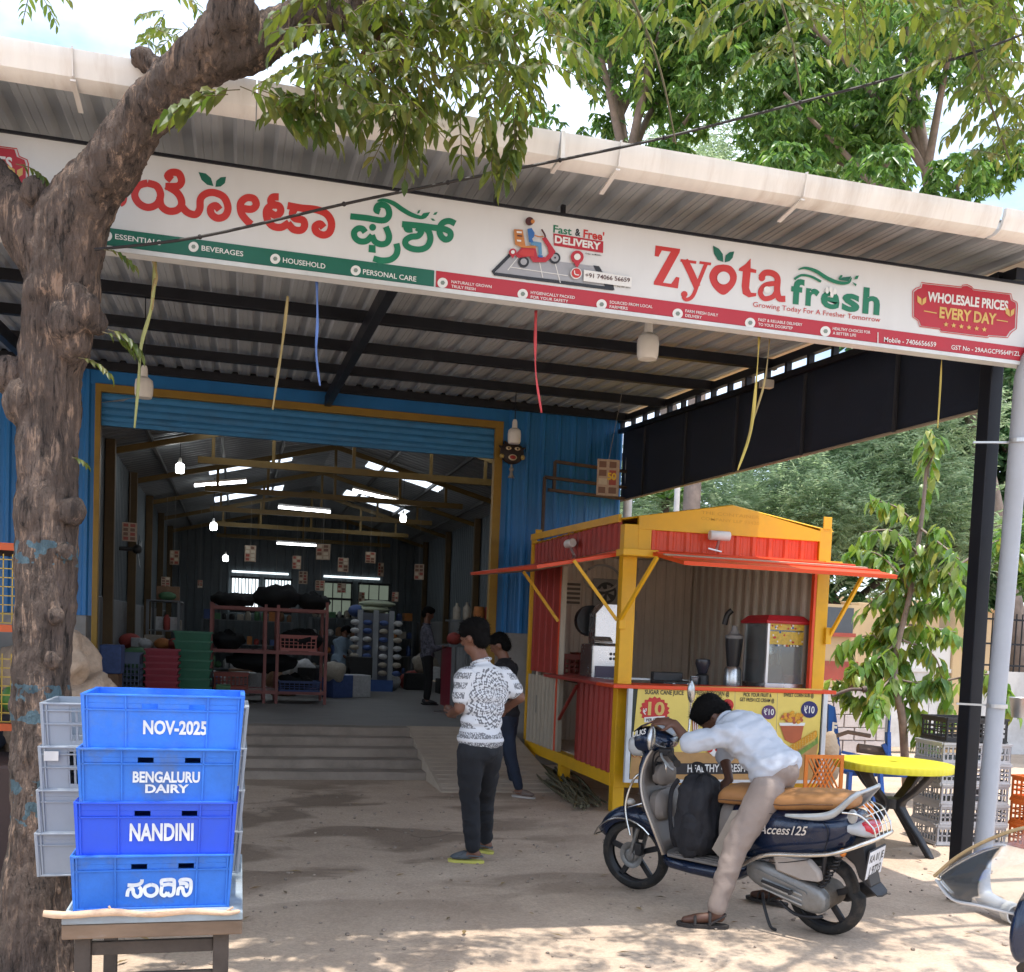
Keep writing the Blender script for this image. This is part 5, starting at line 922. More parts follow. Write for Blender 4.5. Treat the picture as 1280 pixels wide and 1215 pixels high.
# ---------------- people ----------------
SKIN = M('skin_brown', (.17, .075, .045), .5, 0, .12, 8, .1, 120); HAIR = M('hair_black', (.004, .0035, .0035), .8, 0, .3, 60, .6, 160, spec=.15)
def CP(x, y, D): return P(x, y, D=D)
def remeshed(name, mb, mat, parent, voxel=.011, smooth=6, wr=None):
    off = OFF.get(parent.name, Vector((0, 0, 0))); me = bpy.data.meshes.new('tmp'); me.from_pydata([v for v in mb.v], [], mb.f)
    bm = bmesh.new(); bm.from_mesh(me); bmesh.ops.recalc_face_normals(bm, faces=bm.faces); bm.to_mesh(me); bm.free()
    o = bpy.data.objects.new('tmp', me); COL.objects.link(o); r_ = o.modifiers.new('r', 'REMESH'); r_.mode = 'VOXEL'; r_.voxel_size = voxel
    s_ = o.modifiers.new('s', 'SMOOTH'); s_.iterations = smooth; s_.factor = .6
    dg = bpy.context.evaluated_depsgraph_get(); dg.update(); m2 = bpy.data.meshes.new_from_object(o.evaluated_get(dg)); bpy.data.objects.remove(o); bpy.data.meshes.remove(me)
    n = len(m2.vertices); co = np.empty(n*3); m2.vertices.foreach_get('co', co); co = co.reshape(-1, 3); no = np.empty(n*3); m2.vertex_normals.foreach_get('vector', no); no = no.reshape(-1, 3)
    if wr:
        amp, sc, st = wr; out_ = np.empty(n)
        for i in range(n): p = co[i]; v = Vector((p[0]*sc*st[0], p[1]*sc*st[1], p[2]*sc*st[2])); a = noise.noise(v); b2 = noise.noise(v*.55+Vector((7, 3, 1))); out_[i] = ((1-abs(a)*3.2)*.9)*(.5+b2)+.35*noise.noise(v*2.6)
        co = co+no*(out_*amp)[:, None]
    co = co-np.array(off); m2.vertices.foreach_set('co', co.ravel()); m2.update(); m2.name = name; m2.materials.clear(); m2.materials.append(mat)
    m2.polygons.foreach_set('use_smooth', [True]*len(m2.polygons)); ob = bpy.data.objects.new(name, m2); COL.objects.link(ob); ob.parent = parent; OFF[ob.name] = off; return ob
def chain(mb, pts, n=14, sx=1.):
    """(point, radius) limbs with round joints"""
    for (a, ra), (b, rb) in zip(pts[:-1], pts[1:]):
        a, b = Vector(a), Vector(b); k = 4; mb.tube([a.lerp(b, i/k) for i in range(k+1)], [ra+(rb-ra)*i/k for i in range(k+1)], n, sx=sx)
    for p, r_ in pts: mb.ball(p, r_, 12, 8)
def rot_to(side, up): 
    z = Vector(up).normalized(); x = (Vector(side)-z*Vector(side).dot(z)).normalized(); y = z.cross(x); return Matrix((x, y, z)).transposed()
def hand(mb, wr, d, palm_n, side_thumb, s=1., curl=.5):
    """palm, four fingers and thumb; d = direction of the hand, palm_n = palm normal"""
    d = Vector(d).normalized(); pn = Vector(palm_n); pn = (pn-d*pn.dot(d)).normalized(); ac = d.cross(pn)*side_thumb
    c = Vector(wr)+d*.045*s; mb.ball(c, (.040*s, .018*s, .052*s), 12, 8, rot=Matrix((ac, pn, d)).transposed())
    for i, (o_, l) in enumerate(((.028, .068), (.010, .078), (-.009, .072), (-.027, .056))):
        b = Vector(wr)+d*.082*s+ac*o_*s; p1 = b+(d*math.cos(curl*.6)+pn*math.sin(curl*.6))*l*.5*s; p2 = p1+(d*math.cos(curl*1.5)+pn*math.sin(curl*1.5))*l*.32*s; p3 = p2+(d*math.cos(curl*2.3)+pn*math.sin(curl*2.3))*l*.25*s
        chain(mb, [(b-d*.02*s, .0095*s), (p1, .0088*s), (p2, .008*s), (p3, .007*s)], 8)
    t0 = Vector(wr)+d*.02*s+ac*.03*s; t1 = t0+(ac*.7+d*.6+pn*.3).normalized()*.038*s; t2 = t1+(ac*.2+d*.9+pn*.4).normalized()*.03*s; chain(mb, [(t0, .013*s), (t1, .011*s), (t2, .008*s)], 8)
def head(mb, c, face, up, s=1.):
    face = Vector(face).normalized(); up = Vector(up); up = (up-face*up.dot(face)).normalized(); sd = face.cross(up); Rm = Matrix((sd, face, up)).transposed(); c = Vector(c)
    mb.ball(c+up*.02*s, (.075*s, .094*s, .10*s), 20, 14, rot=Rm); mb.ball(c-up*.055*s+face*.03*s, (.055*s, .055*s, .06*s), 14, 10, rot=Rm)
    mb.ball(c-up*.01*s+face*.098*s, (.012*s, .018*s, .022*s), 8, 6, rot=Rm); mb.ball(c-up*.055*s+face*.085*s, (.024*s, .012*s, .010*s), 8, 6, rot=Rm)
    for k in (1, -1): mb.ball(c+sd*k*.078*s-face*.005*s, (.010*s, .022*s, .032*s), 8, 6, rot=Rm); mb.ball(c+sd*k*.03*s+face*.085*s+up*.018*s, (.014*s, .008*s, .008*s), 8, 6, rot=Rm)
    return Rm
def hair_cap(par, c, face, up, s=1., mat=None, puff=1.):
    face = Vector(face).normalized(); up = Vector(up); up = (up-face*up.dot(face)).normalized(); sd = face.cross(up); Rm = Matrix((sd, face, up)).transposed(); c = Vector(c); mb = MB()
    mb.ball(c+up*.052*s*puff-face*.014*s, (.086*s*puff, .098*s*puff, .085*s), 18, 12, rot=Rm); mb.ball(c-face*.05*s+up*.0*s, (.078*s, .062*s, .085*s), 16, 10, rot=Rm); mb.ball(c+up*.095*s+face*.035*s, (.06*s, .055*s, .04*s), 12, 8, rot=Rm)
    return remeshed('hair', mb, mat or HAIR, par, .010*max(s, .8), 3, (.006, 45, (1, 1, 1)))
def eyes(par, c, face, up, s=1.):
    face = Vector(face).normalized(); up = Vector(up); up = (up-face*up.dot(face)).normalized(); sd = face.cross(up); mb = MB()
    for k in (1, -1): mb.ball(Vector(c)+sd*k*.03*s+face*.092*s+up*.016*s, .006*s, 8, 6)
    mb.build('eyes', M('eye_dark', (.02, .015, .012), .2), par, 60)
def figure(name, label, J, shirt, trousers, sleeve=.9, skin=SKIN, hairpuff=1., wr=.006, voxel=.011, s=1., foot='shoe', shoe=None, chestw=.175, girth=1., sleeve_r=1., group=None, longs=0., hem=-.02):
    T_ = thing(name, label, 'person', (J['hip'].x, J['hip'].y, 0), group)
    side = J['side'].normalized(); hip, chest, neck, hd = J['hip'], J['chest'], J['neck'], J['head']
    mb = MB(); head(mb, hd, J['face'], J['hup'], s); chain(mb, [(chest, .07*s), (neck, .058*s), (hd-J['hup'].normalized()*.05*s, .054*s)])
    upc = (chest-hip).normalized(); Rc = rot_to(side, upc); mb.ball(chest, (chestw*.8*s, .085*s, .13*s), 14, 10, rot=Rc); mb.ball(hip.lerp(chest, .5), (.12*s, .085*s, .16*s), 14, 10, rot=Rc); mb.ball(hip, (.13*s, .09*s, .11*s), 14, 10, rot=Rc)
    for k in 'LR':
        chain(mb, [(J['sh'+k], .050*s), (J['el'+k], .038*s), (J['wr'+k], .025*s)]); hd_ = J.get('hd'+k)
        if hd_: hand(mb, J['wr'+k], hd_[0], hd_[1], 1 if k == 'L' else -1, s, hd_[2] if len(hd_) > 2 else .5)
        chain(mb, [(J['hp'+k], .07*s), (J['kn'+k], .05*s), (J['an'+k], .034*s)]); t = J['toe'+k]; a = J['an'+k]; hl = a+(a-t).normalized()*.03*s; hl.z = min(a.z, t.z+.03); chain(mb, [(a, .036*s), (hl, .03*s)]); chain(mb, [(hl, .03*s), (a.lerp(t, .55)+Vector((0, 0, -.01)), .03*s), (t, .022*s)])
    b = remeshed('body', mb, skin, T_, voxel*.8, 3); hair_cap(T_, hd, J['face'], J['hup'], s, None, hairpuff)
    eyes(T_, hd, J['face'], J['hup'], s)
    if voxel < .015:
        rg = random.Random(5); fu = J['face'].normalized(); uu = J['hup']; uu = (uu-fu*uu.dot(fu)).normalized(); vs_, fs_ = [], []
        ho = [c_ for c_ in T_.children if c_.name.startswith('hair')][0]; mv = ho.data.vertices; oo = OFF[ho.name]
        for q in range(2600):
            v_ = mv[rg.randrange(len(mv))]; p = v_.co+oo; nn = v_.normal.copy(); flow = (nn*.55+Vector((rg.gauss(0, .45), rg.gauss(0, .45), rg.gauss(0, .45)))-uu*.35).normalized(); sd_ = flow.cross(nn).normalized()*.0013; l_ = rg.uniform(.012, .026); k0 = len(vs_)
            vs_ += [p-nn*.004+sd_, p-nn*.004-sd_, p+flow*l_]; fs_.append((k0, k0+1, k0+2))
        hb_ = MB(); hb_.add(vs_, fs_); hb_.build('hair_strands', HAIR, ho, None, fix=False)['kind'] = 'stuff'
    nk = chest.lerp(neck, .92); ax_ = (hd-neck).normalized(); x_, y_, _z = frame_of(ax_); mb = MB(); mb.tube([nk+x_*math.cos(a)*.068*s+y_*math.sin(a)*.066*s for a in np.linspace(0, 2*math.pi, 20)], .011*s, 8); mb.build('collar', shirt, T_, 60)
    # shirt
    mb = MB(); g_ = girth*s
    for t, w, dpt in ((hem, .166, .128), (hem*.5, .163, .125), (.02, .160, .12), (.12, .15, .112), (.32, .15, .11), (.52, .158, .113), (.72, chestw, .118), (.90, chestw*.98, .11), (1.05, chestw*.82, .09)): mb.ball(hip.lerp(chest, t*1.0+.12), (w*g_, dpt*g_, .085*s), 18, 10, rot=Rc)
    chain(mb, [(chest.lerp(neck, .3), .085*s), (chest.lerp(neck, .85), .062*s)]); 
    for k in 'LR':
        sh, el, wr_ = J['sh'+k], J['el'+k], J['wr'+k]; r0, r1 = .066*s*sleeve_r, .055*s*sleeve_r
        if sleeve <= 1: e_ = sh.lerp(el, sleeve); chain(mb, [(chest.lerp(neck, .5).lerp(sh, .6), .06*s), (sh, r0), (e_, r1)])
        else: chain(mb, [(chest.lerp(neck, .5).lerp(sh, .6), .06*s), (sh, r0), (el, r1), (el.lerp(wr_, sleeve-1), .042*s*sleeve_r)])
    if longs: 
        dn = Vector((0, 0, -1)); mb.loft([[hip+dn*z_+Vector((math.cos(a)*r_, math.sin(a)*r_, 0)) for a in np.linspace(0, 2*math.pi, 17)[:-1]] for z_, r_ in ((-.1, .15), (.1, .17), (longs, .22))])
    remeshed('shirt', mb, shirt, T_, voxel, 5, (wr, 9, (1, 1, 1.6)))
    mb = MB(); mb.ball(hip+upc*.0, (.148*g_, .11*g_, .12*s), 18, 10, rot=Rc); 
    for k in 'LR':
        h, n_, a = J['hp'+k], J['kn'+k], J['an'+k]; chain(mb, [(h, .092*g_), (h.lerp(n_, .45), .082*g_), (n_, .064*g_), (n_.lerp(a, .5), .056*g_), (a+(n_-a).normalized()*.035, .05*g_)])
    remeshed('trousers', mb, trousers, T_, voxel, 5, (min(wr*.7, .009), 8, (1, 1, 1.4)))
    for k in 'LR':
        a, t = J['an'+k], J['toe'+k]; d = (t-a); d.z = 0; d.normalize(); sd = d.cross(Vector((0, 0, 1))); z0 = J.get('floor', 0.)
        def outline(w0, l0, l1): return [a+d*l0-sd*w0*.6, a+d*(l0-.02)+Vector((0, 0, 0)), a+d*l0+sd*w0*.6, a+d*(l0+.08)+sd*w0*.8, a+d*(l1-.06)+sd*w0, a+d*(l1-.01)+sd*w0*.6, a+d*l1, a+d*(l1-.01)-sd*w0*.6, a+d*(l1-.06)-sd*w0, a+d*(l0+.08)-sd*w0*.8]
        L_ = (t-a); L_.z = 0; l1 = L_.length+.045
        def lvl(z_, w0, l0, l1_): return [Vector((p.x, p.y, z0+z_)) for p in outline(w0, l0, l1_)]
        sm_, um = shoe or (BKP, BKP)
        mb = MB(); mb.loft([lvl(.003, .046, -.06, l1), lvl(.022, .048, -.062, l1+.003)]); so = mb.build('sole', sm_, T_, 50)
        if foot == 'clog':
            mb = MB(); mb.loft([lvl(.0225, .047, -.0, l1), lvl(.05, .046, .0, l1-.012), lvl(.075, .036, .02, l1-.07), lvl(.085, .02, .03, l1-.11)]); mb.build('shoe_upper', um, so, 50, 0, 1); mb = MB(); mb.tube(crv([a+d*.03+sd*.05+Vector((0, 0, -a.z+z0+.06)), a-d*.07+Vector((0, 0, -a.z+z0+.05)), a+d*.03-sd*.05+Vector((0, 0, -a.z+z0+.06))], 5), .006, 6); mb.build('heel_strap', um, so, 60)
        elif foot == 'sandal':
            for l in (.03, l1-.10): mb = MB(); mb.tube(crv([Vector((p.x, p.y, z0+zz)) for p, zz in ((a+d*l+sd*.048, .022), (a+d*l+sd*.03, .06 if l > .06 else .085), (a+d*l-sd*.03, .06 if l > .06 else .085), (a+d*l-sd*.048, .022))], 4), .009, 6, sx=.6); mb.build('sandal_strap', um, so, 60)
            mb = MB(); mb.tube(crv([Vector((p.x, p.y, z0+zz)) for p, zz in ((a+d*.03+sd*.045, .03), (a-d*.05+sd*.02, .075), (a-d*.05-sd*.02, .075), (a+d*.03-sd*.045, .03))], 4), .007, 6, sx=.6); mb.build('sandal_strap', um, so, 60)
        else:
            mb = MB(); mb.loft([lvl(.0225, .046, -.058, l1), lvl(.05, .044, -.055, l1-.015), lvl(.075, .034, -.05, l1-.09), lvl(.095, .03, -.045, l1-.16)]); mb.build('shoe_upper', um, so, 50, 0, 1)
    return T_
V3 = Vector
def camdir(r_, dep, up): 
    R0 = Vector((math.cos(YAW), -math.sin(YAW), 0)); F0 = Vector((math.sin(YAW), math.cos(YAW), 0)); return R0*r_+F0*dep+Vector((0, 0, up))
# patterned white shirt: ink medallion on the back, small print elsewhere
def medallion(name, cx, cy, cz, nrm_side):
    m = bpy.data.materials.new(name); m.use_nodes = True; nt = m.node_tree; b = nt.nodes['Principled BSDF']; N = nt.nodes.new; K = nt.links.new; b.inputs['Roughness'].default_value = .85
    t = N('ShaderNodeTexCoord')
    def math_(op, a, b_=None, c=None):
        n = N('ShaderNodeMath'); n.operation = op
        for i, v in enumerate((a, b_, c)):
            if v is None: continue
            if isinstance(v, (int, float)): n.inputs[i].default_value = v
            else: K(v, n.inputs[i])
        return n.outputs[0]
    def dot(vec, off): 
        d = N('ShaderNodeVectorMath'); d.operation = 'DOT_PRODUCT'; K(t.outputs['Object'], d.inputs[0]); d.inputs[1].default_value = vec; return math_('SUBTRACT', d.outputs['Value'], off)
    u_ = dot(tuple(nrm_side), V3((cx, cy, cz)).dot(nrm_side)); v_ = dot((0, 0, 1), cz)
    r_ = math_('SQRT', math_('ADD', math_('POWER', u_, 2), math_('POWER', math_('MULTIPLY', v_, .82), 2))); th = math_('ARCTAN2', v_, u_)
    nz_ = N('ShaderNodeTexNoise'); nz_.inputs['Scale'].default_value = 70; K(t.outputs['Object'], nz_.inputs['Vector']); nf = math_('MULTIPLY', math_('SUBTRACT', nz_.outputs['Fac'], .5), 3.2)
    p = math_('ADD', math_('MULTIPLY', math_('SINE', math_('MULTIPLY', th, 10)), math_('SINE', math_('MULTIPLY', r_, 190))), math_('MULTIPLY', math_('SINE', math_('MULTIPLY', th, 32)), math_('COSINE', math_('MULTIPLY', r_, 300)))); p = math_('ADD', p, nf)
    ink = math_('GREATER_THAN', p, .12); edge = math_('ADD', .155, math_('MULTIPLY', math_('ABSOLUTE', math_('SINE', math_('MULTIPLY', th, 8))), .02)); inside = math_('LESS_THAN', r_, edge); core = math_('GREATER_THAN', r_, .014)
    a_ = math_('MULTIPLY', math_('MULTIPLY', ink, inside), math_('MULTIPLY', core, .8))
    vo = N('ShaderNodeTexVoronoi'); vo.inputs['Scale'].default_value = 95; mp_ = N('ShaderNodeMapping'); mp_.inputs['Scale'].default_value = (1.3, 1.3, .7); K(t.outputs['Object'], mp_.inputs[0]); K(mp_.outputs[0], vo.inputs['Vector']); fine = math_('GREATER_THAN', vo.outputs['Distance'], .42)
    bands = math_('GREATER_THAN', math_('SINE', math_('MULTIPLY', v_, 95)), -.45); outer = math_('GREATER_THAN', r_, .20); bo = math_('MULTIPLY', math_('MULTIPLY', fine, bands), math_('MULTIPLY', outer, .75))
    tot = math_('MINIMUM', math_('ADD', a_, bo), 1.); x = N('ShaderNodeMix'); x.data_type = 'RGBA'; x.inputs['A'].default_value = (.66, .67, .70, 1); x.inputs['B'].default_value = (.035, .035, .045, 1); K(tot, x.inputs['Factor']); K(x.outputs['Result'], b.inputs['Base Color']); return m
# man in printed t-shirt, back to the camera
D0 = 7.05; fwd = camdir(-.62, .78, 0); sdv = camdir(.78, .62, 0); up = V3((0, 0, 1))
hipc = CP(600, 935, D0); J = dict(side=sdv, hip=hipc, chest=CP(605, 858, D0), neck=CP(601, 824, D0+.02), head=CP(593, 798, D0+.03), face=camdir(-.8, .45, -.25), hup=V3((0, 0, 1)))
sc_ = D0/FPX
J['shL'] = J['chest']-sdv*.165+up*.055; J['shR'] = J['chest']+sdv*.165+up*.065
J['elL'] = CP(574, 886, D0-.12); J['wrL'] = CP(562, 893, D0+.10); J['elR'] = CP(650, 872, D0+.10); J['wrR'] = CP(628, 888, D0+.26)
J['hdL'] = (camdir(-.3, .95, .1), up*.6+sdv*.5, .7); J['hdR'] = (camdir(-.8, .5, .1), up, .5)
J['hpL'] = hipc-sdv*.078-up*.02; J['hpR'] = hipc+sdv*.078-up*.02
g0 = P(592, 1080, Z=0); g1_ = P(612, 1068, Z=0)
J['anL'] = g0+up*.085+V3((0, .03, 0)); J['anR'] = g1_+up*.085+V3((-.02, .05, 0)); J['knL'] = J['hpL'].lerp(J['anL'], .5)+fwd*.025; J['knR'] = J['hpR'].lerp(J['anR'], .5)+fwd*.03
J['toeL'] = J['anL']+camdir(-.93, .1, 0)*.14-up*.05; J['toeR'] = J['anR']+camdir(-.6, .6, 0).normalized()*.14-up*.05
bc = J['hip'].lerp(J['chest'], .82)
ofs = V3((J['hip'].x, J['hip'].y, 0)); lc = bc-ofs
JEAN = M('jeans_charcoal', (.014, .016, .021), .8, 0, .3, 7, .35, 130)
man1 = figure('person', 'man in white printed t-shirt and dark jeans standing with his back turned', J, medallion('medallion_print', lc.x, lc.y, lc.z, sdv), JEAN, .62, foot='clog', shoe=(M('sole_yellow', (.55, .52, .12), .6), M('clog_grey', (.08, .09, .10), .7)), wr=.011, sleeve_r=1.12, chestw=.18, girth=1.06, hairpuff=1.14, hem=.02)
mb = MB(); ph = J['wrL']+camdir(-.15, .1, .03); mb.cbox(CP(557, 890, D0+.12), (.075, .15, .009), Matrix.Rotation(.7, 3, 'Z')); tag(mb.build('mobile_phone', M('phone_black', (.015, .015, .02), .15), None, bevel=.003), 'dark mobile phone in the hand of the man in the printed t-shirt', 'phone')
# man in black behind
D1 = 10.25; fwd = camdir(-.93, .35, 0); sdv = camdir(.35, .93, 0); hipc = CP(634, 897, D1)
J = dict(side=sdv, hip=hipc, chest=CP(632, 842, D1), neck=CP(630, 824, D1), head=CP(625, 807, D1), face=camdir(-.85, .2, -.45), hup=camdir(-.35, 0, 1))
J['shL'] = J['chest']-sdv*.17+up*.05; J['shR'] = J['chest']+sdv*.17+up*.05
J['elL'] = CP(648, 872, D1-.18); J['wrL'] = CP(634, 888, D1-.16); J['elR'] = CP(636, 872, D1+.2); J['wrR'] = CP(622, 880, D1+.14); J['hdL'] = (camdir(-1, 0, -.1), sdv, .6); J['hdR'] = (camdir(-1, 0, 0), -sdv, .6)
J['hpL'] = hipc-sdv*.07; J['hpR'] = hipc+sdv*.08; gL = P(644, 997, Z=0); gR = P(640, 985, Z=0)
J['anL'] = gL+up*.08+V3((.04, 0, 0)); J['anR'] = gR+up*.08+V3((.02, .04, 0)); J['knL'] = J['hpL'].lerp(J['anL'], .5)+fwd*.02; J['knR'] = J['hpR'].lerp(J['anR'], .5)+fwd*.04; J['toeL'] = J['anL']+camdir(.85, -.35, 0)*.14-up*.05; J['toeR'] = J['anR']+camdir(.7, -.6, 0)*.13-up*.05
figure('person', 'man in black t-shirt and blue jeans standing half hidden beside the kiosk', J, M('tee_black', (.012, .012, .015), .85, 0, .2, 5), M('jeans_blue', (.011, .018, .036), .8, 0, .45, 4, .2, 80), .8, foot='clog', shoe=(M('sole_pale', (.4, .36, .33), .6), M('clog_brown', (.16, .12, .1), .7)), voxel=.013, s=.98)
# the rider
DR = 6.05
fwd = (SCM.to_3x3()@V3((1, 0, 0))); lf = (SCM.to_3x3()@V3((0, 1, 0)))
def RP_(x, y, D): return CP(x, y, D)
hipc = RP_(970, 962, 5.98)
J = dict(side=-lf, hip=hipc, chest=RP_(930, 915, 6.12), neck=RP_(905, 902, 6.2), head=RP_(892, 895, 6.27), face=camdir(-.45, .15, -.88), hup=camdir(-.88, .1, .48))
J['shL'] = RP_(912, 917, 5.98); J['elL'] = RP_(862, 930, 6.02); J['wrL'] = RP_(843, 904, 6.10); J['shR'] = RP_(936, 906, 6.32); J['elR'] = RP_(905, 945, 6.42); J['wrR'] = RP_(912, 975, 6.28)
J['hdL'] = (camdir(-.9, .2, .12), camdir(-.2, .6, -.8), .7); J['hdR'] = (camdir(-.7, -.1, -.6), camdir(-.2, .1, -1), .9)
J['hpL'] = RP_(958, 990, 5.88); J['hpR'] = hipc-lf*.09+fwd*.02-up*.03; gr = P(893, 1160, Z=0)
J['anL'] = gr+up*.09; J['knL'] = RP_(920, 1056, 5.86); J['toeL'] = J['anL']+camdir(-.97, .12, 0)*.17-up*.055
aR = V3((_rear.x, _rear.y, 0))+V3((_d.x, _d.y, 0))*.5+V3((_d.y, -_d.x, 0))*.36; J['anR'] = aR+up*.09; J['knR'] = J['hpR'].lerp(J['anR'], .45)+fwd*.12-lf*.05; J['toeR'] = J['anR']+fwd*.16-up*.055
figure('person', 'man in pale shirt and beige trousers bent over the handlebar of the scooter', J, M('shirt_pale', (.45, .48, .54), .8, 0, .05, 3, .15, 90), M('trousers_beige', (.27, .215, .185), .85, 0, .08, 4, .2, 90), 1.12, foot='sandal', shoe=(M('sandal_dark', (.035, .03, .028), .7), M('sandal_dark', (.035, .03, .028), .7)), skin=M('skin_dark', (.10, .045, .028), .5, 0, .12, 8), wr=.017, chestw=.19, girth=1.12, sleeve_r=1.05, hairpuff=1.08, hem=-.12)
# small logo and pocket line on the trousers
# man at the counter, in the hall
D3 = 16.6; fwd = camdir(.9, .2, 0); sdv = camdir(.2, -.9, 0); hipc = CP(534, 822, D3)
J = dict(side=sdv, hip=hipc, chest=CP(533, 792, D3), neck=CP(534, 779, D3), head=CP(535, 768, D3), face=camdir(.85, .1, -.4), hup=camdir(.3, 0, 1)); z0 = .45
J['shL'] = J['chest']-sdv*.16+up*.04; J['shR'] = J['chest']+sdv*.16+up*.04; J['elL'] = J['shL']+camdir(.1, .05, -.28); J['elR'] = J['shR']+camdir(.1, 0, -.28); J['wrL'] = J['elL']+camdir(.22, -.05, .06); J['wrR'] = J['elR']+camdir(.22, .08, .06); J['hdL'] = (camdir(1, 0, 0), up, .4); J['hdR'] = (camdir(1, 0, 0), up, .4)
J['hpL'] = hipc-sdv*.08; J['hpR'] = hipc+sdv*.08; gb = P(533, 881, Z=z0)
J['anL'] = gb+up*.08-sdv*.09; J['anR'] = gb+up*.08+sdv*.09; J['knL'] = J['hpL'].lerp(J['anL'], .5)+fwd*.03; J['knR'] = J['hpR'].lerp(J['anR'], .5)+fwd*.03; J['toeL'] = J['anL']+fwd*.15-up*.05; J['toeR'] = J['anR']+fwd*.15-up*.05; J['floor'] = z0
figure('person', 'man in dark patterned shirt and black trousers standing at the counter inside the hall', J, M('shirt_dark_print', (.10, .10, .13), .8, 0, .9, 25), M('trousers_black', (.012, .012, .013), .85), 1.5, voxel=.018, s=.95)
# woman bending among the goods
D4 = 20.5; fwd = camdir(-.5, .6, 0).normalized(); sdv = camdir(.6, .5, 0).normalized(); hipc = CP(424, 825, D4)
J = dict(side=sdv, hip=hipc, chest=CP(428, 804, D4), neck=CP(431, 797, D4), head=CP(432, 789, D4), face=camdir(.5, .2, -.8), hup=camdir(.6, 0, .7))
J['shL'] = J['chest']-sdv*.15+up*.03; J['shR'] = J['chest']+sdv*.15+up*.03; J['elL'] = J['shL']+camdir(.1, .0, -.25); J['elR'] = J['shR']+camdir(.14, 0, -.22); J['wrL'] = J['elL']+camdir(.2, -.05, -.1); J['wrR'] = J['elR']+camdir(.2, .08, -.1); J['hdL'] = (camdir(1, 0, -.5), up, .4); J['hdR'] = (camdir(1, 0, -.5), up, .4)
J['hpL'] = hipc-sdv*.07; J['hpR'] = hipc+sdv*.07; gb = P(424, 862, Z=z0)
J['anL'] = gb+up*.08-sdv*.08; J['anR'] = gb+up*.08+sdv*.08; J['knL'] = J['hpL'].lerp(J['anL'], .5); J['knR'] = J['hpR'].lerp(J['anR'], .5); J['toeL'] = J['anL']+fwd*.14-up*.05; J['toeR'] = J['anR']+fwd*.14-up*.05; J['floor'] = z0
figure('person', 'woman in long grey-blue dress leaning towards the display stand inside the hall', J, M('kurta_blue', (.22, .30, .38), .8, 0, .15, 6), M('leggings', (.1, .12, .16), .85), 1.2, voxel=.02, s=.92, longs=.5)
# ---------------- trees ----------------
def bark_mat(name, k=1.):
    m = M(name, (.105*k, .076*k, .062*k), .95, 0, .55, 7, 0, 40, stretch=(1, 1, .3)); nt = m.node_tree; N = nt.nodes.new; K = nt.links.new; b = nt.nodes['Principled BSDF']; src = b.inputs['Base Color'].links[0].from_socket; t = N('ShaderNodeTexCoord')
    def nz(sc, st, d=5, r=.65):
        mp_ = N('ShaderNodeMapping'); mp_.inputs['Scale'].default_value = st; K(t.outputs['Object'], mp_.inputs[0]); n = N('ShaderNodeTexNoise'); n.inputs['Scale'].default_value = sc; n.inputs['Detail'].default_value = d; n.inputs['Roughness'].default_value = r; n.inputs['Distortion'].default_value = .4; K(mp_.outputs[0], n.inputs['Vector']); return n.outputs['Fac']
    fib = nz(38, (1, 1, .16), 6, .7); fl = N('ShaderNodeValToRGB'); fl.color_ramp.elements[0].position = .53; fl.color_ramp.elements[1].position = .62; K(fib, fl.inputs[0])
    big = N('ShaderNodeValToRGB'); big.color_ramp.elements[0].position = .38; big.color_ramp.elements[1].position = .58; K(nz(5, (1, 1, .6), 3), big.inputs[0]); mu = N('ShaderNodeMath'); mu.operation = 'MULTIPLY'; K(fl.outputs[0], mu.inputs[0]); K(big.outputs[0], mu.inputs[1])
    x = N('ShaderNodeMix'); x.data_type = 'RGBA'; x.inputs['B'].default_value = (.34*k, .23*k, .165*k, 1); K(mu.outputs[0], x.inputs['Factor']); K(src, x.inputs['A'])
    cr_ = N('ShaderNodeValToRGB'); cr_.color_ramp.elements[0].position = .36; cr_.color_ramp.elements[1].position = .46; K(fib, cr_.inputs[0]); y = N('ShaderNodeMix'); y.data_type = 'RGBA'; y.inputs['A'].default_value = (.022, .016, .013, 1); K(cr_.outputs[0], y.inputs['Factor']); K(x.outputs['Result'], y.inputs['B']); K(y.outputs['Result'], b.inputs['Base Color'])
    bp = N('ShaderNodeBump'); bp.inputs['Strength'].default_value = 1.; bp.inputs['Distance'].default_value = .022; ad = N('ShaderNodeMath'); ad.operation = 'ADD'; K(fib, ad.inputs[0]); K(nz(90, (1, 1, .4), 4), ad.inputs[1]); K(ad.outputs[0], bp.inputs['Height']); K(bp.outputs[0], b.inputs['Normal']); return m
BARK = bark_mat('bark'); PBARK = bark_mat('painted_bark')
_nt = PBARK.node_tree
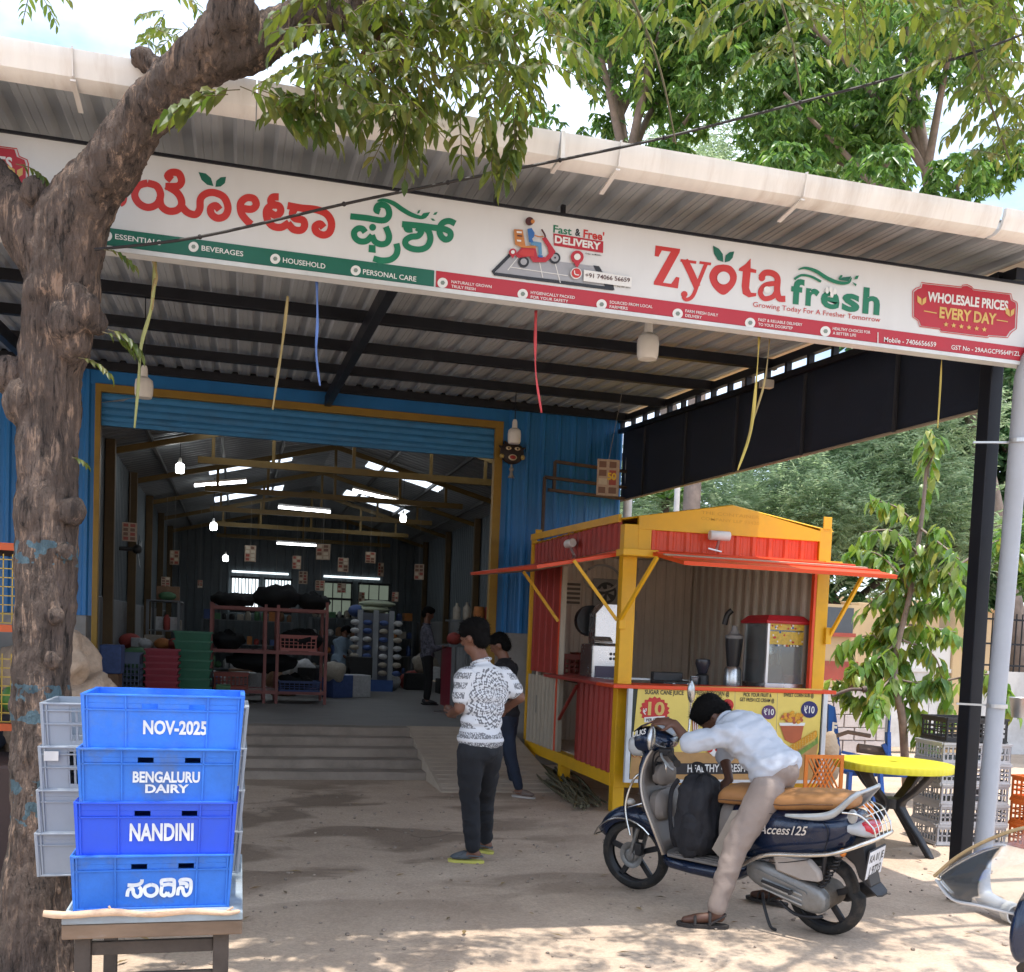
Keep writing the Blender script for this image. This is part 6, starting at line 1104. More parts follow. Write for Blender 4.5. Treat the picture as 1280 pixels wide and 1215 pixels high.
def add_paint():
    """worn patches of blue paint round the trunk"""
    nt = _nt; N = nt.nodes.new; K = nt.links.new; b = nt.nodes['Principled BSDF']; src = b.inputs['Base Color'].links[0].from_socket
    t = N('ShaderNodeTexCoord'); s_ = N('ShaderNodeSeparateXYZ'); K(t.outputs['Object'], s_.inputs[0]); n = N('ShaderNodeTexNoise'); n.inputs['Scale'].default_value = 14; n.inputs['Detail'].default_value = 5; K(t.outputs['Object'], n.inputs['Vector'])
    tot = None
    for z0, w in ((1.87, .07), (1.21, .11), (.78, .13)):
        a = N('ShaderNodeMath'); a.operation = 'SUBTRACT'; a.inputs[1].default_value = z0; K(s_.outputs['Z'], a.inputs[0]); c = N('ShaderNodeMath'); c.operation = 'ABSOLUTE'; K(a.outputs[0], c.inputs[0])
        m_ = N('ShaderNodeMapRange'); m_.inputs['From Min'].default_value = w; m_.inputs['From Max'].default_value = w*.7; m_.inputs['To Max'].default_value = .46; K(c.outputs[0], m_.inputs[0])
        if tot is None: tot = m_.outputs[0]
        else: q = N('ShaderNodeMath'); q.operation = 'MAXIMUM'; K(tot, q.inputs[0]); K(m_.outputs[0], q.inputs[1]); tot = q.outputs[0]
    q = N('ShaderNodeMath'); q.operation = 'ADD'; K(tot, q.inputs[0]); K(n.outputs['Fac'], q.inputs[1]); r_ = N('ShaderNodeValToRGB'); r_.color_ramp.elements[0].position = .98; r_.color_ramp.elements[1].position = 1.02; K(q.outputs[0], r_.inputs[0])
    x = N('ShaderNodeMix'); x.data_type = 'RGBA'; x.inputs['B'].default_value = (.085, .14, .17, 1); K(r_.outputs[0], x.inputs['Factor']); K(src, x.inputs['A']); K(x.outputs['Result'], b.inputs['Base Color'])
add_paint()
LEAFT = [np.array([(0, 0, 0), (0, .35, 0), (0, .72, -.03), (0, 1, -.12), (-.42, .3, .10), (-.36, .68, .03), (.42, .3, .10), (.36, .68, .03)]), [(0, 1, 4), (1, 2, 5, 4), (2, 3, 5), (0, 6, 1), (1, 6, 7, 2), (2, 7, 3)]]
DIAM = [np.array([(0, 0, 0), (-.5, .45, .12), (0, 1, -.1), (.5, .45, .12)]), [(0, 1, 2), (0, 2, 3)]]
def leaf_mesh(name, rows, tpl, mat, parent=None, kind=None):
    """rows: pos, dir, normal, length, width"""
    T_, F_ = tpl; n = len(rows); nv = len(T_); p = np.array([r_[0] for r_ in rows]); d = np.array([r_[1] for r_ in rows]); nn = np.array([r_[2] for r_ in rows]); l = np.array([r_[3] for r_ in rows]); w = np.array([r_[4] for r_ in rows])
    d /= np.linalg.norm(d, axis=1)[:, None]+1e-9; s_ = np.cross(d, nn); s_ /= np.linalg.norm(s_, axis=1)[:, None]+1e-9; nn = np.cross(s_, d)
    V_ = p[:, None, :]+s_[:, None, :]*(T_[None, :, 0, None]*w[:, None, None])+d[:, None, :]*(T_[None, :, 1, None]*l[:, None, None])+nn[:, None, :]*(T_[None, :, 2, None]*l[:, None, None])
    off = np.array(OFF.get(parent.name, Vector((0, 0, 0)))) if parent is not None else np.zeros(3); V_ = (V_-off).reshape(-1, 3)
    me = bpy.data.meshes.new(name); ls = [len(f) for f in F_]; nl = sum(ls); me.vertices.add(n*nv); me.vertices.foreach_set('co', V_.ravel())
    idx = np.concatenate([np.array(f) for f in F_]); me.loops.add(n*nl); me.loops.foreach_set('vertex_index', (idx[None, :]+np.arange(n)[:, None]*nv).ravel().astype(np.int32))
    st = np.concatenate([[0], np.cumsum(ls)[:-1]]); me.polygons.add(n*len(F_)); me.polygons.foreach_set('loop_start', (st[None, :]+np.arange(n)[:, None]*nl).ravel().astype(np.int32)); me.update(calc_edges=True); me.validate()
    me.materials.append(mat); o = bpy.data.objects.new(name, me); COL.objects.link(o)
    if parent is not None: o.parent = parent
    if kind: o['kind'] = kind
    return o
def rv(s=1.): return np.array([rnd.gauss(0, s), rnd.gauss(0, s), rnd.gauss(0, s)])
def single_leaves(rows, tpl, mat, parent, limit=300, eye=(0, 0, 1.58), rest='foliage', visible=None):
    """the largest ones as leaf objects of their own, the others joined"""
    def sc(r_):
        v = np.array(r_[0])-np.array(eye); q = v@np.array(_f); x = 640+FPX*(v@np.array(_r))/max(q, .1); y = PCY-FPX*(v@np.array(_u))/max(q, .1)
        return r_[3]/max(q, .1) if q > 0 and 0 < x < 1280 and -5 < y < 1215 else 0
    rows = sorted(rows, key=sc, reverse=True); T_, F_ = tpl; k = min(limit, sum(1 for r_ in rows if sc(r_) > 0)); me = bpy.data.meshes.new('leaf'); me.from_pydata([tuple(v) for v in T_], [], F_); me.materials.append(mat)
    off = np.array(OFF.get(parent.name, Vector((0, 0, 0))))
    for r_ in rows[:k]:
        d = np.array(r_[1]); d = d/np.linalg.norm(d); s_ = np.cross(d, r_[2]); s_ = s_/(np.linalg.norm(s_)+1e-9); nn = np.cross(s_, d); o = bpy.data.objects.new('leaf', me); COL.objects.link(o); o.parent = parent; p = np.array(r_[0])-off
        o.matrix_local = Matrix(((s_[0]*r_[4], d[0]*r_[3], nn[0]*r_[3], p[0]), (s_[1]*r_[4], d[1]*r_[3], nn[1]*r_[3], p[1]), (s_[2]*r_[4], d[2]*r_[3], nn[2]*r_[3], p[2]), (0, 0, 0, 1)))
    if len(rows) > k: leaf_mesh(rest, rows[k:], tpl, mat, parent, 'stuff')
def spray(p, d, length, n, ll, lw, droop=.6, rows=None, twig=None):
    """pinnate leaf: drooping stalk with paired leaflets"""
    p = np.array(p, float); d = np.array(d, float); d /= np.linalg.norm(d); pts = [p.copy()]
    side0 = np.cross(d, (0, 0, 1)); side0 /= np.linalg.norm(side0)+1e-9
    for i in range(n):
        t = (i+1)/n; d = d+np.array((0, 0, -droop/n)); d /= np.linalg.norm(d); p = p+d*length/n; pts.append(p.copy())
        sd = np.cross(d, (0, 0, 1)); sd /= np.linalg.norm(sd)+1e-9; k = .65+.5*math.sin(math.pi*min(1, t*.9))
        for s_ in ((1, -1) if i < n-1 else (0,)):
            dd = sd*s_*.75+d*.55+np.array((0, 0, -.25-.45*rnd.random()))+rv(.12); rows.append((p, dd, np.array((0, 0, 1))+sd*s_*.3+rv(.25), ll*k*rnd.uniform(.85, 1.15), lw*k))
    if twig is not None: twig.tube([Vector(q) for q in pts[::2]]+[Vector(pts[-1])], .0022, 4)
# near tree
TR = thing('street_tree', 'thick leaning tree with rough brown bark and drooping green leaves before the shop', 'tree', (P(45, 1262, D=4.65).x, P(45, 1262, D=4.65).y, 0))
def px_tube(mb, pts, D, n=28, wob=.1, seed=0, k=5):
    cs = [P(x, y, D=dd) for (x, y, r_), dd in zip(pts, D)]; rr = [.88*r_*dd/FPX for (x, y, r_), dd in zip(pts, D)]; cc = crv(cs, k); r2 = []
    for i in range(len(rr)-1): r2 += [rr[i]+(rr[i+1]-rr[i])*j/k for j in range(k)]
    mb.tube(cc, r2+[rr[-1]], n, wob=wob, seed=seed); return cc
tk = MB(); px_tube(tk, [(42, 1275, 56), (44, 1180, 46), (50, 1050, 38), (52, 930, 38), (52, 850, 37), (56, 760, 37), (58, 690, 39), (60, 620, 39), (60, 540, 37), (64, 470, 40), (72, 410, 46), (80, 350, 45), (88, 290, 45), (107, 248, 40), (142, 203, 35), (174, 152, 31), (206, 116, 31), (240, 85, 31), (268, 60, 34), (285, 30, 30), (292, -20, 26), (300, -90, 20)],
    [4.65, 4.65, 4.65, 4.65, 4.65, 4.65, 4.65, 4.65, 4.65, 4.65, 4.64, 4.6, 4.58, 4.55, 4.5, 4.45, 4.4, 4.35, 4.3, 4.25, 4.2, 4.1], wob=.13)
px_tube(tk, [(85, 360, 40), (55, 320, 38), (30, 280, 32), (5, 240, 27), (-30, 200, 24), (-90, 130, 20)], [4.62, 4.6, 4.6, 4.62, 4.65, 4.7], wob=.12, seed=3)
lb = px_tube(tk, [(268, 70, 28), (305, 62, 27), (340, 42, 26), (378, 22, 21), (420, 16, 17), (455, 28, 14), (478, 48, 12), (486, 70, 9)], [4.3, 4.3, 4.32, 4.35, 4.4, 4.45, 4.48, 4.5], wob=.16, seed=5)
px_tube(tk, [(425, 15, 10), (480, -15, 8), (560, -50, 6), (700, -90, 4)], [4.4, 4.4, 4.4, 4.4], wob=.1, seed=7)
px_tube(tk, [(205, 92, 16), (190, 82, 12), (176, 70, 13), (174, 66, 8)], [4.42, 4.42, 4.42, 4.42], wob=.25, seed=9)
for x, y, r_, dd in ((104, 388, 20, 4.52), (82, 405, 22, 4.52), (120, 404, 12, 4.55), (96, 372, 14, 4.5), (44, 242, 15, 4.52), (30, 505, 24, 4.6), (90, 640, 14, 4.58), (84, 690, 10, 4.56), (70, 770, 8, 4.55), (300, 22, 22, 4.22), (12, 470, 20, 4.62), (488, 80, 9, 4.5), (90, 430, 20, 4.56), (66, 825, 8, 4.53)):
    c = P(x, y, D=dd); rr = r_*dd/FPX; tk.ball(c, (rr, rr*.9, rr*1.15), 12, 9)
def barkify(par, mb, voxel=.012):
    o = remeshed('trunk', mb, PBARK, par, voxel, 1, None); me = o.data; n = len(me.vertices); co = np.empty(n*3); me.vertices.foreach_get('co', co); co = co.reshape(-1, 3); no = np.empty(n*3); me.vertex_normals.foreach_get('vector', no); no = no.reshape(-1, 3); d_ = np.empty(n)
    for i in range(n):
        v = Vector(co[i]); a = noise.noise(Vector((v.x*26, v.y*26, v.z*5))); d_[i] = .010*(1-2*abs(a))+.005*(1-2*abs(noise.noise(Vector((v.x*55, v.y*55, v.z*9)))))+.006*noise.noise(v*24)+.008*noise.noise(v*6)
    me.vertices.foreach_set('co', (co+no*d_[:, None]).ravel()); me.update(); return o
barkify(TR, tk)
NLM = leaf_mat('near_leaf', [(.05, .085, .015), (.085, .12, .022), (.13, .16, .03), (.06, .11, .02), (.17, .16, .04)], .5)
rows = []; tw = MB()
def fill(n, xr, yr, Dr, test=None, ln=(.2, .34), ll=.077, lw=.032, dr=(.0, .9)):
    k = 0
    while k < n:
        x, y = rnd.uniform(*xr), rnd.uniform(*yr)
        if test and not test(x, y): continue
        k += 1; a = rnd.uniform(0, 2*math.pi); p = P(x, y, D=rnd.uniform(*Dr)); spray(p, (math.cos(a), math.sin(a), -.35), rnd.uniform(*ln), rnd.randint(5, 7), ll, lw, rnd.uniform(*dr), rows, tw)
def region1(x, y):
    lim = 78+50*math.sin((x-380)/46)+35*math.sin(x/19)+(30 if 480 < x < 690 else 0)
    return y < min(150, lim)
fill(185, (385, 690), (-60, 150), (3.9, 4.8), region1)
for x, y in ((430, 60), (500, 95), (520, 150), (545, 100), (600, 120), (640, 110), (655, 140), (610, 150), (575, 130), (430, 95), (470, 95), (395, 70), (515, 120), (648, 165)): spray(P(x, y, D=4.4), (rnd.uniform(-.4, .4), -.2, -1), .27, 6, .10, .043, .5, rows, tw)
for x, y, dx in ((300, 112, -.9), (300, 108, .8), (320, 110, 1), (345, 120, .9), (285, 118, -.8), (365, 105, .7), (330, 105, .3)): spray(P(x, y, D=4.2), (dx, -.1, -.05), .3, 6, .11, .046, .9, rows, tw)
fill(10, (185, 255), (-20, 45), (4.5, 4.9), None, (.12, .2), .05, .02)
fill(5, (165, 215), (48, 62), (4.6, 4.8), None, (.1, .16), .045, .018); fill(3, (30, 55), (-40, -15), (4.5, 4.8), None, (.15, .2), .05, .02)
fill(95, (660, 1290), (-70, 15), (4.3, 5.6), None); fill(26, (800, 1290), (15, 80), (4.6, 5.6), lambda x, y: y < 20+60*(.5+.5*math.sin(x/37))); fill(26, (1100, 1300), (40, 190), (4.8, 5.8), lambda x, y: x > 1280-(y+30)*.4 or rnd.random() < .12)
fill(14, (1210, 1300), (0, 200), (4.8, 5.8))
for x, y, dx, ll in ((128, 415, 1, .05), (135, 412, .9, .07), (98, 447, .5, .05), (90, 572, .4, .04), (20, 205, .6, .06), (130, 312, .5, .05)): spray(P(x, y, D=4.5), (dx, -.1, .1), .17 if ll > .045 else .08, 6, ll, ll*.36, 1.3, rows, tw)
# the rest of the crown, overhead and out toward the street: it breaks the sun into patches on the ground
over = []
for k in range(1250):
    x, y = rnd.uniform(-3.2, 6.8), rnd.uniform(1.3, 4.75); z = rnd.uniform(4.75, 6.2)
    if y > 4.2 and z < 4.9: continue
    den = .5+.75*noise.noise(Vector((x*.75, y*.95, 3)))-.055*max(0, x-2.4)
    if rnd.random() > max(.05, den+.10): continue
    a = rnd.uniform(0, 6.28); spray((x, y, z), (math.cos(a), math.sin(a), -.2), rnd.uniform(.25, .4), 6, .10, .042, .8, over)
leaf_mesh('upper_foliage', over, DIAM, NLM, TR, 'stuff')
for a, b_, r0 in (((-.9, 4.2, 4.5), (1.5, 3.2, 5.4), .09), ((1.5, 3.2, 5.4), (4.5, 3.0, 5.6), .05), ((-.6, 4.0, 4.6), (.8, 2.2, 5.6), .06), ((1.5, 3.2, 5.4), (3.2, 4.2, 5.3), .04), ((3.2, 4.2, 5.3), (5.6, 4.6, 5.2), .03)):
    mb = MB(); a = Vector(a); b_ = Vector(b_); mb.tube(crv([a, a.lerp(b_, .35)+Vector((0, .1, .12)), a.lerp(b_, .7)+Vector((0, -.08, .1)), b_], 4), [r0*(1-.5*i/12) for i in range(13)], 8, wob=.1); mb.build('limb', BARK, TR, 60)
single_leaves(rows, LEAFT, NLM, TR)
tw.build('twigs', M('twig', (.12, .10, .05), .8), TR, None)['kind'] = 'stuff'
for pts in ([(486, 70), (480, 110), (500, 150), (512, 190)], [(560, -40), (575, 40), (600, 110), (640, 170)], [(760, -60), (800, 20), (826, 90), (845, 180)], [(960, -40), (985, 30), (1002, 120)], [(1180, -60), (1210, 40), (1235, 120), (1262, 200)], [(420, 18), (440, 60), (450, 100)]):
    mb = MB(); cc = crv([P(x, y, D=4.6+.0006*abs(x-500)) for x, y in pts], 4); mb.tube(cc, [.008*(1-.6*i/len(cc)) for i in range(len(cc))], 6); mb.build('hanging_twig', M('twig', (.12, .10, .05), .8), TR, 60)
mb = MB()
for k in range(26): c = P(rnd.gauss(484, 14), rnd.gauss(58, 20), D=4.45); mb.tube([c, c+Vector((rnd.gauss(0, .03), rnd.gauss(0, .03), rnd.uniform(-.09, -.02)))], [.006, .002], 4); mb.ball(c, (rnd.uniform(.012, .03), .012, rnd.uniform(.015, .035)), 6, 5)
mb.build('dead_cluster', M('dead_brown', (.12, .065, .04), .9, 0, .4, 20), TR, 50)['kind'] = 'stuff'
# distant trees
def crown(par, name, blobs, nper, ll, lw, mat, tpl=DIAM, bunch=6, down=.5, feather=False):
    rows = []
    for c, r_ in blobs:
        c = np.array(c); r_ = np.array(r_) if hasattr(r_, '__len__') else np.array((r_,)*3)
        for k in range(nper):
            v = rv(); v /= np.linalg.norm(v); q = c+v*r_*rnd.uniform(.55, 1.0)**.6*(1+.25*noise.noise(Vector(v*2.3)+Vector(c))); 
            if feather:
                d = v*.5+np.array((rnd.gauss(0, .5), rnd.gauss(0, .5), rnd.uniform(-.2, .6))); d /= np.linalg.norm(d); sd = np.cross(d, (0, 0, 1)); sd /= np.linalg.norm(sd)+1e-9
                for i in range(bunch):
                    t = i/bunch; s_ = 1 if i % 2 else -1; rows.append((q+d*ll*2.2*t, d*.8+sd*s_*.7+np.array((0, 0, -.25)), v+rv(.3), ll*(1.1-.5*t), lw))
            else:
                for i in range(bunch):
                    a = rnd.uniform(0, 6.28); rows.append((q, v*.4+np.array((math.cos(a), math.sin(a), -down))+rv(.2), v+rv(.4), ll*rnd.uniform(.7, 1.2), lw*rnd.uniform(.8, 1.2)))
    return leaf_mesh(name, rows, tpl, mat, par, 'stuff')
def blobs_px(n, xr, yr, Dr, rr, test=None):
    out_ = []
    while len(out_) < n:
        x, y = rnd.uniform(*xr), rnd.uniform(*yr)
        if test and not test(x, y): continue
        D_ = rnd.uniform(*Dr); r_ = rnd.uniform(*rr); out_.append((P(x, y, D=D_), (r_, r_, r_*.8)))
    return out_
def limbs(par, base, top, blobs, r0, mat=None, nb=10):
    mb = MB(); base, top = Vector(base), Vector(top); cc = crv([base, base.lerp(top, .3)+Vector((.15, .1, 0)), base.lerp(top, .65)+Vector((-.12, 0, 0)), top], 5); mb.tube(cc, [r0*(1-.75*i/len(cc)) for i in range(len(cc))], 12, wob=.12)
    mb.build('trunk', mat or BARK, par, 60)
    for c, r_ in blobs[:nb]:
        c = Vector(c); t = min(.95, max(.3, (c.z-base.z)/(top.z-base.z+.01)-.15)); a = cc[int(t*(len(cc)-1))]; mb = MB(); q = crv([a, a.lerp(c, .5)+Vector((0, 0, .25)), c], 5); mb.tube(q, [r0*.35*(1-.8*i/len(q)) for i in range(len(q))], 7); mb.build('limb', mat or BARK, par, 60)
GL_A = leaf_mat('mango_leaf', [(.06, .14, .03), (.11, .22, .05), (.17, .30, .07), (.08, .17, .06), (.26, .36, .10)], .5, .35)
GL_B = leaf_mat('feather_leaf', [(.19, .28, .15), (.30, .40, .23), (.42, .50, .32), (.22, .31, .19)], .5, .5)
GL_C = leaf_mat('dark_leaf', [(.05, .12, .05), (.09, .18, .08), (.14, .25, .12)], .45, .3)
PALE = M('pale_bark', (.22, .17, .14), .9, 0, .3, 5, .5, 30)
A1 = thing('broadleaf_tree', 'bright green broadleaf tree rising above the canopy roof beside the pale trunk', 'tree', (11.5, 19, 0))
bl = blobs_px(50, (640, 1000), (-60, 215), (18, 22), (.4, .85)); crown(A1, 'crown', bl, 100, .22, .075, GL_A, down=1.1); limbs(A1, (9.6, 19.5, 0), P(760, 40, D=20), bl, .28, PALE)
A2 = thing('broadleaf_tree', 'taller green tree spreading over the sign end with gaps of sky', 'tree', (16, 18, 0))
bl = blobs_px(42, (960, 1290), (-60, 225), (17, 22), (.4, .85), lambda x, y: x < 1120 or rnd.random() < .35); crown(A2, 'crown', bl, 95, .22, .075, GL_A, down=1.1); limbs(A2, (15.5, 17.5, 0), P(1130, 30, D=19), bl, .25, PALE)
A3 = thing('feathery_tree', 'grey-green feathery tree seen between broadleaf crowns above the roof', 'tree', (15, 27, 0))
bl = blobs_px(26, (840, 1120), (70, 260), (26, 30), (.8, 1.3)); crown(A3, 'crown', bl, 150, .2, .027, GL_B, bunch=9, feather=True); limbs(A3, (13.5, 27, 0), P(965, 80, D=28), bl, .3)
A4 = thing('feathery_tree', 'wide feathery grey-green tree filling the gap below the navy screen', 'tree', (16, 22, 0))
bl = blobs_px(80, (770, 1210), (440, 720), (19, 24), (.6, 1.1), lambda x, y: y > 660-.27*(x-700)-40); crown(A4, 'crown', bl, 150, .17, .024, GL_B, bunch=9, feather=True); limbs(A4, (15, 22.5, 0), P(960, 520, D=22), bl, .3)
A5 = thing('dark_tree', 'dark glossy leaved tree behind the black post', 'tree', (19, 20, 0))
bl = blobs_px(50, (1060, 1330), (440, 720), (21, 26), (.8, 1.3)); crown(A5, 'crown', bl, 80, .34, .13, GL_C, down=.6); limbs(A5, (21, 20, 0), P(1190, 500, D=24), bl, .3)
A7 = thing('hedge_tree', 'low leafy tree standing right of the downpipe', 'tree', (14, 13, 0))
bl = blobs_px(10, (1262, 1370), (560, 720), (15, 17), (.4, .7)); crown(A7, 'crown', bl, 80, .2, .07, GL_A); limbs(A7, (15.5, 11.8, 0), P(1310, 620, D=16), bl, .12)
A8 = thing('palm_shrub', 'small bright fan-leaved plant visible over the kiosk roof', 'plant', (9, 18, 0))
rows = []; c = P(832, 622, D=19)
for k in range(60): a = rnd.uniform(0, 6.28); rows.append((c, np.array((math.cos(a), math.sin(a)*.6, rnd.uniform(-.1, 1))), rv(), rnd.uniform(.5, .8), .06))
leaf_mesh('frond', rows, DIAM, leaf_mat('palm_leaf', [(.12, .25, .06), (.2, .35, .08)], .4), A8, 'stuff'); mb = MB(); mb.tube([(c.x, c.y, 0), c], .08, 8); mb.build('stem', BARK, A8, 60)
for i, (x, y0, y1) in enumerate(((848, 585, 640), (868, 560, 640))): mb = MB(); p0, p1 = P(x, y0, D=17+i), P(x+2, y1, D=17+i); p1.z = 0; mb.tube([Vector((p0.x, p0.y, 0)), p0+Vector((0, 0, 1.2 if i else .1))], .05 if not i else .16, 8); tag(mb.build('pole' if not i else 'bare_trunk', M('pole_pale', (.55, .52, .48), .6) if not i else PALE, None, 60), ['thin pale pole behind the kiosk roof', 'bare brown trunk behind the kiosk roof beside the pale pole'][i], ['pole', 'tree'][i])
# young large-leaved tree near the table
Y1 = P(1133, 985, Z=0); YT = thing('young_tree', 'slim young tree with large drooping glossy leaves behind the yellow table', 'tree', (Y1.x, Y1.y, 0)); YD = 11.0
YL_ = leaf_mat('young_leaf', [(.07, .16, .03), (.12, .24, .04), (.20, .31, .06), (.09, .18, .06), (.28, .30, .06), (.13, .23, .07)], .4, .3)
stem = [(1133, 985), (1128, 900), (1118, 830), (1138, 740), (1152, 650), (1160, 560)]
def yp(x, y, dd=0): return P(x, y, D=YD+dd)
mb = MB(); cc = crv([yp(x, y) if i else Y1 for i, (x, y) in enumerate(stem)], 5); mb.tube(cc, [.045*(1-.8*i/len(cc))+.004 for i in range(len(cc))], 8, wob=.1); mb.build('trunk', PALE, YT, 60)
rows = []
brs = [((1128, 850), (1075, 880), (1045, 850)), ((1128, 800), (1170, 830), (1185, 900)), ((1122, 830), (1090, 800), (1050, 810)), ((1140, 740), (1100, 700), (1062, 690)), ((1140, 740), (1180, 720), (1215, 760)), ((1150, 660), (1120, 640), (1090, 625)), ((1150, 660), (1180, 690), (1200, 700)), ((1158, 590), (1170, 560), (1162, 540)), ((1150, 650), (1160, 600), (1158, 550)), ((1130, 780), (1160, 790), (1195, 790)), ((1128, 860), (1150, 900), (1160, 935)), ((1120, 840), (1100, 870), (1092, 890)), ((1180, 720), (1250, 680), (1275, 690)), ((1140, 700), (1110, 740), (1080, 760)), ((1185, 850), (1240, 850), (1265, 880)), ((1125, 800), (1095, 830), (1070, 840)), ((1135, 760), (1165, 760), (1190, 740)), ((1140, 720), (1150, 700), (1175, 660)), ((1125, 850), (1150, 860), (1178, 850)), ((1138, 740), (1120, 760), (1100, 780)), ((1145, 690), (1115, 670), (1080, 665)), ((1118, 830), (1085, 850), (1062, 830)), ((1130, 780), (1110, 800), (1135, 840))]
for a, b_, c in brs:
    dd = rnd.uniform(-.7, .7); q = crv([yp(*a), yp(*b_, dd*.6)+Vector((0, 0, .05)), yp(*c, dd)], 8); mb = MB(); mb.tube(q, [.014*(1-.7*i/len(q)) for i in range(len(q))], 6); mb.build('branch', PALE, YT, 60)
    for i in range(3, len(q)):
        for j in range(5 if a[1] > 700 else 2): ang = rnd.uniform(0, 6.28); rows.append((np.array(q[i])+rv(.03), np.array((math.cos(ang)*.7, math.sin(ang)*.7, -1.0))+rv(.15), np.array((math.cos(ang), math.sin(ang), .6)), rnd.uniform(.16, .25), rnd.uniform(.08, .11)))
single_leaves(rows, LEAFT, YL_, YT, 300)
# ---------------- crates and stool in front of the tree ----------------
def milk_crate(name, c, sz, mat, label, words=None, group=None, rz=0., wcol=None, rim=.012, grey=False, taper=.012):
    L_, W_, H_ = sz; t = thing(name, label, 'crate', c, group, rz=rz)
    for nm, o, u, n, ln in (('front_side', (-L_/2, -W_/2, 0), (1, 0, 0), (0, 1, 0), L_), ('rear_side', (L_/2, W_/2, 0), (-1, 0, 0), (0, -1, 0), L_), ('end_side', (-L_/2, W_/2, 0), (0, -1, 0), (1, 0, 0), W_), ('end_side', (L_/2, -W_/2, 0), (0, 1, 0), (-1, 0, 0), W_)):
        u, n, o, up_ = Vector(u), Vector(n), Vector(o), Vector((0, 0, 1)); mb = MB()
        def slab(a0_, a1_, z0, z1, d0=.0, d1=.006, tp=True):
            f_ = lambda a, z: (a if tp is False else ln/2+(a-ln/2)*(1-taper*2*(1-z/H_))); q = [o+u*f_(a, z)+up_*z+n*(d0+taper*(1-z/H_)) for a, z in ((a0_, z0), (a1_, z0), (a1_, z1), (a0_, z1))]; mb.prism(q, n*(d1-d0))
        hz = H_*.80; slots = [(ln*.36, ln*.46), (ln*.66, ln*.76)] if ln > .4 else [(ln*.38, ln*.62)]
        if grey:   # two perforated fields
          slab(0, ln*.13, 0, H_); slab(ln*.31, ln*.69, 0, H_); slab(ln*.87, ln, 0, H_)
          for f0, f1 in ((ln*.13, ln*.31), (ln*.69, ln*.87)):
            nn = 6; slab(f0, f1, 0, H_*.14); slab(f0, f1, H_*.46, H_*.56); slab(f0, f1, H_*.88, H_)
            for i in range(nn+1): a = f0+(f1-f0)*i/nn; slab(a-.004, a+.004, H_*.14, H_*.46); slab(a-.004, a+.004, H_*.56, H_*.88)
        else:
            slab(0, ln, 0, hz-.012); slab(0, ln, hz+.006, H_); x = 0
            for s0, s1 in slots: slab(x, s0, hz-.012, hz+.006); x = s1
            slab(x, ln, hz-.012, hz+.006)
        for z0 in ((H_-.007, 0.0), (H_*.70, H_*.70)) if not grey else ((H_-.007, 0.), (H_*.8, 0.), (H_*.5, 0)): slab(0, ln, z0[0], z0[0]+.006, -.010 if z0[0] > H_*.9 else -.006, .0)
        slab(0, ln, .0, .006, -.008, 0)
        for f_ in ((.02, .26, .78, .98) if ln > .4 else (.03, .5, .97)): slab(ln*f_-.003, ln*f_+.003, 0, H_, -.006, 0)
        for f_ in (0, 1): slab(ln*f_-.004, ln*f_+.004, 0, H_, -.009, .0)
        sd = mb.build(nm, mat, t, bevel=.0012)
        if words and nm == 'front_side':
            for w_, x0, x1, z_, h_ in words:
                m2 = MB()
                if callable(w_): w_(m2, x0, x1, z_, h_, -W_/2+taper*(1-(z_+h_)/H_)-.0012)
                else: y_ = -W_/2+taper*(1-(z_+h_)/H_)-.0012; put_text(m2, w_, (x0, y_, z_), (x1, y_, z_), h_, (0, -1, 0), .035, upv=(0, 0, 1))
                m2.build('lettering', wcol or M('print_crate', (.62, .64, .66), .5, 0, .15, 30), sd, fix=False)
    mb = MB(); mb.box(-L_/2+.018, L_/2-.018, -W_/2+.018, W_/2-.018, .004, .012); mb.build('crate_floor', mat, t); return t
CB = [M('crate_blue', (.022, .17, .70), .45, 0, .1, 12, .15, 60, dirt=.55, dirtcol=(.10, .20, .42)), M('crate_blue_worn', (.025, .15, .56), .55, 0, .12, 14, .15, 60, dirt=.85, dirtcol=(.08, .13, .24)), M('crate_blue_deep', (.015, .08, .62), .38, 0, .05, 5, dirt=.25, dirtcol=(.05, .1, .3))]
TZ = .617
def nandini(mb, x0, x1, z_, h_, y_):
    sx = (x1-x0)/625.; sz = h_/170.
    def st(pts, w=34, close=False):
        pp = crv([Vector((x, y, 0)) for x, y in (pts+[pts[0]] if close else pts)], 4); vs = []; n = len(pp)
        for i, p in enumerate(pp):
            t = (pp[min(i+1, n-1)]-pp[max(i-1, 0)]).normalized(); nn = Vector((-t.y, t.x, 0))*w/2
            for q in (p+nn, p-nn): vs.append(Vector((x0+(q.x-280)*sx, y_-.0006*i/n, z_+(325-q.y)*sz)))
        mb.add(vs, [(2*i, 2*i+1, 2*i+3, 2*i+2) for i in range(n-1)])
    st([(292, 205), (350, 208), (400, 200), (425, 180), (428, 155)]); st([(290, 312), (300, 255), (340, 240), (350, 285), (380, 315), (415, 300), (420, 250), (400, 225)])
    st([(515, 205), (565, 225), (570, 280), (520, 312), (465, 290), (458, 230)], close=True)
    st([(620, 215), (612, 175), (640, 165), (720, 165), (735, 190), (730, 290), (690, 312), (672, 280)]); st([(622, 215), (680, 205), (730, 215)]); st([(618, 225), (612, 290), (645, 312), (672, 280)])
    st([(790, 190), (800, 168), (860, 165), (895, 185), (892, 280), (850, 315), (825, 285), (815, 245), (780, 250), (770, 312)]); st([(782, 205), (830, 200), (860, 215), (850, 245)])
bx = [(-.265, TZ, None)]
ang = -R(10)
import itertools
def bc(i): return (-.262+.012*i, 3.86, TZ+.0+.193*i)
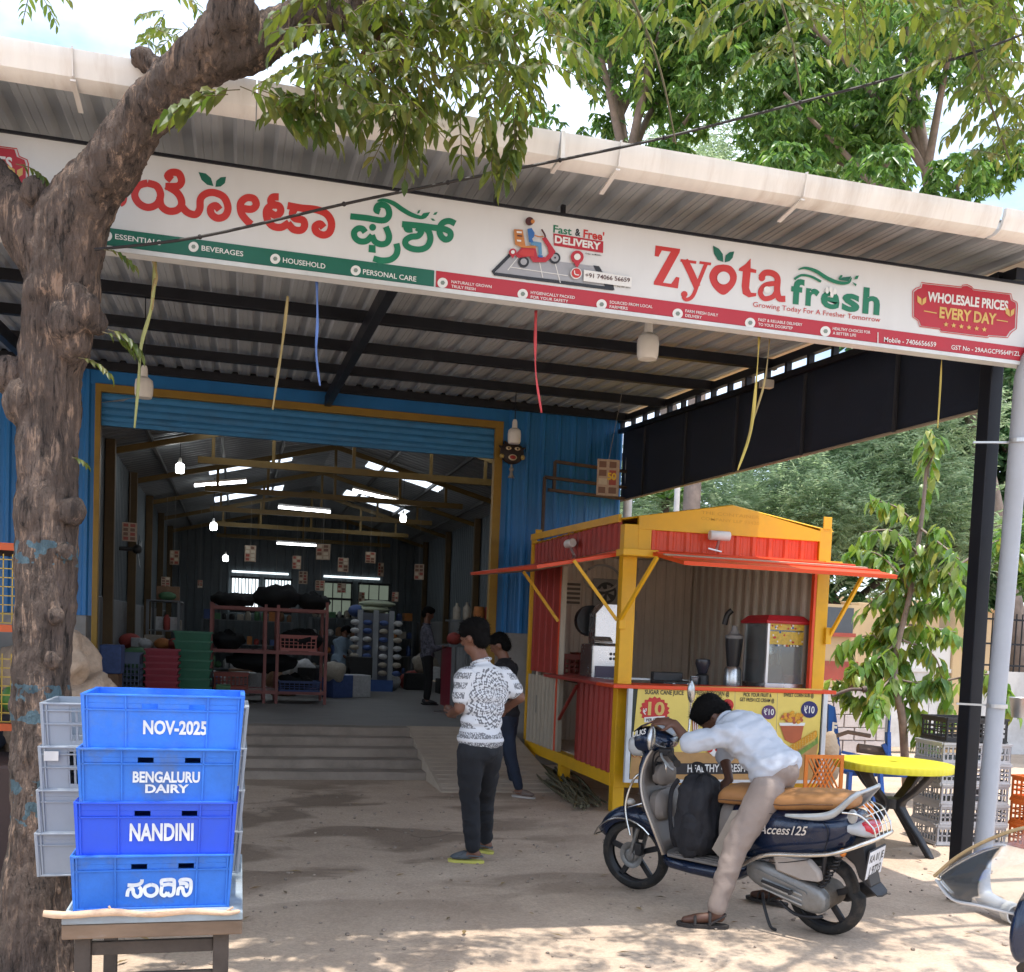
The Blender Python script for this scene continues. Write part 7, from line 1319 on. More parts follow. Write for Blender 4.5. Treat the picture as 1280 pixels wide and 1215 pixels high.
lab = ['topmost blue crate of the stack, marked NOV-2025', 'blue crate marked BENGALURU DAIRY, second from the top', 'deep blue crate marked NANDINI, second from the bottom', 'lowest blue crate of the stack, marked in Kannada letters']
wd = [[(nandini, -.085, .125, .04, .062)], [('NANDINI', -.085, .12, .055, .058)], [('BENGALURU', -.085, .13, .072, .036), ('DAIRY', -.045, .095, .036, .028)], [('NOV-2025', -.065, .14, .055, .045)]]
for i in range(4): milk_crate('dairy_crate', (-.262+.007*i+[0, .004, .0, .004][i], 3.835, TZ+.18*i), (.505, .37, .186), CB[[1, 2, 1, 0][i]], lab[3-i], wd[i], 'blue dairy crates stacked on the small table', rz=[.01, -.012, .008, 0][i])
GC = M('crate_grey', (.30, .33, .37), .5, 0, .06, 5, dirt=.3, dirtcol=(.2, .19, .18))
for i in range(4): milk_crate('grey_crate', (-.345+.004*i, 4.34, .617+.163*i), (.735, .36, .166), GC, ['lowest grey crate behind the blue ones', 'second grey crate from the bottom, behind the blue ones', 'third grey crate from the bottom, with a small sticker', 'topmost grey crate behind the blue ones'][i], None, 'grey crates stacked behind the blue ones', rz=.005, grey=i in (2, 3))
mb = MB(); c = P(64, 945, Y=4.145); mb.cbox(c, (.05, .002, .035)); tag(mb.build('sticker', M('sticker', (.65, .63, .6), .5), None), 'small white sticker on the grey crate', 'sticker')
T = thing('low_table', 'low wooden table with peeling pale blue edge under the crates', 'table', (-.25, 3.92, 0), rz=0)
WD = M('old_wood', (.20, .135, .09), .85, 0, .35, 6, .5, 30, stretch=(.3, 1, 1), dirt=.5, dirtcol=(.42, .52, .58)); WD2 = M('peeling_blue', (.30, .36, .40), .8, 0, .3, 8, .4, 30, stretch=(.4, 1, 1), dirt=.5, dirtcol=(.16, .11, .08))
mb = MB(); mb.box(-.285, .285, -.31, .60, .592, .617); mb.build('table_top', WD2, T, bevel=.004)
mb = MB(); mb.box(-.285, .285, -.338, -.311, .590, .619); mb.build('edge_strip', WD2, T, bevel=.004)
mb = MB(); mb.box(-.285, .285, -.335, -.311, .540, .588); mb.build('front_rail', WD, T, bevel=.004)
DW = M('dark_wood', (.07, .055, .045), .85, 0, .3, 8, .5, 30)
for x in (-.25, .19):
    for y in (-.30, .5): mb = MB(); mb.box(x, x+.05, y, y+.05, 0, .592); mb.build('leg', DW, T, bevel=.003)
for z in (.47, .36): mb = MB(); mb.box(-.2, .19, -.285, -.265, z, z+.045); mb.build('stretcher', DW, T, bevel=.003)
mb = MB(); mb.box(-.2, .19, .52, .54, .33, .38); mb.build('stretcher', BLK, T, bevel=.003)
mb = MB(); pts = [P(x, y-2, Y=3.575) for x, y in ((54, 1144), (90, 1146), (140, 1142), (185, 1145), (235, 1141), (280, 1143), (300, 1141))]; mb.tube(crv(pts, 4), [.010, .011, .012, .013, .012, .012, .011, .012, .012, .012, .011, .010, .011, .012, .011, .010, .010, .010, .009, .009, .009, .009, .008, .007, .004], 8, wob=.25)
mb.tube([pts[2], pts[2]+Vector((-.01, 0, .02))], .004, 5); mb.tube([pts[5], pts[5]+Vector((.03, 0, .018))], .004, 5)
tag(mb.build('peeled_stick', M('peeled_wood', (.58, .40, .27), .7, 0, .25, 12, .4, 60), None, 60), 'peeled wooden stick lying along the front edge of the low table', 'stick')
# ---------------- left edge: wire rack and sacks behind the tree ----------------
T = thing('wire_rack', 'orange framed rack with yellow wire sides behind the tree trunk', 'rack', (-2.5, 6.6, 0)); ORF = M('rack_orange', (.5, .09, .02), .5); YW = M('wire_yellow', (.5, .33, .04), .5)
for z in (.35, .95, 1.5, 1.95):
    mb = MB(); mb.box(-3.0, -1.02, 6.28, 6.32, z, z+.04); mb.build('rack_rail', ORF, T); mb = MB(); mb.box(-3.0, -1.02, 6.35, 7.0, z+.005, z+.03); mb.build('rack_shelf', M('shelf_dark', (.05, .03, .03), .7), T)
for x in (-3.0, -1.06):
    for y in (6.28, 6.98): mb = MB(); mb.box(x, x+.04, y, y+.04, 0, 2.0); mb.build('rack_post', ORF, T)
mb = MB()
for z in (1.0, 1.55):
    for k in range(41): x = -2.96+.047*k; mb.bar((x, 6.3, z), (x, 6.3, z+.38), .005, .005)
    for k in range(8): mb.bar((-3., 6.3, z+.05*k), (-1.05, 6.3, z+.05*k), .005, .005)
mb.build('wire_grid', YW, T)['kind'] = 'stuff'
BUR_ = M('burlap', (.34, .25, .18), .95, 0, .2, 20, .8, 90)
for i, (c, r_, lb_) in enumerate((((-.92, 6.2, 1.05), (.24, .2, .30), 'slumped burlap sack hanging over, right of the tree trunk behind the crates'), ((-.93, 6.15, 1.36), (.15, .15, .15), 'folded burlap sack top beside the trunk'))):
    mb = MB(); mb.ball(c, r_, 60, 40)
    for v in mb.v: d_ = (v-Vector(c)).normalized(); f_ = Vector((v.x*7, v.y*7, v.z*3+i*5)); v += d_*(.05*(1-3*abs(noise.noise(f_)))+.03*noise.noise(v*14)+.08*noise.noise(v*3))
    o = mb.build('burlap_sack', BUR_, None, 80); tag(o, lb_, 'sack')
mb = MB(); mb.box(-1.35, -.75, 5.98, 6.6, 0, .80); tag(mb.build('crate_pile_base', M('crate_dark', (.06, .035, .03), .7), None, bevel=.02), 'dark box carrying the burlap sacks behind the tree', 'box')
mb = MB(); mb.box(-1.75, -1.25, 4.95, 5.4, 0, .4); tag(mb.build('green_box', M('green_plastic', (.02, .28, .10), .5), None, bevel=.02), 'green plastic box at the foot of the tree', 'box')
for i, (x, y, z, rx_, rz_, m_, lb_) in enumerate(((-1.9, 11.6, 0, .5, .75, BUR_, 'tall burlap sack standing left of the hall doorway'), (-2.7, 11.5, 0, .45, .6, M('sack_dark', (.03, .04, .06), .9), 'dark sack slumped against the whitewashed wall'), (-1.75, 11.2, .0, .3, .45, M('sack_red', (.2, .04, .03), .9), 'small reddish sack in front of the tall burlap one'), (-3.4, 11.5, 0, .5, .8, BUR_, 'burlap sack farthest left by the wall'))):
    mb = MB(); c = Vector((x, y, z+rz_)); mb.ball(c, (rx_, .35, rz_), 40, 28)
    for v in mb.v: d_ = (v-c).normalized(); v += d_*(.07*(1-3*abs(noise.noise(Vector((v.x*5, v.y*5, v.z*2.5)))))+.03*noise.noise(v*11)); v.z = max(v.z, 0.)
    tag(mb.build('sack', m_, None, 80), lb_, 'sack', 'sacks by the left wall')
rgp = random.Random(21)
for i in range(14):
    z = [.38, .98, 1.53][i % 3]+.03; x = -2.9+.13*i; s_ = rgp.uniform(.07, .12); mb = MB(); mb.ball((x, 6.6+rgp.uniform(-.15, .15), z+s_*.85), (s_, s_*.9, s_*.85), 14, 10); tag(mb.build('produce', [M('produce_red', (.3, .04, .03), .5), M('produce_green', (.08, .2, .04), .5), M('produce_brown', (.25, .15, .07), .7)][i % 3], None, 60), '%s round produce, number %s along the wire rack behind the trunk' % (['red', 'green', 'brown'][i % 3], ['one', 'two', 'three', 'four', 'five', 'six', 'seven', 'eight', 'nine', 'ten', 'eleven', 'twelve', 'thirteen', 'fourteen'][i]), 'produce', 'produce on the wire rack')
# ---------------- bulbs, ribbons, signs under the canopy ----------------
BW = M('bulb_white', (.62, .60, .56), .35, 0, .04)
def bulb(c, top, label, s=1., lit=0):
    t = thing('led_bulb', label, 'bulb', c, 'large bulbs hanging from the roof'); c = Vector(c)
    mb = MB(); mb.lathe([(.02*s, -.085*s), (.05*s, -.082*s), (.058*s, -.06*s), (.06*s, .0), (.055*s, .035*s), (.03*s, .055*s)], c); mb.build('bulb_shell', M('bulb_lit', (.9, .9, .9), emis=(.95, 1, 1), es=9.) if lit else BW, t, 50)
    mb = MB(); mb.lathe([(.024*s, .055*s), (.022*s, .11*s), (.016*s, .13*s)], c); mb.build('bulb_socket', BW, t, 50)
    mb = MB(); mb.tube([c+Vector((0, 0, .13*s)), Vector(top)], .005, 6); mb.build('bulb_wire', BLK, t); return t
b1 = P(180, 482, Y=8.6); b2 = P(643, 543, Y=11.0); b3 = P(810, 430, Y=6.2); b4 = P(958, 480, Y=7.4)
bulb(b1, (b1.x, b1.y, cz(8.6)-.1), 'white bulb hanging nearest the tree trunk', 1.15); bulb(b2, (b2.x, b2.y, cz(11)-.1), 'white bulb hanging before the dark mask on the blue wall', 1.2); bulb(b3, (b3.x-.02, b3.y, cz(6.2)-.1), 'white bulb hanging just below the right part of the sign', 1.15)
mb = MB(); mb.box(b4.x-.05, b4.x+.05, b4.y-.03, b4.y+.03, b4.z-.03, b4.z+.03); mb.tube([b4, Vector((b4.x, b4.y, cz(7.4)-.1))], .004, 5); tag(mb.build('junction_box', M('box_beige', (.35, .32, .28), .5), None, bevel=.004), 'small beige junction box hanging before the navy screen', 'box')
def ribbon(pts, w, mat, label, D=None, Y=5.6):
    mb = MB(); pp = crv([P(x, y, Y=Y) for x, y in pts], 5); n = len(pp); a_ = []; 
    for i, p in enumerate(pp): th = .9*math.sin(i*.45+pts[0][0]); ww = w*(1-.5*(i/n)**3); d = Vector((math.cos(th), math.sin(th), 0))*ww/2; a_.append([p-d, p+d])
    mb.loft(a_, closed=False, cap=False); o = mb.build('ribbon', mat, None, 60); o.modifiers.new('s', 'SOLIDIFY').thickness = .0015; tag(o, label, 'ribbon', 'ribbons hanging under the canopy')
RY, RR_, RB_, RO = M('ribbon_yellow', (.50, .40, .10), .6), M('ribbon_red', (.5, .06, .07), .6), M('ribbon_blue', (.12, .22, .55), .6), M('ribbon_ochre', (.34, .26, .11), .6)
ribbon([(194, 325), (190, 380), (177, 430), (173, 480), (168, 535)], .02, M('ribbon_green', (.36, .38, .15), .6), 'long greenish ribbon hanging beside the bulb near the tree')
ribbon([(360, 370), (354, 420), (347, 470), (341, 512)], .017, RO, 'thin ochre ribbon hanging left of the blue ribbon'); ribbon([(396, 350), (397, 400), (395, 440), (400, 482)], .016, RB_, 'blue ribbon hanging below the green strip of the sign')
ribbon([(670, 388), (669, 430), (670, 470), (677, 516)], .018, RR_, 'red ribbon hanging below the delivery picture'); ribbon([(949, 420), (945, 480), (938, 540), (922, 588)], .022, RY, 'broad yellow ribbon hanging before the navy screen'); ribbon([(962, 424), (955, 480), (940, 530), (934, 560)], .014, RO, 'thin ochre ribbon twisted beside the broad yellow one'); ribbon([(1177, 448), (1175, 490), (1172, 535)], .012, RY, 'narrow yellow ribbon hanging above the young tree'); ribbon([(192, 325), (195, 345), (191, 365), (190, 388)], .022, RO, 'short knotted ribbon tied at the sign above the long greenish one')
# hanging price card
def card(c, w, h, label, rz=0., seed=0, cat='price card', grp=None, mats=None, string=None):
    t = thing('price_card', label, cat, c, grp, rz=rz); mb = MB(); mb.box(-w/2, w/2, -.004, .004, -h/2, h/2); mb.build('card', M('card_face', (.38, .28, .20), .5, 0, .2, 30), t, bevel=.003)
    rg = random.Random(seed); cols = mats or [M('card_red', (.30, .06, .04), .5), M('card_cream', (.5, .42, .3), .5), M('card_brown', (.16, .08, .05), .5)]
    for j in range(4):
        for i in range(2): mb = MB(); mb.box(-w/2+w*(.08+.46*i), -w/2+w*(.08+.46*i)+w*rg.uniform(.3, .38), -.0065, -.0045, h/2-h*(.06+.235*j)-h*.17, h/2-h*(.06+.235*j)); mb.build('card_print', rg.choice(cols), t)
    if string: mb = MB(); mb.tube([(0, 0, h/2), Vector(string)-Vector(c)], .002, 4); mb.build('string', M('string', (.3, .28, .25), .8), t)
    return t
cp_ = P(760, 597, Y=10.2); t = card(cp_, .235, .37, 'hanging price card marked 50 beside the pale corner pipe', rz=-.1, seed=3, string=P(786, 445, Y=10.2))
mb = MB(); put_text(mb, '50', (-.01, -.009, -.02), (.085, -.009, -.02), .07, (0, -1, 0), .04, upv=(0, 0, 1)); mb.build('card_number', M('card_yellow', (.65, .42, .03), .5), t, fix=False)
# dark mask on the wall
mc = P(640, 566, Y=12.38); T = thing('wall_mask', 'dark round-eyed guardian mask with red mouth hung on the blue wall', 'mask', mc); MK = M('mask_black', (.02, .012, .012), .5); MKR = M('mask_red', (.35, .03, .03), .5); MKW = M('mask_white', (.6, .5, .35), .5)
mb = MB(); mb.ball(mc, (.15, .05, .14), 20, 14); mb.build('mask_face', MK, T, 60)
for s in (-1, 1):
    mb = MB(); mb.ball(mc+Vector((s*.055, -.045, .045)), (.036, .012, .022), 14, 8); mb.build('mask_eye', MKW, T, 60); mb = MB(); mb.ball(mc+Vector((s*.055, -.056, .043)), .012, 8, 6); mb.build('pupil', MK, T, 60); mb = MB(); mb.ball(mc+Vector((s*.13, -.02, -.05)), .03, 10, 8); mb.build('ear_ring', M('mask_gold', (.4, .3, .1), .4), T, 60)
mb = MB(); mb.ball(mc+Vector((0, -.04, -.06)), (.055, .02, .038), 14, 8); mb.build('mask_mouth', MKW, T, 60); mb = MB(); mb.ball(mc+Vector((0, -.055, -.062)), (.038, .012, .024), 12, 8); mb.build('mask_tongue', MKR, T, 60)
for k in range(5): a = math.pi*(.15+.175*k); mb = MB(); mb.cyl(mc+Vector((.12*math.cos(a), 0, .1*math.sin(a))), mc+Vector((.19*math.cos(a), 0, .16*math.sin(a))), .03, .005, 8); mb.build('mask_crest', MK, T, 60)
mb = MB(); mb.ball(mc+Vector((0, 0, -.20)), .028, 10, 8); mb.lathe([(.04, -.30), (.02, -.26), (.01, -.14)], mc); mb.build('pendant', M('pendant', (.3, .28, .25), .5), T, 60)
# ---------------- yellow table and its surroundings ----------------
tc_ = Vector((5.10, 7.25, 0)); T = thing('round_table', 'round yellow plastic table on curved black legs beside the canopy post', 'table', tc_)
TY = M('table_yellow', (.56, .50, .02), .4, 0, .05, 4, dirt=.15); TB_ = M('table_black', (.016, .016, .018), .4, 0, .2, 6, dirt=.3, dirtcol=(.1, .09, .08))
mb = MB(); mb.lathe([(.05, .715), (.40, .718), (.455, .712), (.46, .70), (.458, .655), (.45, .655), (.45, .695), (.05, .70)], tc_, n=240, fl=lambda a: .004*math.cos(60*a)); mb.build('table_top', TY, T, 30)
mb = MB(); mb.lathe([(.01, .7165), (.035, .7195), (.01, .72)], tc_, n=20); mb.build('table_plug', TY, T)
for k in range(4):
    a = R(20+90*k); e = Vector((math.cos(a), math.sin(a), 0)); s_ = Vector((-e.y, e.x, 0)); rings = []
    for r_, z, w in ((.36, .70, .05), (.33, .62, .05), (.22, .50, .045), (.09, .40, .04), (.08, .36, .04), (.16, .26, .035), (.27, .14, .032), (.38, .0, .028)):
        dd = .035 if .3 < z < .5 else .028; c = tc_+e*r_+Vector((0, 0, z)); rings.append([c-s_*w+e*dd, c+s_*w+e*dd, c+s_*w-e*dd, c-s_*w-e*dd])
    mb = MB(); mb.loft(rings); mb.build('leg', TB_, T, 50, bevel=.01, sub=0)
mb = MB(); mb.lathe([(.09, .34), (.09, .42)], tc_, n=16); mb.build('leg_hub', TB_, T, 40)
# orange plastic chair seen behind the scooter
cc_ = Vector((4.42, 7.05, 0)); T = thing('plastic_chair', 'orange plastic chair with pierced back between scooter and yellow table', 'chair', cc_); OC = M('chair_orange', (.62, .17, .015), .4)
mb = MB(); y0 = cc_.y+.1; W2 = .17
mb.box(cc_.x-W2, cc_.x+W2, y0, y0+.012, .44, .50); mb.box(cc_.x-W2, cc_.x+W2, y0, y0+.012, .74, .77); mb.box(cc_.x-W2, cc_.x-W2+.03, y0, y0+.012, .5, .74); mb.box(cc_.x+W2-.03, cc_.x+W2, y0, y0+.012, .5, .74)
for k in range(-3, 9):
    for sg in (1, -1):
        x = cc_.x-W2+.03+(k*.035 if sg > 0 else k*.035); a = Vector((x, y0+.006+.001*sg, .5)); b_ = Vector((x+sg*.14, y0+.006+.001*sg, .74))
        if sg < 0: a.x += .1; b_.x += .1
        if cc_.x-W2+.02 < a.x < cc_.x+W2-.02 and cc_.x-W2+.02 < b_.x < cc_.x+W2-.02: mb.bar(a, b_, .014, .01)
mb.build('backrest', OC, T); mb = MB(); mb.box(cc_.x-.2, cc_.x+.2, cc_.y-.28, cc_.y+.1, .42, .445); mb.build('seat', OC, T, bevel=.01)
for sx in (-1, 1):
    for yy in (-.25, .07): mb = MB(); mb.bar((cc_.x+sx*.19, cc_.y+yy, .42), (cc_.x+sx*.22, cc_.y+yy*1.15, 0), .035, .03); mb.build('leg', OC, T)
# crates by the post
BKC = M('crate_black', (.02, .02, .022), .5, dirt=.3, dirtcol=(.08, .07, .07)); GC2 = M('crate_grey_light', (.36, .36, .38), .5, 0, .08, 5, dirt=.35, dirtcol=(.22, .17, .14))
for i in range(5): slotted_crate('grey_crate', (5.98+.01*(i % 2), 7.55, .172*i), (.62, .42, .17), GC2, ['bottom grey crate of the stack behind the canopy post', 'grey crate one up from the bottom behind the canopy post', 'middle grey crate of the stack behind the canopy post', 'grey crate under the topmost grey one behind the post', 'topmost grey crate, right below the black one'][i], 'grey crates stacked behind the canopy post', rz=-.12+.02*(i % 3), nx=14, nz=2+(i % 2), th=.006)
slotted_crate('black_crate', (6.02, 7.6, .862), (.56, .38, .20), BKC, 'black slotted crate on top of the grey stack behind the post', None, rz=-.1, nx=10, nz=3)
for i in range(3): slotted_crate('orange_crate', (6.56, 7.2, .20*i), (.42, .36, .20), M('crate_bright_orange', (.62, .14, .02), .45), ['bottom orange crate at the right edge', 'middle orange crate at the right edge', 'top orange crate at the right edge'][i], 'orange crates at the right edge', rz=.1, nx=9, nz=3)
mb = MB(); c = P(1274, 922, Y=7.6); mb.lathe([(.075, 0), (.10, .17), (.106, .175), (.098, .17), (.07, .01)], (c.x, c.y, 1.064)); tag(mb.build('metal_bucket', M('galvanised', (.45, .47, .48), .35, .7), None, 50), 'small metal bucket standing on the black crate', 'bucket')
# blue cart behind the table
bc0 = P(1075, 1000, Z=0); T = thing('blue_cart', 'blue metal handcart parked between kiosk and young tree', 'cart', (bc0.x, bc0.y, 0)); CBL = M('cart_blue', (.012, .09, .38), .45, .1, .1, 6, dirt=.2)
def cpx(x, y, dd=0): return P(x, y, D=11.0+dd)
for a, b_, w in (((1052, 940), (1110, 952), .035), ((1052, 952), (1118, 962), .05), ((1110, 915), (1110, 962), .05), ((1104, 930), (1120, 962), .05), ((1062, 965), (1058, 1030), .05), ((1100, 965), (1104, 1020), .05), ((1090, 965), (1092, 1010), .04), ((1056, 1010), (1102, 1012), .035), ((1112, 893), (1110, 930), .025)):
    mb = MB(); mb.bar(cpx(*a), cpx(*b_), w, w*.9); mb.build('cart_bar', CBL, T, bevel=.004)
for k in range(4): mb = MB(); mb.bar(cpx(1045+5*k, 962+2*k, .4+.1*k), cpx(1120+4*k, 964+2*k, .4+.1*k), .1, .02); mb.build('cart_plank', CBL, T)
mb = MB(); mb.bar(cpx(1052, 944, -.1), cpx(1090, 952, -.1), .06, .012); mb.build('name_strip', M('strip_grey', (.4, .44, .48), .5), T)
mb = MB(); mb.tube([cpx(1030, 925), cpx(1060, 915), cpx(1088, 920)], .022, 8); mb.tube([cpx(1072, 935, .1), cpx(1110, 940, .1)], .05, 8); mb.build('handle', M('handle_wood', (.14, .10, .08), .8), T)
mb = MB(); mb.tube(crv([cpx(1040, 870, -.3), cpx(1062, 862, -.3), cpx(1078, 862, -.3)], 4), .018, 8); mb.tube([cpx(1078, 862, -.3), cpx(1083, 861, -.3)], .035, 10); tag(mb.build('bent_pipe', M('rusty_pipe', (.10, .07, .06)), None, 60), 'bent pipe end sticking out right of the menu board', 'pipe')
T = thing('blue_banner', 'blue advertising panel with white letters leaning behind the menu board', 'banner', cpx(1042, 940, .3))
q = [cpx(1036, 880, .3), cpx(1044, 884, .3), cpx(1054, 962, .3), cpx(1034, 962, .3)]; mb = MB(); mb.prism(q, (0, .03, 0)); mb.build('banner_panel', CBL, T); 
for y in (908, 935): mb = MB(); put_text(mb, 'F', cpx(1040, y+6, .27), cpx(1046, y+7, .27), .10, (0, -1, 0), .05, upv=(0, 0, 1)); mb.build('lettering', INKW, T, fix=False)
mb = MB(); c = cpx(1034, 945, -.5); mb.ball((c.x, c.y, c.z-.05), (.14, .12, .3), 16, 12); o = tag(mb.build('cloth_bundle', M('cloth_beige', (.3, .24, .18), .9, bump=.6), None, 70), 'beige cloth bundle hanging by the kiosk corner', 'cloth'); tx = bpy.data.textures.new('f2', 'CLOUDS'); tx.noise_scale = .1; dm = o.modifiers.new('d', 'DISPLACE'); dm.texture = tx; dm.strength = .1
# ---------------- compound wall and gate ----------------
CW = M('wall_cream', (.52, .38, .22), .85, 0, .08, 2, dirt=.35, dirtcol=(.32, .24, .16)); BLKW = M('block_white', (.48, .43, .41), .9, 0, .15, 4, .4, 30, dirt=.4, dirtcol=(.28, .22, .2)); WP = M('peeling_white', (.58, .57, .56), .8, 0, .06, 3, dirt=.6, dirtcol=(.3, .27, .24)); RDB = M('wall_red', (.33, .07, .05), .8, dirt=.3)
WYY = 14.3
T = thing('boundary_wall', 'cream wall with red band over white block courses, behind the young tree', 'wall', (8.6, WYY, 0))
mb = MB(); mb.box(6.2, 9.35, WYY+.05, WYY+.3, 1.42, 2.3); mb.build('upper_wall', CW, T)
mb = MB(); mb.box(6.2, 9.35, WYY+.03, WYY+.3, 1.12, 1.42); mb.build('red_band', RDB, T)
mb = MB(); mb.box(6.2, 9.9, WYY+.04, WYY+.3, 0, 1.0); mb.build('mortar_core', M('mortar', (.25, .22, .2), .9), T)
for j in range(5):
    x = 7.2-.2*(j % 2)
    while x < 9.85: w = min(.38, 9.88-x); mb = MB(); mb.box(x, x+w-.012, WYY-.01+rnd.uniform(0, .01), WYY+.06, .0+.2*j, .2*j+.188); mb.build('block', BLKW, T, bevel=.008); x += .39
for x0, x1 in ((9.35, 9.95), (11.0, 11.35)): mb = MB(); mb.box(x0, x1, WYY-.05+(.0 if x0 > 10 else .16), WYY+.35, 0 if x0 > 10 else 1.0, 2.35); mb.build('pillar', CW, T, bevel=.01)
for wx in (8.85,): mb = MB(); mb.box(8.5, 9.2, WYY+.0, WYY+.06, 1.85, 2.25); mb.build('window', M('pane_dark', (.06, .07, .08), .2), T); mb = MB(); mb.box(8.46, 9.24, WYY-.03, WYY+.0, 1.80, 1.86); mb.build('sill', RDB, T)
T = thing('white_gate', 'white sheet metal gate with peeling paint behind the young tree', 'gate', (10.4, WYY, 0))
for k in range(3): mb = MB(); mb.box(9.95+.35*k, 10.29+.35*k, WYY+.0, WYY+.04, .1, 2.0); mb.build('gate_panel', WP, T, bevel=.005)
mb = MB(); mb.box(9.93, 11.0, WYY-.03, WYY-.001, 1.3, 1.36); mb.build('gate_rail', WP, T)
T = thing('white_wall', 'white peeling wall topped by black iron railing at the right edge', 'wall', (14, WYY, 0))
mb = MB(); mb.box(11.36, 22, WYY+.05, WYY+.3, 0, 1.35); mb.build('wall_body', WP, T)
mb = MB()
for k in range(90): x = 11.4+.115*k; mb.bar((x, WYY+.15, 1.35), (x, WYY+.15, 2.3), .016, .016)
for z in (1.45, 2.2, 1.8): mb.bar((11.4, WYY+.15, z), (21.8, WYY+.15, z), .03, .03)
mb.build('railing', BLK, T)['kind'] = 'stuff'
T = thing('far_house', 'cream house wall rising behind the trees beyond the boundary', 'house', (13, 30, 0)); mb = MB(); mb.box(6, 30, 31, 36, 0, 3.2); mb.build('house_wall', CW, T); mb = MB(); mb.box(5.8, 30.2, 30.7, 36.3, 3.2, 3.4); mb.build('roof_slab', CW, T)
for k in range(6): mb = MB(); mb.box(8+3.6*k, 9.4+3.6*k, 30.95, 31.01, 1.1, 2.4); mb.build('window', M('pane_dark', (.06, .07, .08), .2), T)
# ---------------- parked motorcycle at the right edge ----------------
T = thing('parked_motorcycle', 'parked dark blue motorcycle with clear windscreen cut off by the right edge', 'motorcycle', (2.35, 2.35, 0))
tip = P(1168, 1096, D=2.7); up1 = [P(1168, 1095, D=2.7), P(1195, 1072, D=2.62), P(1235, 1050, D=2.52), P(1285, 1034, D=2.42), P(1360, 1030, D=2.35), P(1440, 1060, D=2.4)]; lo1 = [P(1170, 1100, D=2.7), P(1190, 1124, D=2.62), P(1225, 1132, D=2.52), P(1285, 1146, D=2.46), P(1360, 1160, D=2.42), P(1440, 1150, D=2.45)]
a_, b_ = crv(up1, 5), crv(lo1, 5); nb = Vector((-.35, -.9, .1)).normalized(); rings = [[p.lerp(q, t)+nb*.05*math.sin(math.pi*t) for t in np.linspace(0, 1, 9)] for p, q in zip(a_, b_)]
mb = MB(); mb.loft(rings, closed=False, cap=False); o = mb.build('windscreen', glass_mat('screen_clear', (.95, .97, .98), .025, .03), T, 80); o.modifiers.new('s', 'SOLIDIFY').thickness = .003
mb = MB(); mb.tube(a_, .0045, 8); mb.build('screen_edge', M('edge_amber', (.35, .26, .14), .3), T, 60); mb = MB(); mb.tube(b_, .004, 8); mb.build('screen_edge', M('edge_clear', (.5, .5, .5), .15), T, 60)
c = P(1300, 1150, D=2.42); mb = MB(); mb.ball(P(1288, 1152, D=2.45), (.045, .03, .10), 20, 14, rot=Matrix.Rotation(.25, 3, 'Y')); mb.build('mirror', BL, T, 60)
mb = MB(); mb.tube([P(1290, 1195, D=2.45), P(1275, 1210, D=2.5), P(1300, 1290, D=2.6)], .009, 8); mb.build('mirror_stem', BKP, T, 60)
fx, fy = 2.35, 2.35
mb = MB(); mb.ball((2.36, 2.30, .90), (.16, .30, .16), 20, 14); mb.build('front_cowl', BL, T, 60); mb = MB(); mb.ball((2.55, 1.85, .82), (.15, .3, .15), 20, 14); mb.build('fuel_tank', BL, T, 60)
mb = MB(); mb.ball((2.7, 1.35, .78), (.13, .4, .07), 16, 10); mb.build('seat', RUB, T, 60)
for c in ((2.72, 2.45, .3), (3.1, 1.05, .3)):
    mb = MB(); mb.lathe([(.24, -.05), (.30, -.03), (.305, 0), (.30, .03), (.24, .05)], axis='x', n=36, cap=False); mb.xf(Matrix.Translation(c) @ Matrix.Rotation(.3, 4, 'Z')); w_ = mb.build('wheel', RUB, T, 40); mb = MB(); mb.lathe([(.04, -.06), (.04, .06)], axis='x', n=16); mb.xf(Matrix.Translation(c) @ Matrix.Rotation(.3, 4, 'Z')); mb.build('hub', CAST, w_)
    for k in range(6): a = math.pi*k/3; mb = MB(); mb.bar((0, .03*math.cos(a), .03*math.sin(a)), (0, .25*math.cos(a), .25*math.sin(a)), .03, .02); mb.xf(Matrix.Translation(c) @ Matrix.Rotation(.3, 4, 'Z')); mb.build('spoke', CAST, w_)
mb = MB(); mb.bar((2.72, 2.45, .3), (2.5, 2.3, .88), .05, .05); mb.bar((2.45, 2.1, .7), (2.8, 1.2, .35), .06, .12); mb.bar((2.5, 1.95, .4), (2.7, 1.5, .4), .2, .28); mb.build('frame', CAST, T)
# ---------------- inside the hall ----------------
Z0 = .45; PINK = M('rack_pink', (.24, .085, .075), .6, 0, .15, 5); NET = M('black_net', (.008, .009, .010), .9, 0, .4, 12)
def IP(x, y, Y): return P(x, y, Y=Y)
# tube lights and lit bulbs: they are on
TUBE = M('tube_lit', (.9, .9, .9), emis=(.95, .97, 1), es=5.)
for (x0, y0), (x1, y1), Y, lb_ in (((348, 547), (446, 555), 15.2, 'bright tube light nearest the shutter'), ((348, 634), (413, 640), 19.5, 'tube light at the middle of the hall roof'), ((346, 679), (395, 682), 24.0, 'tube light farthest down the hall'), ((243, 607), (308, 602), 18.0, 'tube light on the left slope by the first skylight'), ((441, 613), (500, 627), 18.0, 'tube light on the right slope by the skylight')):
    a, b_ = IP(x0, y0, Y), IP(x1, y1, Y); t = thing('tube_light', lb_, 'tube light', a, 'tube lights in the hall'); mb = MB(); mb.tube([a, b_], .022, 10); mb.build('tube', TUBE, t, 50); mb = MB(); mb.bar(a+Vector((0, 0, .045)), b_+Vector((0, 0, .045)), .05, .035); mb.build('batten', BW, t)
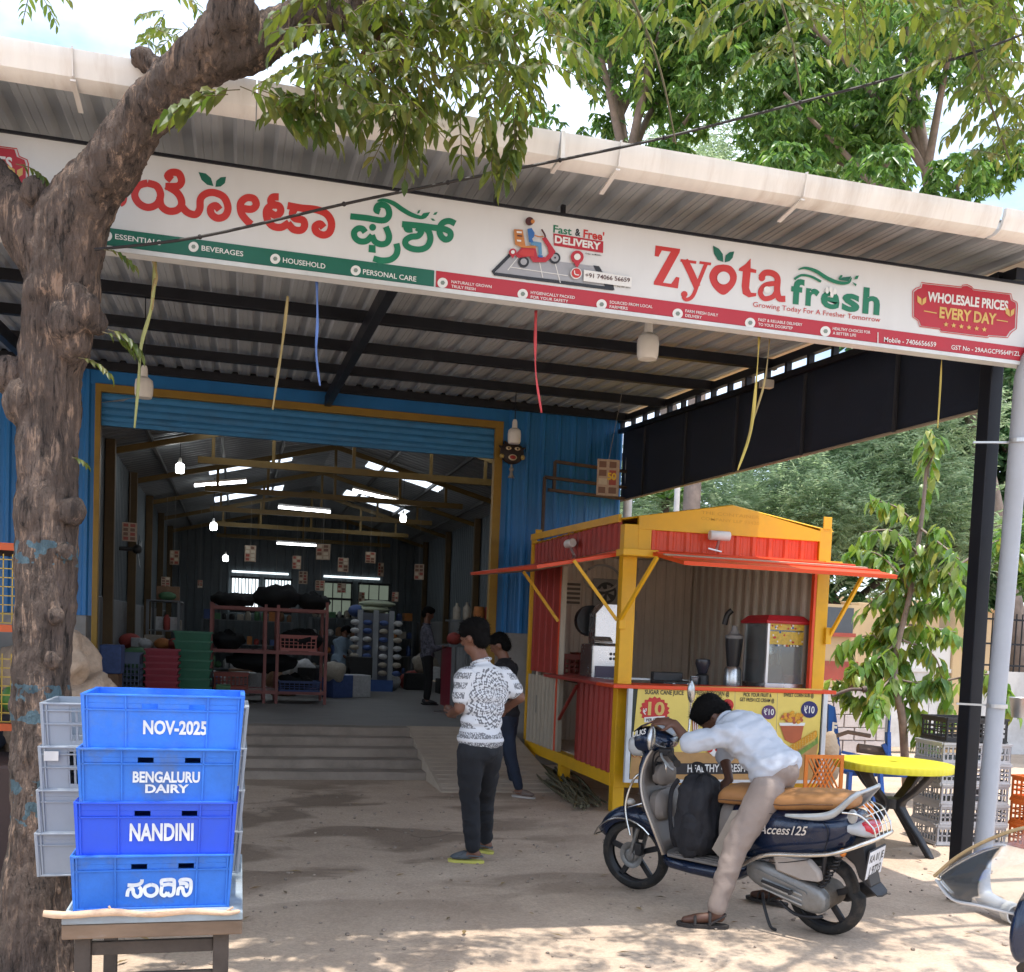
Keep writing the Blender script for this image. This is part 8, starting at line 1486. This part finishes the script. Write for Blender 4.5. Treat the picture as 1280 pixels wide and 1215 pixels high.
for x, y, Y, lb_, s in ((225, 584, 15.5, 'lit bulb nearest the shutter on the left', 1.0), (267, 657, 19.5, 'lit bulb halfway down the left side', 1.), (282, 697, 24.5, 'small lit bulb farthest down the left side', 1.), (504, 647, 18.5, 'lit bulb hanging on the right side', .9)):
    c = IP(x, y, Y); bulb(c, (c.x, c.y, roofz(c.x)-.06), lb_, s, 1)
# pink rack with black net rolls
T = thing('goods_rack', 'pinkish steel rack loaded with black net rolls in the hall', 'rack', (.4, 16.4, Z0)); rx0, rx1, ry0, ry1 = -.40, 1.28, 16.0, 16.9
for x in (rx0, .38, .56, rx1):
    for y in (ry0, ry1): mb = MB(); mb.box(x-.022, x+.022, y-.022, y+.022, Z0, 1.93 if x < 1 else 2.0); mb.build('post', PINK, T)
for z in (.62, 1.22, 1.86):
    for y in (ry0, ry1): mb = MB(); mb.box(rx0, rx1, y-.035, y+.035, z-.025, z+.025); mb.build('rail', PINK, T)
    mb = MB(); mb.box(rx0, rx1, ry0+.04, ry1-.04, z-.012, z+.012); mb.build('shelf', PINK, T)
for i, (x, z, w, h, lb_) in enumerate(((-.1, 1.90, .5, .16, 'flat black net roll at the left end of the rack top'), (.55, 1.90, .55, .30, 'large black bag heaped on the middle of the rack top'), (1.1, 1.90, .38, .22, 'black net roll at the right end of the rack top'), (-.15, 1.26, .38, .22, 'black bundle on the left middle shelf'), (.9, 1.26, .5, .28, 'black bundle on the right middle shelf'), (.35, .95, .85, .24, 'long black net roll sagging across the rack'), (.85, .66, .4, .2, 'black bundle on the right lower shelf'))):
    mb = MB(); mb.ball((x, 16.4, z+h*.5), (w*.62, .38, h*.62), 22, 14); o = mb.build('net_roll', NET, None, 80); tx = bpy.data.textures.new('n', 'CLOUDS'); tx.noise_scale = .16; dm = o.modifiers.new('d', 'DISPLACE'); dm.texture = tx; dm.strength = .22; tag(o, lb_, 'bundle', 'black net bundles on the rack')
slotted_crate('red_crate', (-.1, 16.25, .65), (.5, .4, .24), M('crate_dull_red', (.28, .07, .05), .6), 'dull red crate on the bottom shelf of the rack', None, nx=8); slotted_crate('pink_crate', (.85, 16.2, 1.25), (.55, .36, .24), M('crate_pink', (.40, .14, .12), .6), 'pinkish crate tilted on the right middle shelf', None, rz=.1, nx=8); slotted_crate('blue_low_crate', (.9, 16.15, .64), (.6, .4, .16), M('crate_navy', (.03, .05, .14), .6), 'low blue crate on the bottom right shelf', None, nx=8)
# stacked baskets at the left
BRD, BGN = M('basket_red', (.30, .03, .05), .5), M('basket_green', (.03, .16, .09), .5)
def basket(c, s, mat, lb_, g_, rz=0.):
    t = thing('basket', lb_, 'basket', c, g_, rz=rz); mb = MB(); w, d, h = s
    mb.loft([[Vector((sx*w*k/2, sy*d*k/2, z)) for sx, sy in ((-1, -1), (1, -1), (1, 1), (-1, 1))] for z, k in ((0, .82), (h, 1), (h, .95), (.01, .78))]); mb.build('basket_shell', mat, t, bevel=.004); mb = MB()
    for a, b_ in (((-1, -1), (1, -1)), ((1, -1), (1, 1)), ((1, 1), (-1, 1)), ((-1, 1), (-1, -1))): mb.bar((a[0]*w/2, a[1]*d/2, h-.01), (b_[0]*w/2, b_[1]*d/2, h-.01), .03, .025)
    mb.build('basket_rim', mat, t)
ords = ['lowest', 'second', 'third', 'fourth', 'fifth', 'sixth', 'seventh', 'topmost']
for i in range(8): basket((-.98, 14.6, Z0+.085*i), (.42, .34, .2), BRD, ords[i]+' red basket counted upward in the nested stack', 'red baskets nested in a stack by the rack')
for i in range(7): basket((-.62, 15.25, Z0+.13*i), (.5, .4, .26), BGN, ['lowest', 'second', 'third', 'fourth', 'fifth', 'sixth', 'topmost'][i]+' dark green basket counted upward behind the red stack', 'green baskets nested behind the red stack')
slotted_crate('wire_basket_cart', (-1.5, 14.4, Z0+.12), (.55, .45, .62), M('cart_bluegrey', (.10, .13, .20), .5, .3), 'blue-grey wire basket cart at the left of the hall', None, nx=11, nz=5, cat='basket cart')
# low shelves of goods along the left wall and the back
SHM = M('shelf_metal', (.16, .17, .18), .6, .2)
GCOL = [M('goods_%s' % n, c, .6, 0, .2, 20) for n, c in (('cream', (.35, .31, .25)), ('red', (.32, .05, .04)), ('blue', (.06, .10, .25)), ('green', (.07, .17, .08)), ('white', (.45, .45, .45)), ('brown', (.2, .11, .06)), ('orange', (.45, .16, .04)), ('black', (.02, .02, .02)))]
GCNT = {}
GN = ['cream', 'red', 'blue', 'green', 'white', 'brown', 'orange', 'black']
def shelf(name, c, w, d, h, n, label, rz, goods, seed, gs=(.14, .26), pl='shelf'):
    t = thing(name, label, 'shelf', c, None, rz=rz); rg = random.Random(seed)
    for sx in (-1, 1):
        for sy in (-1, 1): mb = MB(); mb.box(sx*(w/2-.02)-.02, sx*(w/2-.02)+.02, sy*(d/2-.02)-.02, sy*(d/2-.02)+.02, 0, h); mb.build('upright', SHM, t)
    Rz = Matrix.Rotation(rz, 3, 'Z')
    for k in range(n):
        z = .08+(h-.1)*k/(n-1) if n > 1 else h; mb = MB(); mb.box(-w/2, w/2, -d/2, d/2, z, z+.02); mb.build('board', SHM, t)
        if not goods: continue
        x = -w/2+.05
        while x < w/2-.12:
            gw = rg.uniform(*gs)*.8; gh = rg.uniform(*gs); gd = d*.7; i = rg.randrange(8); q = Vector(c)+Rz@Vector((x+gw/2, -d*.1, z+.02))
            mb = MB(); rr = rg.random()
            if rr < .5: mb.box(-gw/2, gw/2, -gd/2, gd/2, 0, gh)
            elif rr < .8: mb.lathe([(gw*.35, 0), (gw*.42, gh*.1), (gw*.42, gh*.75), (gw*.2, gh*.95), (gw*.18, gh)], (0, 0, 0), n=10)
            else: mb.ball((0, 0, gh*.45), (gw*.5, gd*.4, gh*.48), 10, 7)
            mb.xf(Matrix.Translation(q) @ Rz.to_4x4()); o = mb.build('goods_packet', GCOL[i], None, 50, bevel=.008 if rr < .5 else 0); kind = 'box' if rr < .5 else 'jar' if rr < .8 else 'bag'
            GCNT[(pl, k)] = GCNT.get((pl, k), 0)+1; tag(o, '%s %s, %s from left on the %s board, %s' % (GN[i], kind, ['first', 'second', 'third', 'fourth', 'fifth', 'sixth', 'seventh', 'eighth', 'ninth', 'tenth', 'eleventh', 'twelfth', 'thirteenth', 'fourteenth', 'fifteenth', 'sixteenth', 'seventeenth', 'eighteenth'][min(17, GCNT[(pl, k)]-1)], ['lowest', 'second', 'third', 'fourth', 'fifth'][k], pl), kind, 'goods on the '+pl); x += gw+rg.uniform(.01, .05)
    return t
shelf('wall_shelf', (-1.15, 17.6, Z0), 1.1, .5, 1.5, 4, 'long shelf of goods along the left wall of the hall', R(90), 1, 3, pl='left wall shelf')
shelf('back_shelf', (3.0, 26.6, Z0), 2.6, .5, 1.45, 4, 'low back shelf of goods under the greenish windows', 0, 1, 5, pl='back shelf'); shelf('back_shelf', (.2, 26.8, Z0), 2.2, .5, 1.3, 3, 'low back shelf of goods under the barred windows', 0, 1, 8, pl='shelf under barred windows')
# display stand
ds = P(465, 863, Z=Z0); T = thing('display_stand', 'grey upright display stand with blue base hung with packets', 'stand', (ds.x, ds.y, Z0))
mb = MB(); mb.box(ds.x-.36, ds.x+.36, ds.y-.3, ds.y+.3, Z0, Z0+.22); mb.build('stand_base', M('stand_blue', (.04, .10, .30), .5), T)
GP2 = M('stand_grey', (.28, .30, .32), .5)
for dx in (-.3, 0, .3): mb = MB(); mb.box(ds.x+dx-.05, ds.x+dx+.05, ds.y-.28, ds.y-.22, Z0+.22, 2.0); mb.build('stand_panel', GP2, T)
mb = MB(); mb.box(ds.x-.34, ds.x+.34, ds.y-.2, ds.y+.3, Z0+.22, 1.95); mb.build('stand_core', M('stand_core', (.12, .13, .16), .6), T)
rg = random.Random(4); 
for k in range(7):
    for ci, dx in enumerate((-.4, -.16, .15, .42)): mb = MB(); x = ds.x+dx; z = .8+.16*k; mb.ball((x, ds.y-.3, z), (.09, .05, .055), 10, 6); tag(mb.build('hanging_packet', GCOL[rg.choice([0, 2, 4, 2, 4])], None, 60), 'packet in the %s column and %s row from below on the display stand' % (['leftmost', 'second', 'third', 'rightmost'][ci], ['first', 'second', 'third', 'fourth', 'fifth', 'sixth', 'seventh'][k]), 'packet', 'packets hung on the display stand')
for i, (dx, dz, lb_) in enumerate(((-.05, 2.02, 'lower pale green rice bag on top of the display stand'), (.05, 2.13, 'upper pale green rice bag on top of the display stand'), (-.35, 1.98, 'blue bag leaning on top of the display stand'))):
    mb = MB(); mb.ball((ds.x+dx, ds.y, dz), (.36 if i < 2 else .16, .25, .07 if i < 2 else .12), 18, 10); tag(mb.build('rice_bag', M('bag_palegreen', (.38, .42, .30), .7) if i < 2 else GCOL[2], None, 70), lb_, 'bag')
for i, (x, y, sx, sz_, m_) in enumerate(((450, 858, .18, .5, 7), (408, 868, .34, .5, 7), (482, 858, .10, .42, 4))):
    c = P(x, y, Z=Z0); mb = MB(); mb.box(c.x-sx, c.x+sx, c.y-.2, c.y+.2, Z0, Z0+sz_); tag(mb.build('floor_box', GCOL[m_], None, bevel=.02), ['dark box standing left of the display stand', 'large black tub on the floor right of the pink rack', 'pale stacked tubs right of the display stand'][i], 'box')
# counter with bottles and red packets behind the man
cn = P(560, 880, Z=Z0); T = thing('counter', 'grey ribbed counter by the right wall of the hall', 'counter', (3.6, 16.2, Z0))
mb = MB(); corr(mb, (3.2, 15.9, Z0), (1, 0, 0), (0, 0, 1), (0, -1, 0), 1.2, .95); mb.build('counter_front', GALV, T, fix=False); mb = MB(); mb.box(3.15, 4.45, 15.88, 16.7, 1.40, 1.44); mb.build('counter_top', SHM, T); mb = MB(); mb.box(3.2, 3.24, 15.9, 16.7, Z0, 1.4); mb.build('counter_side', M('counter_red', (.32, .03, .05), .5), T)
mb = MB(); mb.box(3.2, 4.4, 16.0, 16.5, 1.80, 1.83); mb.build('upper_board', SHM, T)
for i, (x, z, r_, h, m_, lb_) in enumerate(((3.3, 1.83, .06, .26, 0, 'left pale bottle on the upper board over the counter'), (3.46, 1.83, .06, .28, 0, 'right pale bottle on the upper board over the counter'), (3.66, 1.83, .09, .22, 6, 'orange packet beside the bottles'), (3.84, 1.83, .09, .22, 1, 'red packet at the end of the upper board'))):
    mb = MB(); mb.lathe([(r_, 0), (r_, h*.7), (r_*.4, h*.85), (r_*.35, h)] if i < 2 else [(r_, 0), (r_*1.05, h*.6), (r_*.9, h)], (x, 16.1, z), n=12); tag(mb.build('bottle' if i < 2 else 'packet', GCOL[m_], None, 50), lb_, 'bottle' if i < 2 else 'packet')
for i in range(5): mb = MB(); mb.ball((3.25+.2*i, 15.98+.05*(i % 2), 1.53), (.12, .12, .10), 14, 9); tag(mb.build('vegetable_bag', GCOL[[1, 6, 1, 6, 7][i]], None, 60), ['first', 'second', 'third', 'fourth', 'fifth'][i]+' net bag of produce from the left on the counter', 'bag', 'bags of produce on the counter')
# wall fans
for i, (x, Y, z, s) in enumerate(((HL+.28, 16.2, 2.65, 1), (HR-.3, 15.8, 2.75, -1))):
    T = thing('wall_fan', ['wall fan with grey blades on the left wall of the hall', 'pale wall fan on the right wall of the hall'][i], 'fan', (x, Y, z), 'wall fans in the hall'); c = Vector((x, Y, z)); FM = [M('fan_black', (.03, .03, .03), .5), M('fan_pale', (.3, .32, .32), .4)][i]
    mb = MB(); mb.tube([c+Vector((-s*.25, 0, 0)), c], .03, 8); mb.ball(c, .07, 10, 8); mb.build('fan_motor', FM, T, 60)
    for k in range(3): a = 2.1*k+.4; d = Vector((.15, math.cos(a), math.sin(a))); mb = MB(); e = Vector((0, -math.sin(a), math.cos(a))); mb.prism([c+d*.06-e*.03, c+d*.24-e*.06, c+d*.26+e*.05, c+d*.06+e*.03], (.008, 0, 0)); mb.build('fan_blade', M('fan_pale', (.3, .32, .32), .4) if k != 1 else FM, T)
# cards hanging all over the hall
for i, (x, y, Y, w, h) in enumerate(((313, 692, 20, .2, .3), (371, 703, 21, .17, .26), (429, 706, 21, .22, .28), (379, 722, 22, .18, .26), (476, 712, 23, .14, .3), (524, 715, 18, .17, .27), (494, 746, 24, .16, .22), (162, 665, 15.6, .2, .26), (404, 690, 19, .26, .28), (463, 697, 19, .2, .2), (218, 697, 20, .17, .26), (207, 728, 20, .16, .2), (427, 735, 22, .18, .2), (400, 732, 21, .18, .2), (345, 738, 22, .18, .2), (250, 730, 22, .1, .16), (452, 748, 25, .16, .3))):
    c = IP(x, y, Y); card(c, w, h, ['cream', 'small', 'printed', 'brown', 'narrow', 'pale', 'faded', 'wide'][i % 8]+' offer card hanging in the hall, number %s along its roof line' % ['one', 'two', 'three', 'four', 'five', 'six', 'seven', 'eight', 'nine', 'ten', 'eleven', 'twelve', 'thirteen', 'fourteen', 'fifteen', 'sixteen', 'seventeen'][i], rnd.uniform(-.5, .5), i, 'offer card', 'offer cards hanging in the hall', string=(c.x, c.y, min(roofz(c.x)-.07, 3.9)))

# heaps of cartons and bags on a low bench by the left wall, and crates by the right wall
T = thing('goods_bench', 'low bench by the left wall of the hall heaped with cartons and bags', 'bench', (-1.2, 16.0, Z0))
mb = MB(); mb.box(-1.6, -.75, 15.9, 17.0, .95, 1.0); mb.build('bench_top', SHM, T)
for x in (-1.58, -.79): mb = MB(); mb.box(x, x+.04, 15.9, 15.94, Z0, .95); mb.build('leg', SHM, T)
rg = random.Random(11); pos_ = ['first', 'second', 'third', 'fourth', 'fifth', 'sixth', 'seventh', 'eighth', 'ninth', 'tenth', 'eleventh', 'twelfth', 'thirteenth', 'fourteenth', 'fifteenth', 'sixteenth']
for i in range(16):
    x = -1.55+.11*(i % 8)+rg.uniform(-.03, .03); z = 1.0+(.22 if i > 7 else 0); y = 16.1+rg.uniform(0, .3); s_ = rg.uniform(.09, .15); k = rg.randrange(8); mb = MB()
    if i % 2: mb.cbox((x, y, z+s_*.7), (s_*1.6, s_*1.4, s_*1.3), Matrix.Rotation(rg.uniform(-.5, .5), 3, 'Z'))
    else: mb.ball((x, y, z+s_*.6), (s_*1.1, s_*.9, s_*.75), 14, 10)
    tag(mb.build('carton' if i % 2 else 'goods_bag', GCOL[k], None, 60, bevel=.01 if i % 2 else 0), '%s %s, %s in the heap on the bench by the left wall' % (GN[k], 'carton' if i % 2 else 'bag', pos_[i]), 'carton' if i % 2 else 'bag', 'goods heaped on the bench')
for i in range(9):
    x, y, z = 4.2, 15.0+.5*(i//3)+.02*i, Z0+.3*(i % 3); slotted_crate('produce_crate', (x, y, z), (.5, .4, .28), [M('crate_dull_red', (.28, .07, .05), .6), GCOL[5], GCOL[3]][i % 3], '%s produce crate in the %s stack by the right wall' % (['lowest', 'middle', 'top'][i % 3], ['nearest', 'second', 'third'][i//3]), 'produce crates by the right wall', rz=1.57, nx=6)
for i, (x, y, w, h, k) in enumerate(((-.5, 15.6, .3, .5, 7), (-1.55, 13.6, .3, .5, 5), (-1.5, 13.6, .25, .35, 2), (-.2, 15.3, .2, .3, 3))):
    mb = MB(); z = Z0 if i != 2 else .95; mb.box(x-w/2, x+w/2, y-.2, y+.2, z, z+h); tag(mb.build('stock_box', GCOL[k], None, bevel=.015), ['black box beside the green basket stack', 'brown carton just inside the doorway on the left', 'blue box on top of the brown carton inside the doorway', 'small green box at the foot of the pink rack'][i], 'box')

rg = random.Random(31); spots_ = [('left of the pink rack', -1.4, -.5, 15.2, 16.6, Z0, 9), ('under the bench by the left wall', -1.6, -.8, 16.0, 16.8, Z0, 6), ('between the pink rack and the display stand', 1.5, 2.1, 17.5, 20, Z0, 8), ('right of the display stand', 2.9, 3.9, 19.5, 22, Z0, 9), ('behind the pink rack', -.3, 1.2, 17.6, 19.5, Z0, 9), ('on the floor by the left shelf', -1.0, -.3, 17.2, 19.2, Z0, 7)]
for place_, x0, x1, y0, y1, z0_, n_ in spots_:
    for i in range(n_):
        k = rg.choice([0, 2, 3, 5, 7, 7, 7, 4, 1]); s_ = rg.uniform(.14, .26); x, y = rg.uniform(x0, x1), rg.uniform(y0, y1); z = z0_+(s_*1.3*(i % 3 == 2)); mb = MB()
        if i % 2: mb.cbox((x, y, z+s_*.75), (s_*1.7, s_*1.5, s_*1.5), Matrix.Rotation(rg.uniform(-.6, .6), 3, 'Z'))
        else:
            mb.ball((x, y, z+s_*.8), (s_*1.05, s_*.9, s_*.85), 18, 12)
            for v in mb.v: v += (v-Vector((x, y, z+s_*.8)))*.35*noise.noise(v*6)
        tag(mb.build('carton' if i % 2 else 'stock_bag', GCOL[k], None, 60, bevel=.012 if i % 2 else 0), '%s %s, %s of the heap %s' % (GN[k], 'carton' if i % 2 else 'bag', pos_[i], place_), 'carton' if i % 2 else 'bag', 'stock heaped '+place_)
